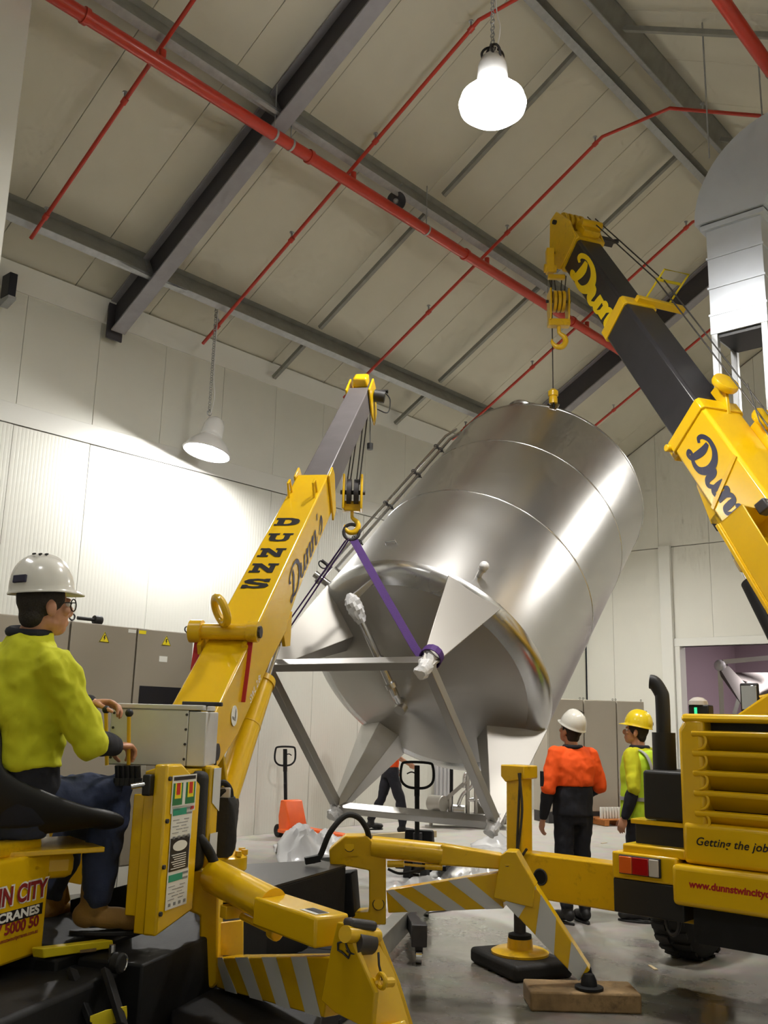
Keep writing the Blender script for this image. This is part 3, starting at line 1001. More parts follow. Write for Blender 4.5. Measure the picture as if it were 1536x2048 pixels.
# lifting lug and manhole on the top
LUG = V((-6.07, 10.01, 5.58))
la = ang_of(LUG)
MB().beam(tk(TL - 0.06, TR - 0.01, la), tk(TL + 0.1, TR + 0.0, la), 0.1, 0.03, up=(TU * math.cos(la) + TV * math.sin(la))).build('lifting_lug', 'stainless_bright', tank, bevel=0.005)
mh = tk(TL + 0.05, TR * 0.82, la - 0.5)
best = min((k_ for k_ in range(360)), key=lambda k_: abs((lambda q: 768 + FPX * q.dot(CR) / q.dot(_f))(tk(TL, TR, math.radians(k_)) - CAM) - 1020) + (0 if tk(TL, TR, math.radians(k_)).z > TB.z + 2.6 else 999))
ma = math.radians(best)
MB().lathe(tk(TL - 0.02, TR * 0.8, ma), TA, [(0, 0.22), (0.22, 0.22), (0.24, 0.24), (0.27, 0.24), (0.31, 0.15), (0.32, 0.01)], 32, cap1=True).build('manhole', 'stainless_bright', tank, smooth=40)
MB().tube([tk(TL + 0.02, TR - 0.1, ma - 0.35), tk(TL + 0.3, TR - 0.12, ma - 0.33), tk(TL + 0.34, TR - 0.14, ma + 0.1), tk(TL + 0.05, TR - 0.1, ma + 0.28)], 0.009, 8, smooth=6).build('hand_rail', 'stainless_bright', tank)

# ------------------------------------------------------------------ left hook block and slings
HK = P(703, 1062, 9.15)                            # throat of the hook
def hook_shape(p, s, wd, name, parent, material='yellow_paint', flip=1):
    "forged hook below point p (top of shank), size s; wd = direction across the hook"
    wd = V(wd).normalized()
    z = V((0, 0, 1))
    pts = [(0, 0), (0, -0.35), (0.06, -0.55), (0.36, -0.8), (0.44, -1.15), (0.2, -1.5), (-0.2, -1.5), (-0.46, -1.2), (-0.46, -0.98)]
    rad = [0.12, 0.12, 0.13, 0.17, 0.2, 0.2, 0.17, 0.11, 0.03]
    P3 = [p + wd * a * s * flip + z * b * s for a, b in pts]
    n_ = 6
    path = catmull(P3, n_)
    rr = []
    for i in range(len(rad) - 1):
        rr += [(rad[i] + (rad[i + 1] - rad[i]) * k / n_) * s for k in range(n_)]
    rr.append(rad[-1] * s)
    return MB().tube(path, 0.1, 12, radii=rr).build(name, material, parent, smooth=60)
side = V((CR.x, CR.y, 0)).normalized()
away = V((_f.x, _f.y, 0)).normalized()
hb = thing('hook_block', 'yellow sheave block and hook carrying the purple slings', 'hook block', HK - V((0, 0, 0.1)))
cb = HK + V((0, 0, 0.30))
dz = V((0, 0, 1))
for s in (-1, 1):
    o = cb + side * s * 0.075
    MB().prism([o + away * a + dz * b for a, b in ((-0.1, -0.1), (0.1, -0.1), (0.13, 0.05), (0.11, 0.24), (-0.11, 0.24), (-0.13, 0.05))], side * s * 0.022).build('cheek_plate', 'yellow_paint', hb, bevel=0.006)
for s in (-0.035, 0.035):
    MB().cyl(cb + side * (s - 0.022) + dz * 0.08, cb + side * (s + 0.022) + dz * 0.08, 0.13, n=24).build('sheave', 'dark_steel', hb)
MB().cyl(cb - side * 0.12 + dz * 0.08, cb + side * 0.12 + dz * 0.08, 0.022, n=12).build('pin', 'dark_steel', hb)
MB().box(cb - dz * 0.06, (0.16, 0.08, 0.1), (side, away, dz)).build('crosshead', 'yellow_paint', hb, bevel=0.01)
hook_shape(cb - dz * 0.1, 0.14, side, 'hook', hb)
MB().torus(HK - dz * 0.01, away, 0.075, 0.017, 24, 10, up=dz).build('master_link', 'dark_steel', hb)
A_, B_ = FEET[0], FEET[1]
wA = A_ + TA * 0.1
wB = B_ + TA * 0.16
sl = MB()
p0 = HK - dz * 0.08
sl.ribbon([p0 - side * 0.02, wA + dz * 0.08 + side * 0.03, wA - dz * 0.09 - side * 0.02], away, 0.055, 0.008)
sl.ribbon([p0 - side * 0.05 + away * 0.05, wA + dz * 0.08 - side * 0.05 + away * 0.1, wA - dz * 0.09 - side * 0.02], away, 0.055, 0.008)
tag(sl.build('lifting_sling', 'sling_purple', smooth=0), 'dark purple lifting sling from the hook down to the leg beside the boom', 'sling', 'purple lifting slings')
rd = (TU * math.cos(ang_of(B_)) + TV * math.sin(ang_of(B_)))
td = TA.cross(rd)
loop = [wB + (rd * math.cos(q) * 0.12 + td * math.sin(q) * 0.1) - rd * 0.02 for q in [2 * math.pi * j / 14 for j in range(15)]]
st = min(loop, key=lambda q: (q - CAM).dot(CR) / (q - CAM).dot(_f))
i0 = loop.index(st)
loop = loop[i0:-1] + loop[:i0 + 1]
sl = MB().ribbon([p0 + side * 0.02, p0.lerp(st, 0.5), p0.lerp(st, 0.93) - side * 0.01] + [st], CR, 0.075, 0.01)
sl.ribbon(loop, TA, 0.07, 0.01)
tag(sl.build('lifting_sling', 'sling_purple', smooth=25), 'bright purple lifting sling from the hook wrapped round the wrapped foot under the cone', 'sling', 'purple lifting slings')
# ------------------------------------------------------------------ right crane: mobile crane on wheels
RC = thing('mobile_crane', 'yellow mobile crane with louvred rear and long black boom at the right edge', 'crane', (-2.3, 9.0, 0))
Y0 = 5.78                                              # rear face of the carrier
def rp(x, y, yy=Y0):
    return PY(x, y, yy)
def rx(x, y=1600, yy=Y0):
    return PY(x, y, yy).x
def rz(x, y, yy=Y0):
    return PY(x, y, yy).z
XA, XB = rx(1357, 1600), -1.0                         # engine cover edges
zt, zb = rz(1440, 1428), rz(1440, 1735)
# louvred engine cover: frame round the opening plus slats
x0, x1 = rx(1410, 1550), XB - 0.12
zo1, zo0 = rz(1440, 1446), rz(1440, 1650)
yy2 = Y0 + 0.9
mbc = MB()
mbc.lohi((XA, Y0, zb), (x0, yy2, zt)).lohi((x1, Y0, zb), (XB, yy2, zt))
cov = mbc
cov = MB()
cov.prism([(XA, Y0 + 0.02, zb), (x0, Y0, zb), (x0, Y0, zt - 0.03), (XA + 0.05, Y0 + 0.0, zt - 0.03), (XA, Y0 + 0.02, zt - 0.1)], (0, 0.9, 0))
cov.build('engine_cover_side', 'yellow_clean', RC, bevel=0.035, seg=4)
MB().lohi((x1, Y0, zb), (XB, yy2, zt - 0.03)).build('engine_cover_side', 'yellow_clean', RC, bevel=0.03, seg=3)
MB().lohi((XA + 0.03, Y0, zo1), (XB, yy2, zt)).build('engine_cover_top', 'yellow_clean', RC, bevel=0.03, seg=4)
low = MB().lohi((XA + 0.02, Y0 - 0.01, zb), (XB, yy2, zo0)).build('engine_cover_sill', 'yellow_clean', RC, bevel=0.03, seg=4)
MB().lohi((x0 - 0.02, Y0 + 0.12, zo0), (x1 + 0.02, Y0 + 0.16, zo1)).build('radiator_backing', 'black_plastic', RC)
ns = 5
for i in range(ns):
    z = zo1 - (zo1 - zo0) * (i + 0.72) / (ns + 0.05) + 0.02
    hh = 0.055
    m = MB()
    m.prism([(XA + 0.1, Y0 - 0.012, z + 0.012), (XA + 0.1, Y0 - 0.012, z - 0.012), (XA + 0.1, Y0 + 0.02, z - 0.03), (XA + 0.1, Y0 + 0.11, z - 0.105), (XA + 0.1, Y0 + 0.115, z - 0.09), (XA + 0.1, Y0 + 0.02, z + 0.02)], (XB - XA - 0.16, 0, 0))
    s = m.build('louvre_slat', 'yellow_clean', RC, bevel=0.008)
    MB().torus((XA + 0.14, Y0 + 0.001, z - 0.045), (0, 1, 0), 0.05, 0.009, 16, 8, a0=math.pi * 0.5, a1=math.pi * 1.5, up=(0, 0, 1)).build('slat_end_scallop', 'yellow_clean', s, smooth=60)
xv, zv = V((1, 0, 0)), V((0, 0, 1))
tp = rp(1392, 1682)
lettering('Getting the job done', V((tp.x, Y0 - 0.012, tp.z)), xv, zv, 0.066, 'text_black', RC, shear=0.32, align='LEFT', offset=0.0008, space=1.05, lift=0.002)
# bumper beam with web address, and lower sill
bz1, bz0 = rz(1440, 1736), rz(1440, 1820)
bx = rx(1353, 1770)
MB().lohi((bx, Y0 - 0.07, bz0), (XB + 0.1, Y0 + 0.5, bz1)).build('rear_bumper', 'yellow_clean', RC, bevel=0.03, seg=4)
tp = PY(1378, 1768, Y0 - 0.07)
lettering('www.dunnstwincitycranes.com.au', V((tp.x, Y0 - 0.07, tp.z)), xv, zv, 0.056, 'text_red', RC, shear=0.12, align='LEFT', offset=0.0022, lift=0.002)
# deck at the left of the cover: black box, exhaust, tail lamp cluster
lx = rx(1229, 1760)
lz1, lz0 = rz(1290, 1708), rz(1290, 1762)
MB().lohi((lx, Y0 - 0.03, lz0), (bx + 0.02, Y0 + 0.45, lz1)).build('light_panel', 'yellow_clean', RC, bevel=0.012)
MB().lohi((lx + 0.06, Y0 + 0.0, lz1 - 0.01), (XA + 0.03, Y0 + 0.5, lz1 + 0.05)).build('deck_edge', 'yellow_clean', RC, bevel=0.012)
lc = thing_x = None
cl = MB().lohi((rx(1245, 1730), Y0 - 0.05, rz(1290, 1751)), (rx(1327, 1730), Y0 - 0.03, rz(1290, 1713))).build('tail_lamp_cluster', 'black_plastic', RC, bevel=0.004)
for a, b, mm in ((1247, 1272, 'lens_amber'), (1273, 1305, 'lens_red'), (1306, 1325, 'lens_clear')):
    MB().lohi((rx(a, 1730), Y0 - 0.062, rz(1290, 1749)), (rx(b, 1730), Y0 - 0.048, rz(1290, 1715))).build('lens', mm, cl, bevel=0.004)
MB().lohi((lx, Y0 - 0.02, rz(1290, 1832)), (bx + 0.05, Y0 + 0.6, lz0)).build('mud_guard', 'black_plastic', RC, bevel=0.01)
MB().lohi((lx + 0.1, Y0 + 0.1, rz(1290, 1700)), (XA + 0.02, Y0 + 0.55, rz(1290, 1648))).build('battery_box', 'black_plastic', RC, bevel=0.01)
MB().lohi((lx + 0.08, Y0 + 0.08, rz(1290, 1652)), (XA - 0.0, Y0 + 0.55, rz(1290, 1642))).build('deck_plate', 'yellow_clean', RC, bevel=0.005)
ex0, ex1 = rx(1277, 1590), rx(1360, 1590)
MB().lohi((ex0, Y0 + 0.06, rz(1310, 1642)), (ex1, Y0 + 0.5, rz(1310, 1542))).build('exhaust_box', 'black_plastic', RC, bevel=0.02, seg=3)
c0 = PY(1330, 1542, Y0 + 0.28)
c1 = PY(1325, 1465, Y0 + 0.28)
c2 = PY(1318, 1400, Y0 + 0.28)
MB().cyl(c0 - zv * 0.02, (c0.x, c0.y, c1.z), 0.075, n=24).build('exhaust_stack', 'black_plastic', RC)
MB().tube([V((c0.x, c0.y, c1.z - 0.02)), V((c0.x, c0.y, c2.z)), V((c0.x - 0.01, c0.y, c2.z + 0.05)), V((c0.x - 0.045, c0.y - 0.01, c2.z + 0.11)), V((c0.x - 0.075, c0.y - 0.02, c2.z + 0.12))], 0.047, 20, smooth=5).build('exhaust_pipe', 'black_plastic', RC, smooth=60)
MB().lohi((XA - 0.06, Y0 + 0.35, rz(1360, 1500)), (XA + 0.02, Y0 + 0.8, rz(1360, 1440))).build('hinge_cover', 'yellow_clean', RC, bevel=0.015)
# chassis below
MB().lohi((bx + 0.1, Y0 + 0.0, 0.42), (XB, 12.8, bz0 + 0.02)).build('chassis', 'black_paint', RC)
MB().lohi((XA + 0.05, yy2 - 0.05, 0.75), (XB, 12.6, 1.45)).build('carrier_deck', 'yellow_paint', RC, bevel=0.02)
wc = V((PZ(1372, 1914, 0).x + 0.02, 7.45, 0.43))
for wy in (7.3, 11.3):
    for wx, s in ((wc.x, 1), (XB - 0.15, -1)):
        tyre = MB()
        prof = [(-0.15, 0.24), (-0.16, 0.36), (-0.135, 0.41), (-0.09, 0.43), (0.09, 0.43), (0.135, 0.41), (0.16, 0.36), (0.15, 0.24)]
        ty = tyre.lathe((wx, wy, 0.43), (1, 0, 0), prof, 40).build('tyre', 'black_rubber', RC, smooth=40)
        MB().lathe((wx, wy, 0.43), (1, 0, 0), [(-0.15, 0.245), (-0.1, 0.22), (-0.08, 0.08), (-0.09, 0.01)], 28, cap1=True).lathe((wx, wy, 0.43), (-1, 0, 0), [(-0.15, 0.245), (-0.1, 0.22), (-0.08, 0.08), (-0.09, 0.01)], 28, cap1=True).build('hub', 'yellow_paint', ty)
        tr_ = MB()
        for k in range(26):
            q = 2 * math.pi * k / 26
            for sx in (-1, 1):
                cpt = V((wx + sx * 0.07, wy + math.cos(q + sx * 0.06) * 0.434, 0.43 + math.sin(q + sx * 0.06) * 0.434))
                rr_ = V((0, math.cos(q), math.sin(q)))
                tr_.box(cpt, (0.12, 0.05, 0.02), (V((1, 0.25 * sx, 0)).normalized(), rr_.cross(V((1, 0, 0))), rr_))
        tro = tr_.build('tread_blocks', 'black_rubber', ty)
        tro['kind'] = 'stuff'
        for v_ in range(1):
            pass
# tow shackle chain loop under the bumper
MB().torus(PY(1345, 1838, Y0 + 0.05), (0.2, 1, 0), 0.09, 0.013, 20, 8, up=(0, 0, 1), rx=0.55).build('tow_shackle', 'dark_steel', RC)
for hx in (1420, 1470, 1515):
    q = PY(hx, 1855, Y0 + 0.5)
    MB().tube([q + V((-0.1, 0, 0.06)), q + V((-0.02, 0, -0.02)), q + V((0.06, 0, 0.0)), q + V((0.14, 0, 0.08))], 0.018, 8, smooth=5).build('hose', 'black_rubber', RC)
# outrigger: beam, jack post, rod and float
jp = PZ(1040, 1905, 0.11)
JX, JY = jp.x, jp.y
bt0 = PY(1150, 1712, JY)
bt1 = PY(1150, 1800, JY)
ot = MB().lohi((JX - 0.06, JY - 0.07, bt1.z - 0.02), (bx + 0.2, JY + 0.1, bt0.z - 0.01)).build('outrigger_beam', 'yellow_paint', RC, bevel=0.012)
q = PY(1092, 1752, JY)
MB().cyl(V((q.x, JY - 0.075, q.z)), V((q.x, JY - 0.06, q.z)), 0.05, n=20).build('hole_shade_disc', 'black_paint', ot)  # black disc painted in for the dark inside of a hole
MB().torus(V((q.x, JY - 0.072, q.z)), (0, 1, 0), 0.05, 0.006, 24, 8).build('hole_rim', 'dark_steel', ot)
zt_ = PY(1037, 1530, JY).z
pw = 0.135
MB().lohi((JX - pw / 2, JY - pw / 2, bt1.z - 0.04), (JX + pw / 2, JY + pw / 2, zt_ - 0.08)).build('jack_post', 'yellow_paint', RC, bevel=0.01)
MB().prism([(JX - 0.1, JY - 0.09, zt_), (JX + 0.1, JY - 0.09, zt_), (JX + 0.1, JY - 0.09, zt_ - 0.09), (JX - 0.06, JY - 0.09, zt_ - 0.12), (JX - 0.1, JY - 0.09, zt_ - 0.08)], (0, 0.18, 0)).build('post_cap', 'yellow_paint', RC, bevel=0.008)
hs = MB()
for k in range(2):
    hs.tube([(JX + 0.07, JY - 0.09 - 0.02 * k, zt_ - 0.05), (JX + 0.06 + 0.03 * k, JY - 0.1, zt_ - 0.3), (JX + 0.05, JY - 0.1, zt_ - 0.62), (JX + 0.12, JY - 0.09, bt0.z + 0.02)], 0.009, 8, smooth=6)
hs.build('jack_hose', 'dark_steel', RC)
MB().cyl((JX, JY, 0.14), (JX, JY, bt1.z), 0.042, n=20).build('jack_rod', 'dark_steel', RC)
MB().lathe((JX, JY, 0.105), (0, 0, 1), [(0, 0.2), (0.015, 0.2), (0.03, 0.17), (0.035, 0.09), (0.1, 0.085), (0.1, 0.05)], 32, True, True).build('float_plate', 'yellow_paint', RC, smooth=40)
MB().lathe((JX, JY, 0.14), (0, 0, 1), [(0, 0.085), (0.09, 0.08), (0.1, 0.05)], 20, True, True).build('float_socket', 'black_paint', RC)
pad = MB().box((JX, JY, 0.052), (0.62, 0.46, 0.104), (V((0.9, -0.42, 0)).normalized(), V((0.42, 0.9, 0)).normalized(), zv)).build('rubber_pad', 'black_rubber', bevel=0.03, seg=3)
tag(pad, 'thick black rubber pad under the round jack float', 'pad')

# ------------------------------------------------------------------ its boom
T0 = P(1158, 503, 12.45)                              # centre of the boom head end
T1 = P(1585, 1105, 8.4)
bd = (T0 - T1).normalized()
bdh = V((bd.x, bd.y, 0)).normalized()
bs = bd.cross(V((0, 0, 1))).normalized()              # across the boom
bu = bs.cross(bd).normalized()                        # boom top
BL = (T0 - T1).length
def bp_(s, a=0.0, b=0.0):
    "point on the boom: s metres from the head end, a across, b up"
    return T0 - bd * s + bs * a + bu * b
def octo(s, w, h, ch):
    return [bp_(s, a, b) for a, b in ((-w / 2, -h / 2 + ch), (-w / 2 + ch, -h / 2), (w / 2 - ch, -h / 2), (w / 2, -h / 2 + ch), (w / 2, h / 2 - ch), (w / 2 - ch, h / 2), (-w / 2 + ch, h / 2), (-w / 2, h / 2 - ch))]
def section(s0, s1, w, h, name, material, ch=0.03):
    return MB().hexa(octo(s0, w, h, ch), octo(s1, w, h, ch)).build(name, material, RC, bevel=0.008)
def s_of(x, y):
    "metres along the boom of the point nearest to a photo ray"
    d = ray(x, y)
    n_ = d.cross(bd)
    m_ = d.cross(n_)
    return -((CAM - T0).dot(m_)) / (-bd.dot(m_)) if abs(bd.dot(m_)) > 1e-9 else 0
def s_px(x, y):
    best_ = min(range(0, 800), key=lambda k_: ((lambda q: (768 + FPX * q.dot(CR) / q.dot(_f) - x) ** 2 + (1024 - FPX * q.dot(CU) / q.dot(_f) - y) ** 2)(bp_(k_ * 0.01) - CAM)))
    return best_ * 0.01
sc1, sc2, sc3 = s_px(1245, 645), s_px(1395, 860), s_px(1500, 1010)
HB, WB = 0.44, 0.36
section(-0.02, sc1 + 0.3, WB, HB, 'boom_section', 'boom_black')
section(sc1 - 0.02, sc2 + 0.3, WB + 0.05, HB + 0.06, 'boom_section', 'boom_black')
main = section(sc2, BL + 1.6, WB + 0.12, HB + 0.14, 'main_boom', 'yellow_clean')
for s_, w_, h_ in ((sc2, WB + 0.16, HB + 0.18), (sc1, WB + 0.09, HB + 0.1)):
    c = section(s_ - 0.02, s_ + 0.13, w_, h_, 'boom_collar', 'yellow_clean')
# collar wings and guide roller on the middle collar
MB().beam(bp_(sc1 + 0.05, -0.05, HB / 2 + 0.07), bp_(sc1 + 0.05, 0.62, HB / 2 + 0.05), 0.09, 0.07, up=bd).build('collar_arm', 'yellow_clean', RC, bevel=0.01)
gd = MB()
g0 = bp_(sc1 - 0.03, 0.12, HB / 2 + 0.06)
g1 = bp_(sc1 - 0.03, 0.45, HB / 2 + 0.06)
gd.tube([g0, g0 + bu * 0.42 - bd * 0.06, g1 + bu * 0.42 - bd * 0.06, g1], 0.012, 8)
gd.cyl(g0 + bu * 0.26, g1 + bu * 0.26, 0.018, n=10)
gd.build('rope_guide', 'yellow_safety', RC)
# which side of the boom faces the camera
sgn = -1 if bs.dot(CAM - T0) < 0 else 1
fx = -bd if sgn > 0 else -bd
# lettering runs down the boom on its camera side
fside = bs * sgn
up_ = bu
o = bp_(s_px(1180, 560), sgn * (WB / 2), -0.16)
MBt = script_lettering("Dunn's", bp_(0.36, sgn * (WB / 2), -0.175), -bd, bu, 0.35, 'text_yellow', RC, slant=0.05, fat=1.4, wx=1.95)
script_lettering("Dunn's", bp_(sc2 + 0.28, sgn * (WB / 2 + 0.06), -0.17), -bd, bu, 0.31, 'text_navy', RC, slant=0.1, fat=1.25, wx=1.5)
# head with sheaves
hd = MB()
for s in (-1, 1):
    hd.prism([bp_(a, s * (WB / 2 + 0.01), b) for a, b in ((0.12, -0.24), (0.14, 0.24), (-0.2, 0.3), (-0.62, 0.22), (-0.68, 0.06), (-0.3, -0.26), (-0.1, -0.34))], bs * s * 0.03)
hd.build('boom_head', 'yellow_paint', RC, bevel=0.01)
section(-0.02, 0.16, WB + 0.06, HB + 0.06, 'head_collar', 'yellow_paint')
for a, b, r in ((-0.5, 0.12, 0.15), (-0.2, -0.18, 0.15)):
    for k in (-0.12, -0.04, 0.04, 0.12):
        MB().cyl(bp_(a, k - 0.022, b), bp_(a, k + 0.022, b), r, n=24).build('sheave', 'yellow_paint', RC, bevel=0.006)
    MB().cyl(bp_(a, -0.26, b), bp_(a, 0.26, b), 0.03, n=12).build('sheave_pin', 'dark_steel', RC)
MB().cyl(bp_(-0.1, -0.1, 0.34), bp_(-0.1, 0.2, 0.34), 0.06, n=16).box(bp_(-0.05, 0.02, 0.28), (0.24, 0.26, 0.1), (bs, bd, bu)).build('anti_twist_roller', 'yellow_paint', RC, bevel=0.008)
MB().box(bp_(-0.02, 0.3, 0.2), (0.2, 0.12, 0.08), (bs, bd, bu)).cyl(bp_(-0.02, 0.36, 0.2), bp_(-0.02, 0.48, 0.24), 0.03, n=10).build('limit_switch', 'dark_steel', RC)
# rope over the top of the boom
for k in (0.10, 0.22):
    MB().tube([bp_(-0.35, k, 0.34), bp_(sc1, k, HB / 2 + 0.33), bp_(sc2 + 0.35, k, HB / 2 + 0.3), bp_(BL + 0.3, k + 0.05, HB / 2 + 0.2)], 0.008, 6).build('hoist_rope', 'rope_steel', RC)
for s_, a_ in ((sc2 - 0.1, 0.06), (sc2 + 0.45, 0.24)):
    bk = MB().prism([bp_(s_ - 0.12, a_ - 0.02, HB / 2 + 0.05), bp_(s_ + 0.3, a_ - 0.02, HB / 2 + 0.05), bp_(s_ + 0.06, a_ - 0.02, HB / 2 + 0.2), bp_(s_ - 0.1, a_ - 0.02, HB / 2 + 0.2)], bs * 0.04).build('roller_bracket', 'yellow_clean', RC, bevel=0.008)
    MB().lathe(bp_(s_ - 0.02, a_, HB / 2 + 0.2), bu, [(0, 0.07), (0.0, 0.13), (0.02, 0.14), (0.05, 0.14), (0.07, 0.13), (0.075, 0.05)], 24, True, True).build('guide_roller', 'yellow_clean', bk, smooth=40)
MB().tube([bp_(BL - 0.6, -0.02, 0.5), bp_(sc2 + 0.6, 0.02, 0.52), bp_(sc2 + 0.1, 0.1, 0.62)], 0.006, 6).build('hoist_rope', 'rope_steel', RC)
# lift cylinder and its bracket under the boom
l0 = bp_(sc2 + 0.9, sgn * 0.05, -0.4)
l1 = bp_(BL + 0.9, sgn * 0.05, -0.62)
MB().cyl(l0, l0.lerp(l1, 0.5), 0.05, n=20).build('lift_rod', 'chrome', RC)
MB().cyl(l0.lerp(l1, 0.45), l1, 0.1, n=24).build('lift_cylinder', 'black_paint', RC)
lb_ = MB().prism([bp_(a, -0.1, b) for a, b in ((sc2 + 0.4, -0.27), (sc2 + 0.5, -0.4), (sc2 + 0.95, -0.5), (sc2 + 1.06, -0.42), (sc2 + 1.1, -0.27))], bs * 0.22).build('cylinder_bracket', 'yellow_clean', RC, bevel=0.01)
MB().box(bp_(sc2 + 0.99, 0.0, -0.42), (0.2, 0.16, 0.14), (bs, bd, bu)).build('cylinder_eye', 'black_paint', RC, bevel=0.01)
for s_ in (sc2 + 0.3,):
    MB().box(bp_(s_ - 0.25, sgn * 0.1, -0.34), (0.16, 0.14, 0.1), (bs, bd, bu)).cyl(bp_(s_ - 0.26, -0.3, -0.3), bp_(s_ - 0.26, 0.3, -0.3), 0.04, n=12).build('wear_pad_adjuster', 'yellow_clean', RC, bevel=0.008)
# stiffening strap across the lettering
MB().beam(bp_(sc2 + 1.0, sgn * (WB / 2 + 0.065), -0.27), bp_(sc2 + 0.86, sgn * (WB / 2 + 0.065), 0.27), 0.05, 0.012, up=bs).build('boom_strap', 'yellow_paint', RC)
# winch cradle: open-topped trough beside the boom foot
def cam_trough():
    A1 = P(1440, 1045, 7.6)
    A2 = P(1570, 1262, 7.0)
    ax = (A2 - A1).normalized()
    n_ = ax.cross(V((0, 0, 1))).normalized()
    if n_.dot(CAM - A1) < 0:
        n_ = -n_
    up2 = n_.cross(ax)
    if up2.z < 0:
        up2 = -up2
    L_ = (A2 - A1).length + 0.6
    t = MB()
    o_ = A1
    def q(s, a, b):
        return o_ + ax * s - n_ * a + up2 * b
    wall = lambda s0, s1, a0, a1, b0, b1: t.hexa([q(s0, a0, b0), q(s0, a1, b0), q(s0, a1, b1), q(s0, a0, b1)], [q(s1, a0, b0), q(s1, a1, b0), q(s1, a1, b1), q(s1, a0, b1)])
    wall(0, L_, 0, 0.02, 0, 0.24)
    wall(0, L_, 0.4, 0.42, 0, 0.24)
    wall(0, L_, 0, 0.42, -0.02, 0.0)
    wall(0, 0.02, 0, 0.42, 0, 0.24)
    tr = t.build('winch_cradle', 'yellow_clean', RC, bevel=0.006)
    MB().hexa([q(0.16, 0.06, 0.02), q(0.16, 0.36, 0.02), q(0.16, 0.36, 0.1), q(0.16, 0.06, 0.1)], [q(0.75, 0.06, 0.02), q(0.75, 0.36, 0.02), q(0.75, 0.36, 0.2), q(0.75, 0.06, 0.2)]).build('winch_cover', 'yellow_clean', tr, bevel=0.015)
    MB().cyl(q(0.02, 0.16, 0.32), q(0.02, 0.9, 0.32), 0.035, n=16).build('winch_rod', 'chrome', tr)
    MB().box(q(0.05, 0.18, 0.3), (0.1, 0.1, 0.1), (ax, n_, up2)).build('rod_clevis', 'dark_steel', tr, bevel=0.01)
    for k in range(2):
        MB().tube([q(0.1, 0.1 + 0.1 * k, -0.03), q(0.25, 0.1 + 0.1 * k, -0.1), q(0.55, 0.12, -0.06 - 0.03 * k), q(0.9, 0.1, -0.09), q(1.4, 0.1, -0.03)], 0.012, 8, smooth=6).build('hose', 'black_rubber' if k else 'galvanised', tr)
    MB().box(q(0.34, 0.12, -0.08), (0.12, 0.08, 0.07), (ax, n_, up2)).build('hose_clamp', 'timber_pale', tr, bevel=0.01)
    MB().beam(q(0.0, 0.01, -0.03), q(L_, 0.01, -0.03), 0.05, 0.03, up=up2).build('cradle_lip', 'yellow_paint', tr, bevel=0.005)
cam_trough()
# turret under the boom and the cab mirror
tu = bp_(BL + 1.0)
MB().prism([(-3.0, 7.9, 1.45), (-1.2, 7.9, 1.45), (-1.2, 10.2, 1.45), (-3.0, 10.2, 1.45)], (0, 0, 0.35)).build('turret_base', 'yellow_paint', RC, bevel=0.03)
for s in (-1, 1):
    MB().prism([tu + bs * s * 0.3 + V((0, 0, -0.35)), tu + bs * s * 0.3 + bdh * 0.6 + V((0, 0, -0.7)), tu + bs * s * 0.3 + bdh * 0.8 + V((0, 0, -1.2)), tu + bs * s * 0.3 - bdh * 0.6 + V((0, 0, -1.2)), tu + bs * s * 0.3 - bdh * 0.5 + V((0, 0, -0.3))], bs * s * 0.05).build('turret_plate', 'yellow_clean', RC, bevel=0.01)
# sloping deck cover and cab mirror seen above the engine cover
m0 = PY(1455, 1424, 7.4)
MB().prism([V((m0.x, 7.4, zt - 0.02)), PY(1536, 1385, 7.4), PY(1600, 1380, 7.4), PY(1600, 1430, 7.4)], (0, 0.8, 0)).build('rear_deck_cover', 'yellow_clean', RC, bevel=0.02)
mr = PY(1500, 1395, 8.2)
MB().box(mr, (0.16, 0.03, 0.24)).build('mirror_housing', 'black_plastic', RC, bevel=0.02, seg=3)
MB().box(mr + V((0, -0.018, 0)), (0.13, 0.006, 0.2)).build('mirror_glass', 'chrome', RC, bevel=0.004)
MB().tube([mr + V((0.08, 0, 0)), mr + V((0.25, 0.05, 0.05)), mr + V((0.3, 0.1, -0.25))], 0.018, 8).build('mirror_arm', 'yellow_clean', RC)
gb = PY(1402, 1418, 7.2)
MB().box(gb + V((0, 0, -0.02)), (0.16, 0.1, 0.1)).build('work_lamp_body', 'black_plastic', RC, bevel=0.01)
MB().lathe(gb + V((-0.02, 0, 0.03)), (0, 0, 1), [(0, 0.075), (0.03, 0.07), (0.055, 0.04), (0.06, 0.005)], 24, True, True).build('beacon_dome', 'lens_clear', RC)
MB().box(gb + V((-0.02, -0.053, -0.015)), (0.02, 0.006, 0.05)).build('indicator', 'green_light', RC)

# ------------------------------------------------------------------ its hook blocks
hk2 = P(1117, 612, 12.25)
hb2 = thing('hook_block', 'yellow multi-sheave hook block hanging empty below the black boom head', 'hook block', hk2 - V((0, 0, 0.55)))
for s in (-1, 1):
    o_ = hk2 + side * s * 0.105
    MB().prism([o_ + away * a + dz * b for a, b in ((-0.09, -0.22), (0.09, -0.22), (0.14, 0.0), (0.12, 0.2), (-0.12, 0.2), (-0.14, 0.0))], side * s * 0.022).build('cheek_plate', 'yellow_paint', hb2, bevel=0.006)
for s in (-0.055, 0.0, 0.055):
    MB().cyl(hk2 + side * (s - 0.02) + dz * 0.06, hk2 + side * (s + 0.02) + dz * 0.06, 0.14, n=24).build('sheave', 'yellow_paint', hb2, bevel=0.005)
MB().cyl(hk2 - side * 0.16 + dz * 0.06, hk2 + side * 0.16 + dz * 0.06, 0.02, n=12).build('pin', 'dark_steel', hb2)
MB().box(hk2 - dz * 0.24, (0.28, 0.13, 0.09), (side, away, dz)).build('crosshead', 'yellow_paint', hb2, bevel=0.012)
hook_shape(hk2 - dz * 0.27, 0.19, side, 'hook', hb2)
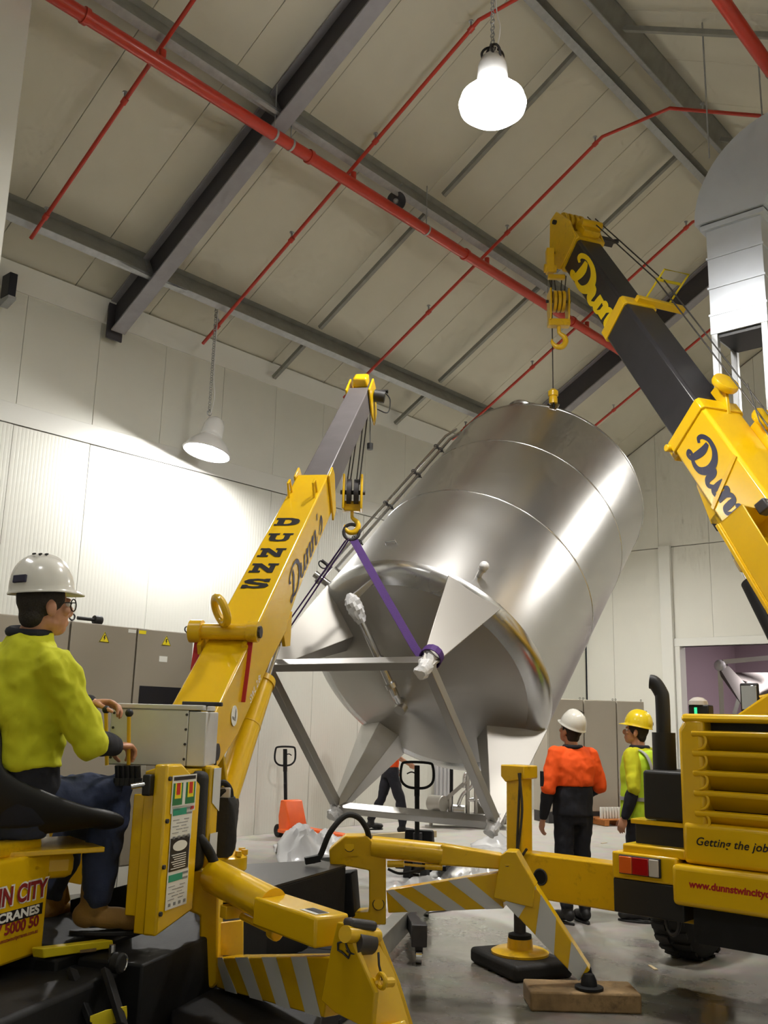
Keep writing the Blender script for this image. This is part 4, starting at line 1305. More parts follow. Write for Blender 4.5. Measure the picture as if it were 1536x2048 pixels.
for k, (x_, y_) in enumerate(((1098, 560), (1108, 560), (1124, 560), (1132, 560))):
    MB().cyl(P(x_, y_ - 8, 12.4), hk2 + side * (-0.07 + 0.047 * k) + dz * 0.1, 0.008, n=6).build('hoist_fall', 'rope_steel', hb2)
lt = thing('overhaul_block', 'small yellow block on a single rope fixed to the top of the tank', 'hook block', LUG)
MB().lathe(LUG + V((0, 0, 0.06)), (0, 0, 1), [(0, 0.03), (0.01, 0.055), (0.07, 0.055), (0.1, 0.05), (0.11, 0.065), (0.17, 0.065), (0.2, 0.03)], 20, True, True).build('body', 'yellow_paint', lt)
MB().torus(LUG + V((0, 0, 0.03)), side, 0.045, 0.013, 18, 8).build('shackle', 'black_paint', lt)
MB().cyl(LUG + V((0, 0, 0.24)), V((LUG.x, LUG.y, bp_(-0.3).z - 0.25)), 0.008, n=6).build('rope', 'rope_steel', lt)
aux = P(1100, 520, 12.4)
MB().box(aux - V((0, 0, 0.02)), (0.1, 0.12, 0.34), (side, away, dz)).cyl(aux - side * 0.08 - dz * 0.12, aux + side * 0.08 - dz * 0.12, 0.06, n=16).build('auxiliary_head', 'yellow_paint', RC, bevel=0.012)
MB().box(aux + side * 0.08 - dz * 0.24, (0.22, 0.06, 0.06), (side, away, dz)).build('trip_bar', 'yellow_paint', RC, bevel=0.008)
# ------------------------------------------------------------------ left crane: small crawler crane
LF, LR, LO = V((-0.413, 0.911, 0)), V((0.911, 0.413, 0)), V((-3.33, 2.70, 0))
def LC(f, r, z):
    return LO + LF * f + LR * r + V((0, 0, z))
LAX = (LR, LF, V((0, 0, 1)))
MC = thing('crawler_crane', 'small yellow crawler crane with striped outriggers and lettered boom beside the seated operator', 'crane', LC(0.9, -0.4, 0))
def lbox(f0, f1, r0, r1, z0, z1):
    return MB().box(LC((f0 + f1) / 2, (r0 + r1) / 2, (z0 + z1) / 2), (r1 - r0, f1 - f0, z1 - z0), LAX)
def inv_t(pts, x0, t0, x1, t1):
    "photo polygon on a receding plane: distance t0 at x0, t1 at x1"
    out = []
    for x, y in pts:
        k_ = (x - x0) / (x1 - x0)
        out.append(P(x, y, 1.0 / ((1 - k_) / t0 + k_ / t1)))
    return out
def facing(p, q, up=(0, 0, 1)):
    n_ = (V(q) - V(p)).cross(V(up)).normalized()
    return n_ if n_.dot(CAM - V(p)) > 0 else -n_
# chassis and tracks
lbox(-1.3, 0.95, -0.95, -0.12, 0.28, 0.72).build('chassis', 'black_paint', MC, bevel=0.02)
dk = [PZ(x, y, 0.755) for x, y in ((440, 1735), (640, 1724), (692, 1734), (545, 1777), (440, 1800))]
MB().prism([V((q.x, q.y, 0.36)) for q in dk], (0, 0, 0.395)).build('front_deck', 'black_paint', MC, bevel=0.008)
MB().prism(dk, (0, 0, 0.012)).build('deck_plate', 'boom_black', MC)
MB().beam(PZ(640, 1790, 0.55), P(712, 1785, 6.1), 0.2, 0.26).build('deck_beam', 'black_paint', MC, bevel=0.008)
for rr in (-0.05, -0.98):
    tk_ = MB()
    out = []
    f0, f1, zr = -0.75, 1.9, 0.19
    for k in range(9):
        q = math.pi / 2 + math.pi * k / 8
        out.append((f0 + math.cos(q) * zr, zr + 0.01 + math.sin(q) * zr))
    for k in range(9):
        q = -math.pi / 2 + math.pi * k / 8
        out.append((f1 + math.cos(q) * zr, zr + 0.01 + math.sin(q) * zr))
    to = tk_.prism([LC(f, rr - 0.1, z) for f, z in out], LR * 0.2).build('rubber_track', 'black_rubber', MC)
    lug = MB()
    n_ = 44
    per = [(out[i], out[(i + 1) % len(out)]) for i in range(len(out))]
    tot = sum(math.dist(a, b) for a, b in per)
    for k in range(n_):
        s = tot * k / n_
        for a, b in per:
            d = math.dist(a, b)
            if s <= d:
                e = ((b[0] - a[0]) / d, (b[1] - a[1]) / d)
                c = (a[0] + e[0] * s, a[1] + e[1] * s)
                nrm = LF * e[1] - V((0, 0, 1)) * e[0]
                lug.box(LC(c[0], rr, c[1]) + nrm * -0.012, (0.21, 0.032, 0.03), (LR, LF * e[0] + V((0, 0, 1)) * e[1], nrm))
                break
            s -= d
    lo_ = lug.build('track_lugs', 'black_rubber', to)
    lo_['kind'] = 'stuff'
    for fw in (-0.6, 0.0, 0.6, 1.2, 1.8):
        MB().cyl(LC(fw, rr - 0.11, 0.16), LC(fw, rr + 0.11, 0.16), 0.1, n=18).build('road_wheel', 'dark_steel', to)
# slew column
ZC = P(470, 1722, 4.9).z
col = LC(0.9, -0.3, 0)
MB().lathe(LC(0.9, -0.38, 0.75), (0, 0, 1), [(0, 0.15), (0.03, 0.15), (0.05, 0.115), (0.12, 0.11), (0.14, 0.13), (0.2, 0.13), (0.215, 0.11)], 36, True, True).build('slew_column', 'yellow_paint', MC, smooth=40)
for k in range(10):
    q = 2 * math.pi * k / 10
    MB().cyl(LC(0.9 + math.cos(q) * 0.115, -0.38 + math.sin(q) * 0.115, 0.96), LC(0.9 + math.cos(q) * 0.115, -0.38 + math.sin(q) * 0.115, 0.985), 0.018, n=6).build('bolt', 'yellow_paint', MC)
# boom geometry
K1 = P(722, 795, 9.1)
K0 = P(398, 1470, 4.55)
kd = (K1 - K0).normalized()
ks = kd.cross(V((0, 0, 1))).normalized()               # to the right of the boom
ku = ks.cross(kd).normalized()
KL = (K1 - K0).length
def kp(s, a=0.0, b=0.0):
    "s metres up from the foot, a to the right, b above the centre line"
    return K0 + kd * s + ks * a + ku * b
def k_px(x, y):
    i_ = min(range(0, 700), key=lambda k_: ((lambda q: (768 + FPX * q.dot(CR) / q.dot(_f) - x) ** 2 + (1024 - FPX * q.dot(CU) / q.dot(_f) - y) ** 2)(kp(k_ * 0.01) - CAM)))
    return i_ * 0.01
KW, KH = 0.235, 0.30
sj = k_px(628, 985)
bm_ = MB()
ring = lambda s, w, h0, h1: [kp(s, -w / 2, h0), kp(s, w / 2, h0), kp(s, w / 2, h1), kp(s, -w / 2, h1)]
skn = k_px(540, 1190)
rings_ = [ring(-0.25, KW, -0.06, 0.16), ring(0.2, KW, -0.15, 0.16), ring(skn * 0.62, KW, -0.17, 0.15), ring(skn - 0.1, KW, -0.21, 0.15), ring(skn + 0.05, KW, -0.17, 0.15), ring(skn + 0.25, KW, -0.15, 0.15), ring(sj, KW, -0.15, 0.15)]
main_ = bm_.loft(rings_).build('main_boom', 'yellow_clean', MC, bevel=0.01, smooth=20)
MB().hexa(ring(sj - 0.4, KW - 0.045, -0.115, 0.115), ring(KL - 0.05, KW - 0.045, -0.115, 0.115)).build('boom_extension', 'boom_grey', MC, bevel=0.008)
for s in (-1, 1):
    MB().prism([kp(sj - 0.06, s * (KW / 2 + 0.002), -0.2), kp(sj + 0.05, s * (KW / 2 + 0.002), -0.17), kp(sj + 0.13, s * (KW / 2 + 0.002), 0.1), kp(sj + 0.09, s * (KW / 2 + 0.002), 0.17), kp(sj - 0.06, s * (KW / 2 + 0.002), 0.16)], ks * s * 0.015).build('boom_collar_plate', 'yellow_clean', MC, bevel=0.004)
for s in (-1, 1):
    q = kp(sj - 0.42, s * 0.09, 0.152)
    MB().tube([q - ku * 0.01, q + ku * 0.1 + kd * 0.02, q + ku * 0.1 + kd * 0.08, q + kd * 0.1 - ku * 0.01], 0.009, 8).build('rope_loop', 'yellow_clean', MC)
# lettering on the boom
zz = V((0, 0, 1))
pxs = ((577, 1052), (565, 1085), (548, 1116), (530, 1147), (513, 1178))
for ch, (x_, y_) in zip('DUNNS', pxs):
    s_ = k_px(x_ + 16, y_ + 38)
    slab_letter(ch, kp(s_, -0.01, 0.15), ks, kd, 0.165, 0.115, 'text_black', MC)
script_lettering("Dunn's", kp(sj - 1.42, KW / 2, -0.115), kd, ku, 0.19, 'text_navy', MC, slant=0.12, fat=0.75, wx=1.75)
lettering('SWL 2.8t', kp(0.55, KW / 2, -0.12), kd, ku, 0.06, 'text_white', MC, shear=0.1)
# boom tip
tip = MB()
for s in (-1, 1):
    tip.prism([kp(a, s * 0.1, b) for a, b in ((KL - 0.12, -0.14), (KL - 0.16, 0.13), (KL + 0.12, 0.15), (KL + 0.2, 0.04), (KL + 0.14, -0.22), (KL - 0.02, -0.28))], ks * s * 0.018)
tip.build('boom_head', 'yellow_clean', MC, bevel=0.006)
MB().box(kp(KL + 0.08, 0, 0.14), (0.14, 0.16, 0.1), (ks, kd, ku)).build('head_cap', 'yellow_clean', MC, bevel=0.02)
for a in (-0.05, 0.05):
    MB().cyl(kp(KL + 0.06, a - 0.02, -0.05), kp(KL + 0.06, a + 0.02, -0.05), 0.1, n=24).build('sheave', 'dark_steel', MC)
MB().cyl(kp(KL + 0.05, 0.12, 0.0), kp(KL + 0.05, 0.22, -0.02), 0.06, n=16).box(kp(KL + 0.1, 0.17, 0.02), (0.16, 0.03, 0.03), (ks, kd, ku)).build('limit_switch', 'black_plastic', MC)
MB().tube([kp(KL + 0.08, 0.22, 0.02), kp(KL + 0.06, 0.27, -0.05), kp(KL - 0.02, 0.25, -0.15), kp(KL - 0.06, 0.16, -0.1)], 0.006, 6, smooth=5).build('switch_cable', 'black_rubber', MC)
# falls of rope to the hook block
for a, b in ((-0.05, -0.06), (-0.02, -0.03), (0.02, 0.03), (0.055, 0.06)):
    MB().cyl(kp(KL + 0.03, a, -0.13), cb + side * b + dz * 0.16, 0.0065, n=6).build('hoist_rope', 'rope_steel', hb)
sw = P(740, 893, 9.1)
MB().cyl(kp(KL + 0.12, 0.06, -0.15), sw + dz * 0.02, 0.004, n=6).cyl(sw - dz * 0.03, sw + dz * 0.03, 0.03, n=12).build('trip_weight', 'black_plastic', MC)
# eye and cross tube on the boom back
ey = kp(k_px(428, 1310), -0.02, 0.2)
MB().torus(ey + ku * 0.13, (kd * 0.66 + ks * 0.72), 0.072, 0.021, 30, 10, up=ku).build('lifting_eye', 'yellow_paint', MC)
MB().cyl(ey - ks * 0.16, ey + ks * 0.16, 0.042, n=20).build('cross_tube', 'yellow_paint', MC)
MB().cyl(ey + ks * 0.13, ey + ks * 0.185, 0.055, n=20).build('tube_cap', 'yellow_paint', MC)
MB().cyl(ey - ks * 0.185, ey - ks * 0.12, 0.06, n=20).build('tube_cap', 'yellow_paint', MC)
MB().cyl(ey + ks * 0.185, ey + ks * 0.2, 0.032, n=8).build('tube_bolt', 'dark_steel', MC)
for s in (-1, 1):
    a0 = ey + ks * s * 0.14 - dz * 0.04
    MB().ribbon([a0, a0 - dz * 0.12 - kd * 0.04, a0 - dz * 0.26 - kd * 0.1 + ks * s * 0.0], ks, 0.035, 0.008).build('red_strap', 'red_strap', MC)
    MB().prism([ey + ks * s * 0.11 + ku * -0.03 + kd * 0.06, ey + ks * s * 0.11 - ku * 0.03 - kd * 0.08, ey + ks * s * 0.11 - ku * 0.12 - kd * 0.1, ey + ks * s * 0.11 - ku * 0.12 + kd * 0.1], ks * s * 0.02).build('tube_lug', 'yellow_paint', MC)
# badge on the boom side
bg = kp(k_px(432, 1415) - 0.05, KW / 2 + 0.002, -0.02)
MB().cyl(bg, bg + ks * 0.003, 0.05, n=24).build('round_badge', 'decal_white', MC)
MB().prism([bg + ks * 0.004 + kd * a + ku * b for a, b in ((0.03, 0.02), (0.0, -0.012), (-0.03, 0.02), (-0.03, 0.004), (0.0, -0.03), (0.03, 0.004))], ks * 0.001).build('badge_chevron', 'decal_grey', MC)
# mast plates carrying the boom foot
for tt_ in (4.62, 4.86):
    MB().prism([P(x, y, tt_) for x, y in ((376, 1440), (418, 1440), (446, 1500), (458, 1590), (462, 1705), (404, 1705), (398, 1560))], away * 0.03).build('mast_plate', 'yellow_clean', MC, bevel=0.006)
MB().cyl(kp(-0.12, -0.14, 0), kp(-0.12, 0.128, 0), 0.04, n=18).build('boom_pin', 'dark_steel', MC)
# lift cylinder
c_top = kp(skn - 0.0, 0.05, -0.25)
c_bot = P(446, 1610, 4.88)
ax_ = (c_top - c_bot).normalized()
LLc = (c_top - c_bot).length
MB().cyl(c_bot, c_bot + ax_ * LLc * 0.66, 0.068, n=28).build('lift_cylinder', 'yellow_clean', MC)
MB().cyl(c_bot + ax_ * LLc * 0.64, c_bot + ax_ * LLc * 0.67, 0.074, n=28).cyl(c_bot + ax_ * LLc * 0.40, c_bot + ax_ * LLc * 0.408, 0.0695, n=28).build('gland_ring', 'yellow_paint', MC)
MB().cyl(c_bot + ax_ * LLc * 0.66, c_top, 0.036, n=24).build('lift_rod', 'chrome', MC)
MB().prism([kp(skn - 0.12, KW / 2 - 0.03, -0.2), kp(skn + 0.12, KW / 2 - 0.03, -0.2), kp(skn - 0.02, KW / 2 - 0.03, -0.36), kp(skn - 0.12, KW / 2 - 0.03, -0.3)], ks * 0.02).build('rod_bracket', 'yellow_paint', MC)
MB().cyl(c_bot - ks * 0.09, c_bot + ks * 0.075, 0.035, n=16).build('cylinder_pin', 'dark_steel', MC)
# grey rear cylinder column seen behind
# hydraulic pipes and hoses on the mast
q0 = P(415, 1478, 4.5)
for k in range(2):
    o_ = V((0, 0, -0.035 * k)) - side * 0.02 * k
    MB().tube([P(405, 1482, 4.45) + o_, P(428, 1482, 4.42) + o_, P(429, 1492, 4.42) + o_, P(428, 1525, 4.42) + o_], 0.012, 10).build('steel_pipe', 'yellow_paint', MC)
    MB().tube([P(427 - 6 * k, 1518, 4.42), P(424 - 7 * k, 1560, 4.4), P(418 - 7 * k, 1600 - 12 * k, 4.4), P(426 - 4 * k, 1608, 4.4)], 0.016, 10, smooth=6).build('hydraulic_hose', 'black_rubber', MC)
    MB().tube([P(425 + 2 * k, 1585 + 14 * k, 4.38), P(445 + 4 * k, 1565 + 16 * k, 4.4), P(460, 1580 + 14 * k, 4.42), P(462, 1612, 4.44)], 0.014, 10, smooth=6).build('hydraulic_hose', 'black_rubber', MC)
# black valve bag
bagc = P(440, 1652, 4.4)
bag = MB()
rg = []
for k in range(9):
    h = -0.13 + 0.26 * k / 8
    ww = 0.078 * (1 - 0.25 * abs(k / 4 - 1) ** 4)
    rg.append([bagc + dz * h + side * math.copysign(abs(math.cos(q)) ** 0.6, math.cos(q)) * ww * (1 + 0.05 * math.sin(5 * q + k)) + away * math.copysign(abs(math.sin(q)) ** 0.6, math.sin(q)) * 0.07 * (1 + 0.06 * math.sin(7 * q + 2 * k)) for q in [2 * math.pi * j / 24 for j in range(24)]])
bag.loft(rg).build('valve_cover', 'black_rubber', MC, smooth=50)
MB().box(bagc + dz * 0.15 - away * 0.02 + side * 0.02, (0.05, 0.05, 0.05), (side, away, dz)).build('valve_body', 'lens_clear', MC, bevel=0.006)
# console with decals: the long yellow cabinet in front of the operator
zc0, zc1 = P(296, 1862, 3.72).z, P(322, 1530, 3.72).z
F0, F1, R0, R1 = -0.37, -0.08, -0.13, -0.02
con = MB().prism([LC(F0, R1, zc0 + 0.0), LC(F1, R1, zc0 + 0.05), LC(F1, R1, zc1 - 0.09), LC(F0 + 0.12, R1, zc1), LC(F0, R1, zc1)], LR * -0.06).build('console_panel', 'yellow_clean', MC, bevel=0.01)
MB().prism([LC(F0 + 0.02, R1 - 0.05, zc0), LC(F0 + 0.02, R0, zc0), LC(F0 + 0.02, R0, zc1 - 0.03), LC(F0 + 0.02, R1 - 0.05, zc1 - 0.01)], LF * 0.03).build('console_back', 'yellow_clean', MC, bevel=0.005)
MB().prism([LC(F0 + 0.03, R0 - 0.05, zc0 + 0.06), LC(F0 + 0.03, R0 + 0.01, zc0 + 0.06), LC(F0 + 0.03, R0 + 0.01, zc1 - 0.12), LC(F0 + 0.03, R0 - 0.05, zc1 - 0.12)], LF * 0.05).build('console_rail', 'yellow_clean', MC, bevel=0.005)
lbox(F0 + 0.02, F1 + 0.1, R0, R1 - 0.05, zc1 - 0.05, zc1 - 0.03).build('console_top', 'yellow_clean', MC, bevel=0.004)
for zz_ in (0.08, 0.25, 0.42, 0.58):
    c_ = LC(F0 + 0.018, R1 + 0.003, zc0 + zz_)
    MB().cyl(c_ - LR * 0.004, c_ + LR * 0.006, 0.009, n=8).build('console_screw', 'dark_steel', con)
def decal(fc, zc_, w_, h_, material='decal_white', lift=0.003, nm='decal'):
    c_ = LC(fc, R1 + lift, zc_)
    return MB().prism([c_ - LF * w_ / 2 - dz * h_ / 2, c_ + LF * w_ / 2 - dz * h_ / 2, c_ + LF * w_ / 2 + dz * h_ / 2, c_ - LF * w_ / 2 + dz * h_ / 2], LR * 0.001).build(nm, material, con, smooth=0)
def zy(y):
    return P(318, y, 3.74).z
fcx = (F0 + F1) / 2 - 0.005
# load chart
zc_ = zy(1590)
decal(fcx, zc_, 0.2, 0.145)
decal(fcx, zc_ + 0.06, 0.18, 0.014, 'text_black', 0.004)
for s in (-1, 1):
    decal(fcx + s * 0.052, zc_ - 0.0, 0.078, 0.085, 'decal_green', 0.004)
    decal(fcx + s * 0.052, zc_ + 0.013, 0.05, 0.06, 'decal_yellow', 0.005)
    decal(fcx + s * 0.052, zc_ + 0.02, 0.028, 0.045, 'decal_red', 0.006)
decal(fcx + 0.075, zc_ - 0.06, 0.03, 0.012, 'decal_red', 0.004)
decal(fcx - 0.05, zc_ - 0.06, 0.05, 0.005, 'decal_grey', 0.004)
for yy_ in (1650, 1780):
    zc_ = zy(yy_)
    decal(fcx - 0.004, zc_, 0.17, 0.135)
    decal(fcx - 0.025, zc_ + 0.046, 0.11, 0.026, 'decal_teal', 0.004)
    decal(fcx + 0.052, zc_ + 0.056, 0.045, 0.008, 'decal_grey', 0.004)
    decal(fcx + 0.052, zc_ + 0.036, 0.045, 0.008, 'decal_grey', 0.004)
    for k in range(5):
        decal(fcx - 0.05 + (k % 2) * 0.03, zc_ + 0.015 - k * 0.012, 0.05, 0.0025, 'decal_grey', 0.004)
        decal(fcx + 0.035 - (k % 3) * 0.01, zc_ + 0.015 - k * 0.012, 0.04, 0.0025, 'decal_grey', 0.004)
    for k in range(4):
        decal(fcx - 0.06 + k * 0.04, zc_ - 0.052, 0.018, 0.012, 'decal_grey', 0.004)
zc_ = zy(1710)
decal(fcx - 0.006, zc_, 0.165, 0.135)
decal(fcx - 0.006, zc_, 0.155, 0.125, 'text_black', 0.004)
c_ = LC(fcx - 0.006, R1 + 0.0055, zc_ + 0.03)
MB()._add([c_ + LF * 0.058 * math.cos(q) + dz * 0.02 * math.sin(q) for q in [2 * math.pi * j / 28 for j in range(28)]], [tuple(range(28))]).build('decal', 'decal_white', con, smooth=0)
for k in range(7):
    decal(fcx - 0.012 + (k % 3) * 0.006, zc_ - 0.002 - k * 0.0085, 0.115 - 0.01 * (k % 3), 0.003, 'decal_white', 0.005)
# dark padded cover and striped guard behind the console
lbox(F1 + 0.01, F1 + 0.09, R1 - 0.24, R1 - 0.0, P(392, 1745, 3.95).z, P(392, 1545, 3.95).z).build('padded_cover', 'black_rubber', MC, bevel=0.03, seg=4)
gz0, gz1 = P(402, 1775, 4.1).z, P(402, 1532, 4.1).z
gd_ = lbox(F1 + 0.12, F1 + 0.2, R1 - 0.3, R1 - 0.01, gz0, gz1).build('side_guard', 'yellow_clean', MC, bevel=0.015)
for a_, b_ in ((0.12, 0.45), (0.7, 0.98)):
    h_ = gz1 - gz0
    MB().prism([LC(F1 + 0.125, R1 - 0.007, gz0 + h_ * a_), LC(F1 + 0.195, R1 - 0.007, gz0 + h_ * (a_ - 0.08)), LC(F1 + 0.195, R1 - 0.007, gz0 + h_ * b_), LC(F1 + 0.125, R1 - 0.007, gz0 + h_ * b_)], LR * 0.001).build('guard_stripe', 'white_stripe', gd_, smooth=0)
# aluminium cabinet on top
al0 = P(213, 1530, 4.1)
al1 = P(408, 1530, 4.1)
az0, az1 = P(300, 1531, 4.1).z, P(300, 1418, 4.1).z
def albox(a0, a1, d0, d1, z0, z1):
    o_ = V((al0.x, al0.y, 0))
    return MB().prism([o_ + side * a0 + away * d0 + dz * z0, o_ + side * a1 + away * d0 + dz * z0, o_ + side * a1 + away * d1 + dz * z0, o_ + side * a0 + away * d1 + dz * z0], dz * (z1 - z0))
wA_ = (al1 - al0).dot(side)
ab = albox(0, wA_ * 0.81, 0, 0.3, az0, az1).build('battery_cabinet', 'aluminium', MC, bevel=0.005)
albox(wA_ * 0.812, wA_, 0.0, 0.3, az0, az1 - 0.005).build('cabinet_end', 'aluminium', ab, bevel=0.005)
albox(0.01, wA_ * 0.96, -0.005, 0.31, az1, az1 + 0.022).build('cabinet_lid', 'aluminium', ab, bevel=0.004)
for k in range(4):
    c_ = V((al0.x, al0.y, 0)) + side * wA_ * 0.79 + dz * (az0 + 0.03 + k * (az1 - az0 - 0.05) / 3)
    MB().cyl(c_, c_ - away * 0.004, 0.006, n=8).build('rivet', 'dark_steel', ab)
    c_ = V((al0.x, al0.y, 0)) + side * 0.015 + dz * (az0 + 0.03 + k * (az1 - az0 - 0.05) / 3)
    MB().cyl(c_, c_ - away * 0.004, 0.006, n=8).build('rivet', 'dark_steel', ab)
albox(wA_ * 0.7, wA_ * 1.12, 0.06, 0.1, az1 + 0.02, az1 + 0.038).build('wiper_bar', 'dark_steel', ab, bevel=0.004)
# levers
for (xb, yb_, xt, yt, tb) in ((215, 1515, 212, 1425, 3.98), (258, 1532, 258, 1432, 3.92)):
    b0, b1 = P(xb, yb_, tb), P(xt, yt, tb)
    lv = MB().cyl(b0 - dz * 0.03, b1, 0.008, n=10).build('lever', 'yellow_paint', MC)
    MB().ball(b1 + dz * 0.012, 0.017, 16).build('lever_knob', 'black_plastic', lv, smooth=60)
for k in range(5):
    q = P(236 + 10 * k, 1556, 3.9)
    MB().cyl(q, q + dz * 0.05 - LF * 0.01, 0.012, n=10).cyl(q - dz * 0.03, q, 0.018, n=10).build('short_lever', 'black_plastic', MC)
    d_ = P(243 + 11 * k, 1535, 3.93)
    MB().prism([d_ + side * a + dz * b for a, b in ((-0.009, -0.009), (0.009, -0.009), (0.009, 0.009), (-0.009, 0.009))], -away * 0.002).build('lever_decal', 'decal_white', MC, smooth=0)
MB().cyl(P(262, 1573, 3.72), P(292, 1568, 3.74), 0.011, n=12).build('chrome_handle', 'chrome', MC)
MB().box(P(298, 1570, 3.75), (0.035, 0.05, 0.08), (LR, LF, dz)).build('switch_box', 'black_plastic', MC, bevel=0.006)
# operator platform, lettered side box, steps
TZ1, TZ0 = P(80, 1708, 3.6).z, P(80, 1905, 3.6).z
tb_ = MB().prism([LC(-1.35, -0.92, TZ0), LC(-0.5, -0.92, TZ0), LC(-0.5, -0.42, TZ0), LC(-1.35, -0.42, TZ0)], (0, 0, TZ1 - TZ0)).build('lettered_box', 'yellow_clean', MC, bevel=0.012)
def on_side(x, y):
    "where a photo ray meets the camera side of the lettered box"
    d = ray(x, y)
    p0 = LC(0, -0.42, 0)
    return CAM + d * ((p0 - CAM).dot(LR) / d.dot(LR))
o_ = on_side(40, 1792)
e_ = on_side(84, 1790)
lettering('TWIN CITY', LC(-0.515, -0.42, o_.z + 0.006), LF, dz, 0.088, 'text_white', tb_, align='RIGHT', offset=0.0075, lift=0.002, width=0.42)
lettering('TWIN CITY', LC(-0.52, -0.42, o_.z + 0.006), LF, dz, 0.086, 'text_maroon', tb_, align='RIGHT', offset=0.003, lift=0.004, width=0.41)
z_ = on_side(40, 1828).z
MB().prism([LC(-0.53, -0.42, z_ - 0.02) , LC(-0.80, -0.42, z_ - 0.02), LC(-0.80, -0.42, z_ + 0.02), LC(-0.53, -0.42, z_ + 0.02)], LR * 0.002).build('name_band', 'text_black', tb_, smooth=0)
lettering('CRANES', LC(-0.55, -0.42, z_), LF, dz, 0.042, 'text_white', tb_, align='RIGHT', offset=0.0018, lift=0.003, width=0.235)
lettering('1317 5000 50', LC(-0.545, -0.42, on_side(40, 1852).z), LF, dz, 0.052, 'text_maroon', tb_, align='RIGHT', offset=0.002, lift=0.002, width=0.32)
lettering('dunnstwincitycranes.com.au', LC(-0.545, -0.42, on_side(40, 1872).z), LF, dz, 0.02, 'text_maroon', tb_, align='RIGHT', offset=0.0004, lift=0.002)
lbox(-1.35, -0.5, -0.95, -0.46, TZ1 - 0.01, TZ1 + 0.05).build('seat_mount', 'yellow_paint', MC, bevel=0.02)
fz = P(150, 1880, 3.62).z
lbox(-0.5, 0.12, -0.95, -0.36, fz - 0.04, fz - 0.015).build('foot_plate', 'black_paint', MC, bevel=0.004)
st_ = MB().prism(inv_t([(86, 1897), (226, 1880), (228, 1896), (88, 1917)], 86, 3.5, 228, 3.72), LR * -0.05).build('step_edge', 'yellow_safety', MC, bevel=0.004)
MB().prism(inv_t([(160, 1900), (192, 1896), (192, 1902), (160, 1906)], 86, 3.49, 228, 3.71), LR * 0.002).build('step_label', 'timber', st_, smooth=0)
lbox(-0.55, 0.1, -0.9, -0.32, 0.3, fz - 0.05).build('platform_skirt', 'black_paint', MC, bevel=0.01)
for xa, xb in ((143, 187), (212, 246)):
    MB().beam(P(xa, 1940, 3.45), P(xb, 2052, 3.3), 0.02, 0.05, up=away).build('step_stile', 'black_paint', MC, bevel=0.003)
MB().prism(inv_t([(178, 2043), (212, 2030), (253, 2022), (254, 2042), (190, 2060)], 178, 3.28, 254, 3.36), dz * 0.02).build('lower_step', 'yellow_safety', MC, bevel=0.006)
cw = P(236, 1926, 3.5)
MB().cyl(cw - LR * 0.02, cw + LR * 0.02, 0.036, n=24).build('caster_wheel', 'black_rubber', MC, bevel=0.008)
MB().torus(cw + LR * 0.02, LR, 0.03, 0.004, 24, 6, a0=-1.2, a1=1.4).build('caster_rim', 'chrome', MC)
MB().cyl(cw - dz * 0.0 - LR * 0.03, cw - LR * 0.03 + dz * 0.06, 0.012, n=8).build('caster_fork', 'chrome', MC)
# far platform panels seen past the legs
MB().prism(inv_t([(136, 1640), (176, 1640), (160, 1770), (134, 1765)], 136, 4.5, 176, 4.6), LF * 0.03).build('inner_panel', 'yellow_paint', MC, bevel=0.004)
MB().prism(inv_t([(104, 1660), (120, 1680), (142, 1800), (125, 1820)], 104, 4.25, 142, 4.2), -LR * 0.02).build('inner_brace', 'yellow_paint', MC, bevel=0.004)
MB().prism(inv_t([(140, 1800), (250, 1770), (268, 1800), (255, 1850), (140, 1860)], 140, 4.2, 268, 4.0), LF * 0.05).build('inner_tray', 'black_paint', MC, bevel=0.004)
MB().tube([P(262, 1800, 3.95), P(274, 1797, 3.93), P(275, 1806, 3.93), P(268, 1812, 3.93), P(274, 1816, 3.93)], 0.004, 6).build('pedal_spring', 'chrome', MC)
# seat: bucket with side wings
FO = (side * 0.8 + away * 0.6).normalized()
RO = FO.cross(dz).normalized()
so = P(35, 1668, 3.72)
def seat_pt(f, r, z):
    return V((so.x, so.y, so.z)) + FO * f + RO * r + dz * z
seat_rings = []
prof = [(-0.34, 0.36), (-0.32, 0.27), (-0.28, 0.15), (-0.22, 0.06), (-0.08, 0.0), (0.12, 0.0), (0.26, 0.03), (0.31, 0.0)]
inner = MB()
wid = [0.40, 0.46, 0.5, 0.5, 0.5, 0.5, 0.48, 0.46]
rows = []
for (f, z), wd_ in zip(prof, wid):
    row = []
    for k in range(11):
        u = -1 + 2 * k / 10
        wing = abs(u) ** 4
        row.append(seat_pt(f + wing * (0.12 if z > 0.1 else 0.04), u * wd_ / 2, z + wing * max(0.03, min(0.2, 0.2 - 0.45 * (f + 0.1)) if z < 0.3 else 0.04)))
    rows.append(row)
vs = [q for r_ in rows for q in r_]
fs = [(i * 11 + k, i * 11 + k + 1, (i + 1) * 11 + k + 1, (i + 1) * 11 + k) for i in range(len(rows) - 1) for k in range(10)]
so_ = MB()
so_._add(vs, fs)
seat_o = so_.build('operator_seat', 'black_plastic', MC, smooth=60)
m_ = seat_o.modifiers.new('shell', 'SOLIDIFY')
m_.thickness = 0.05
m_.offset = -1
m2_ = seat_o.modifiers.new('sub', 'SUBSURF')
m2_.levels = m2_.render_levels = 2
lbox_ = MB().prism([seat_pt(-0.2, -0.2, -0.06), seat_pt(0.28, -0.2, -0.06), seat_pt(0.28, 0.2, -0.06), seat_pt(-0.2, 0.2, -0.06)], (0, 0, 0.02)).build('seat_frame', 'yellow_paint', MC, bevel=0.004)
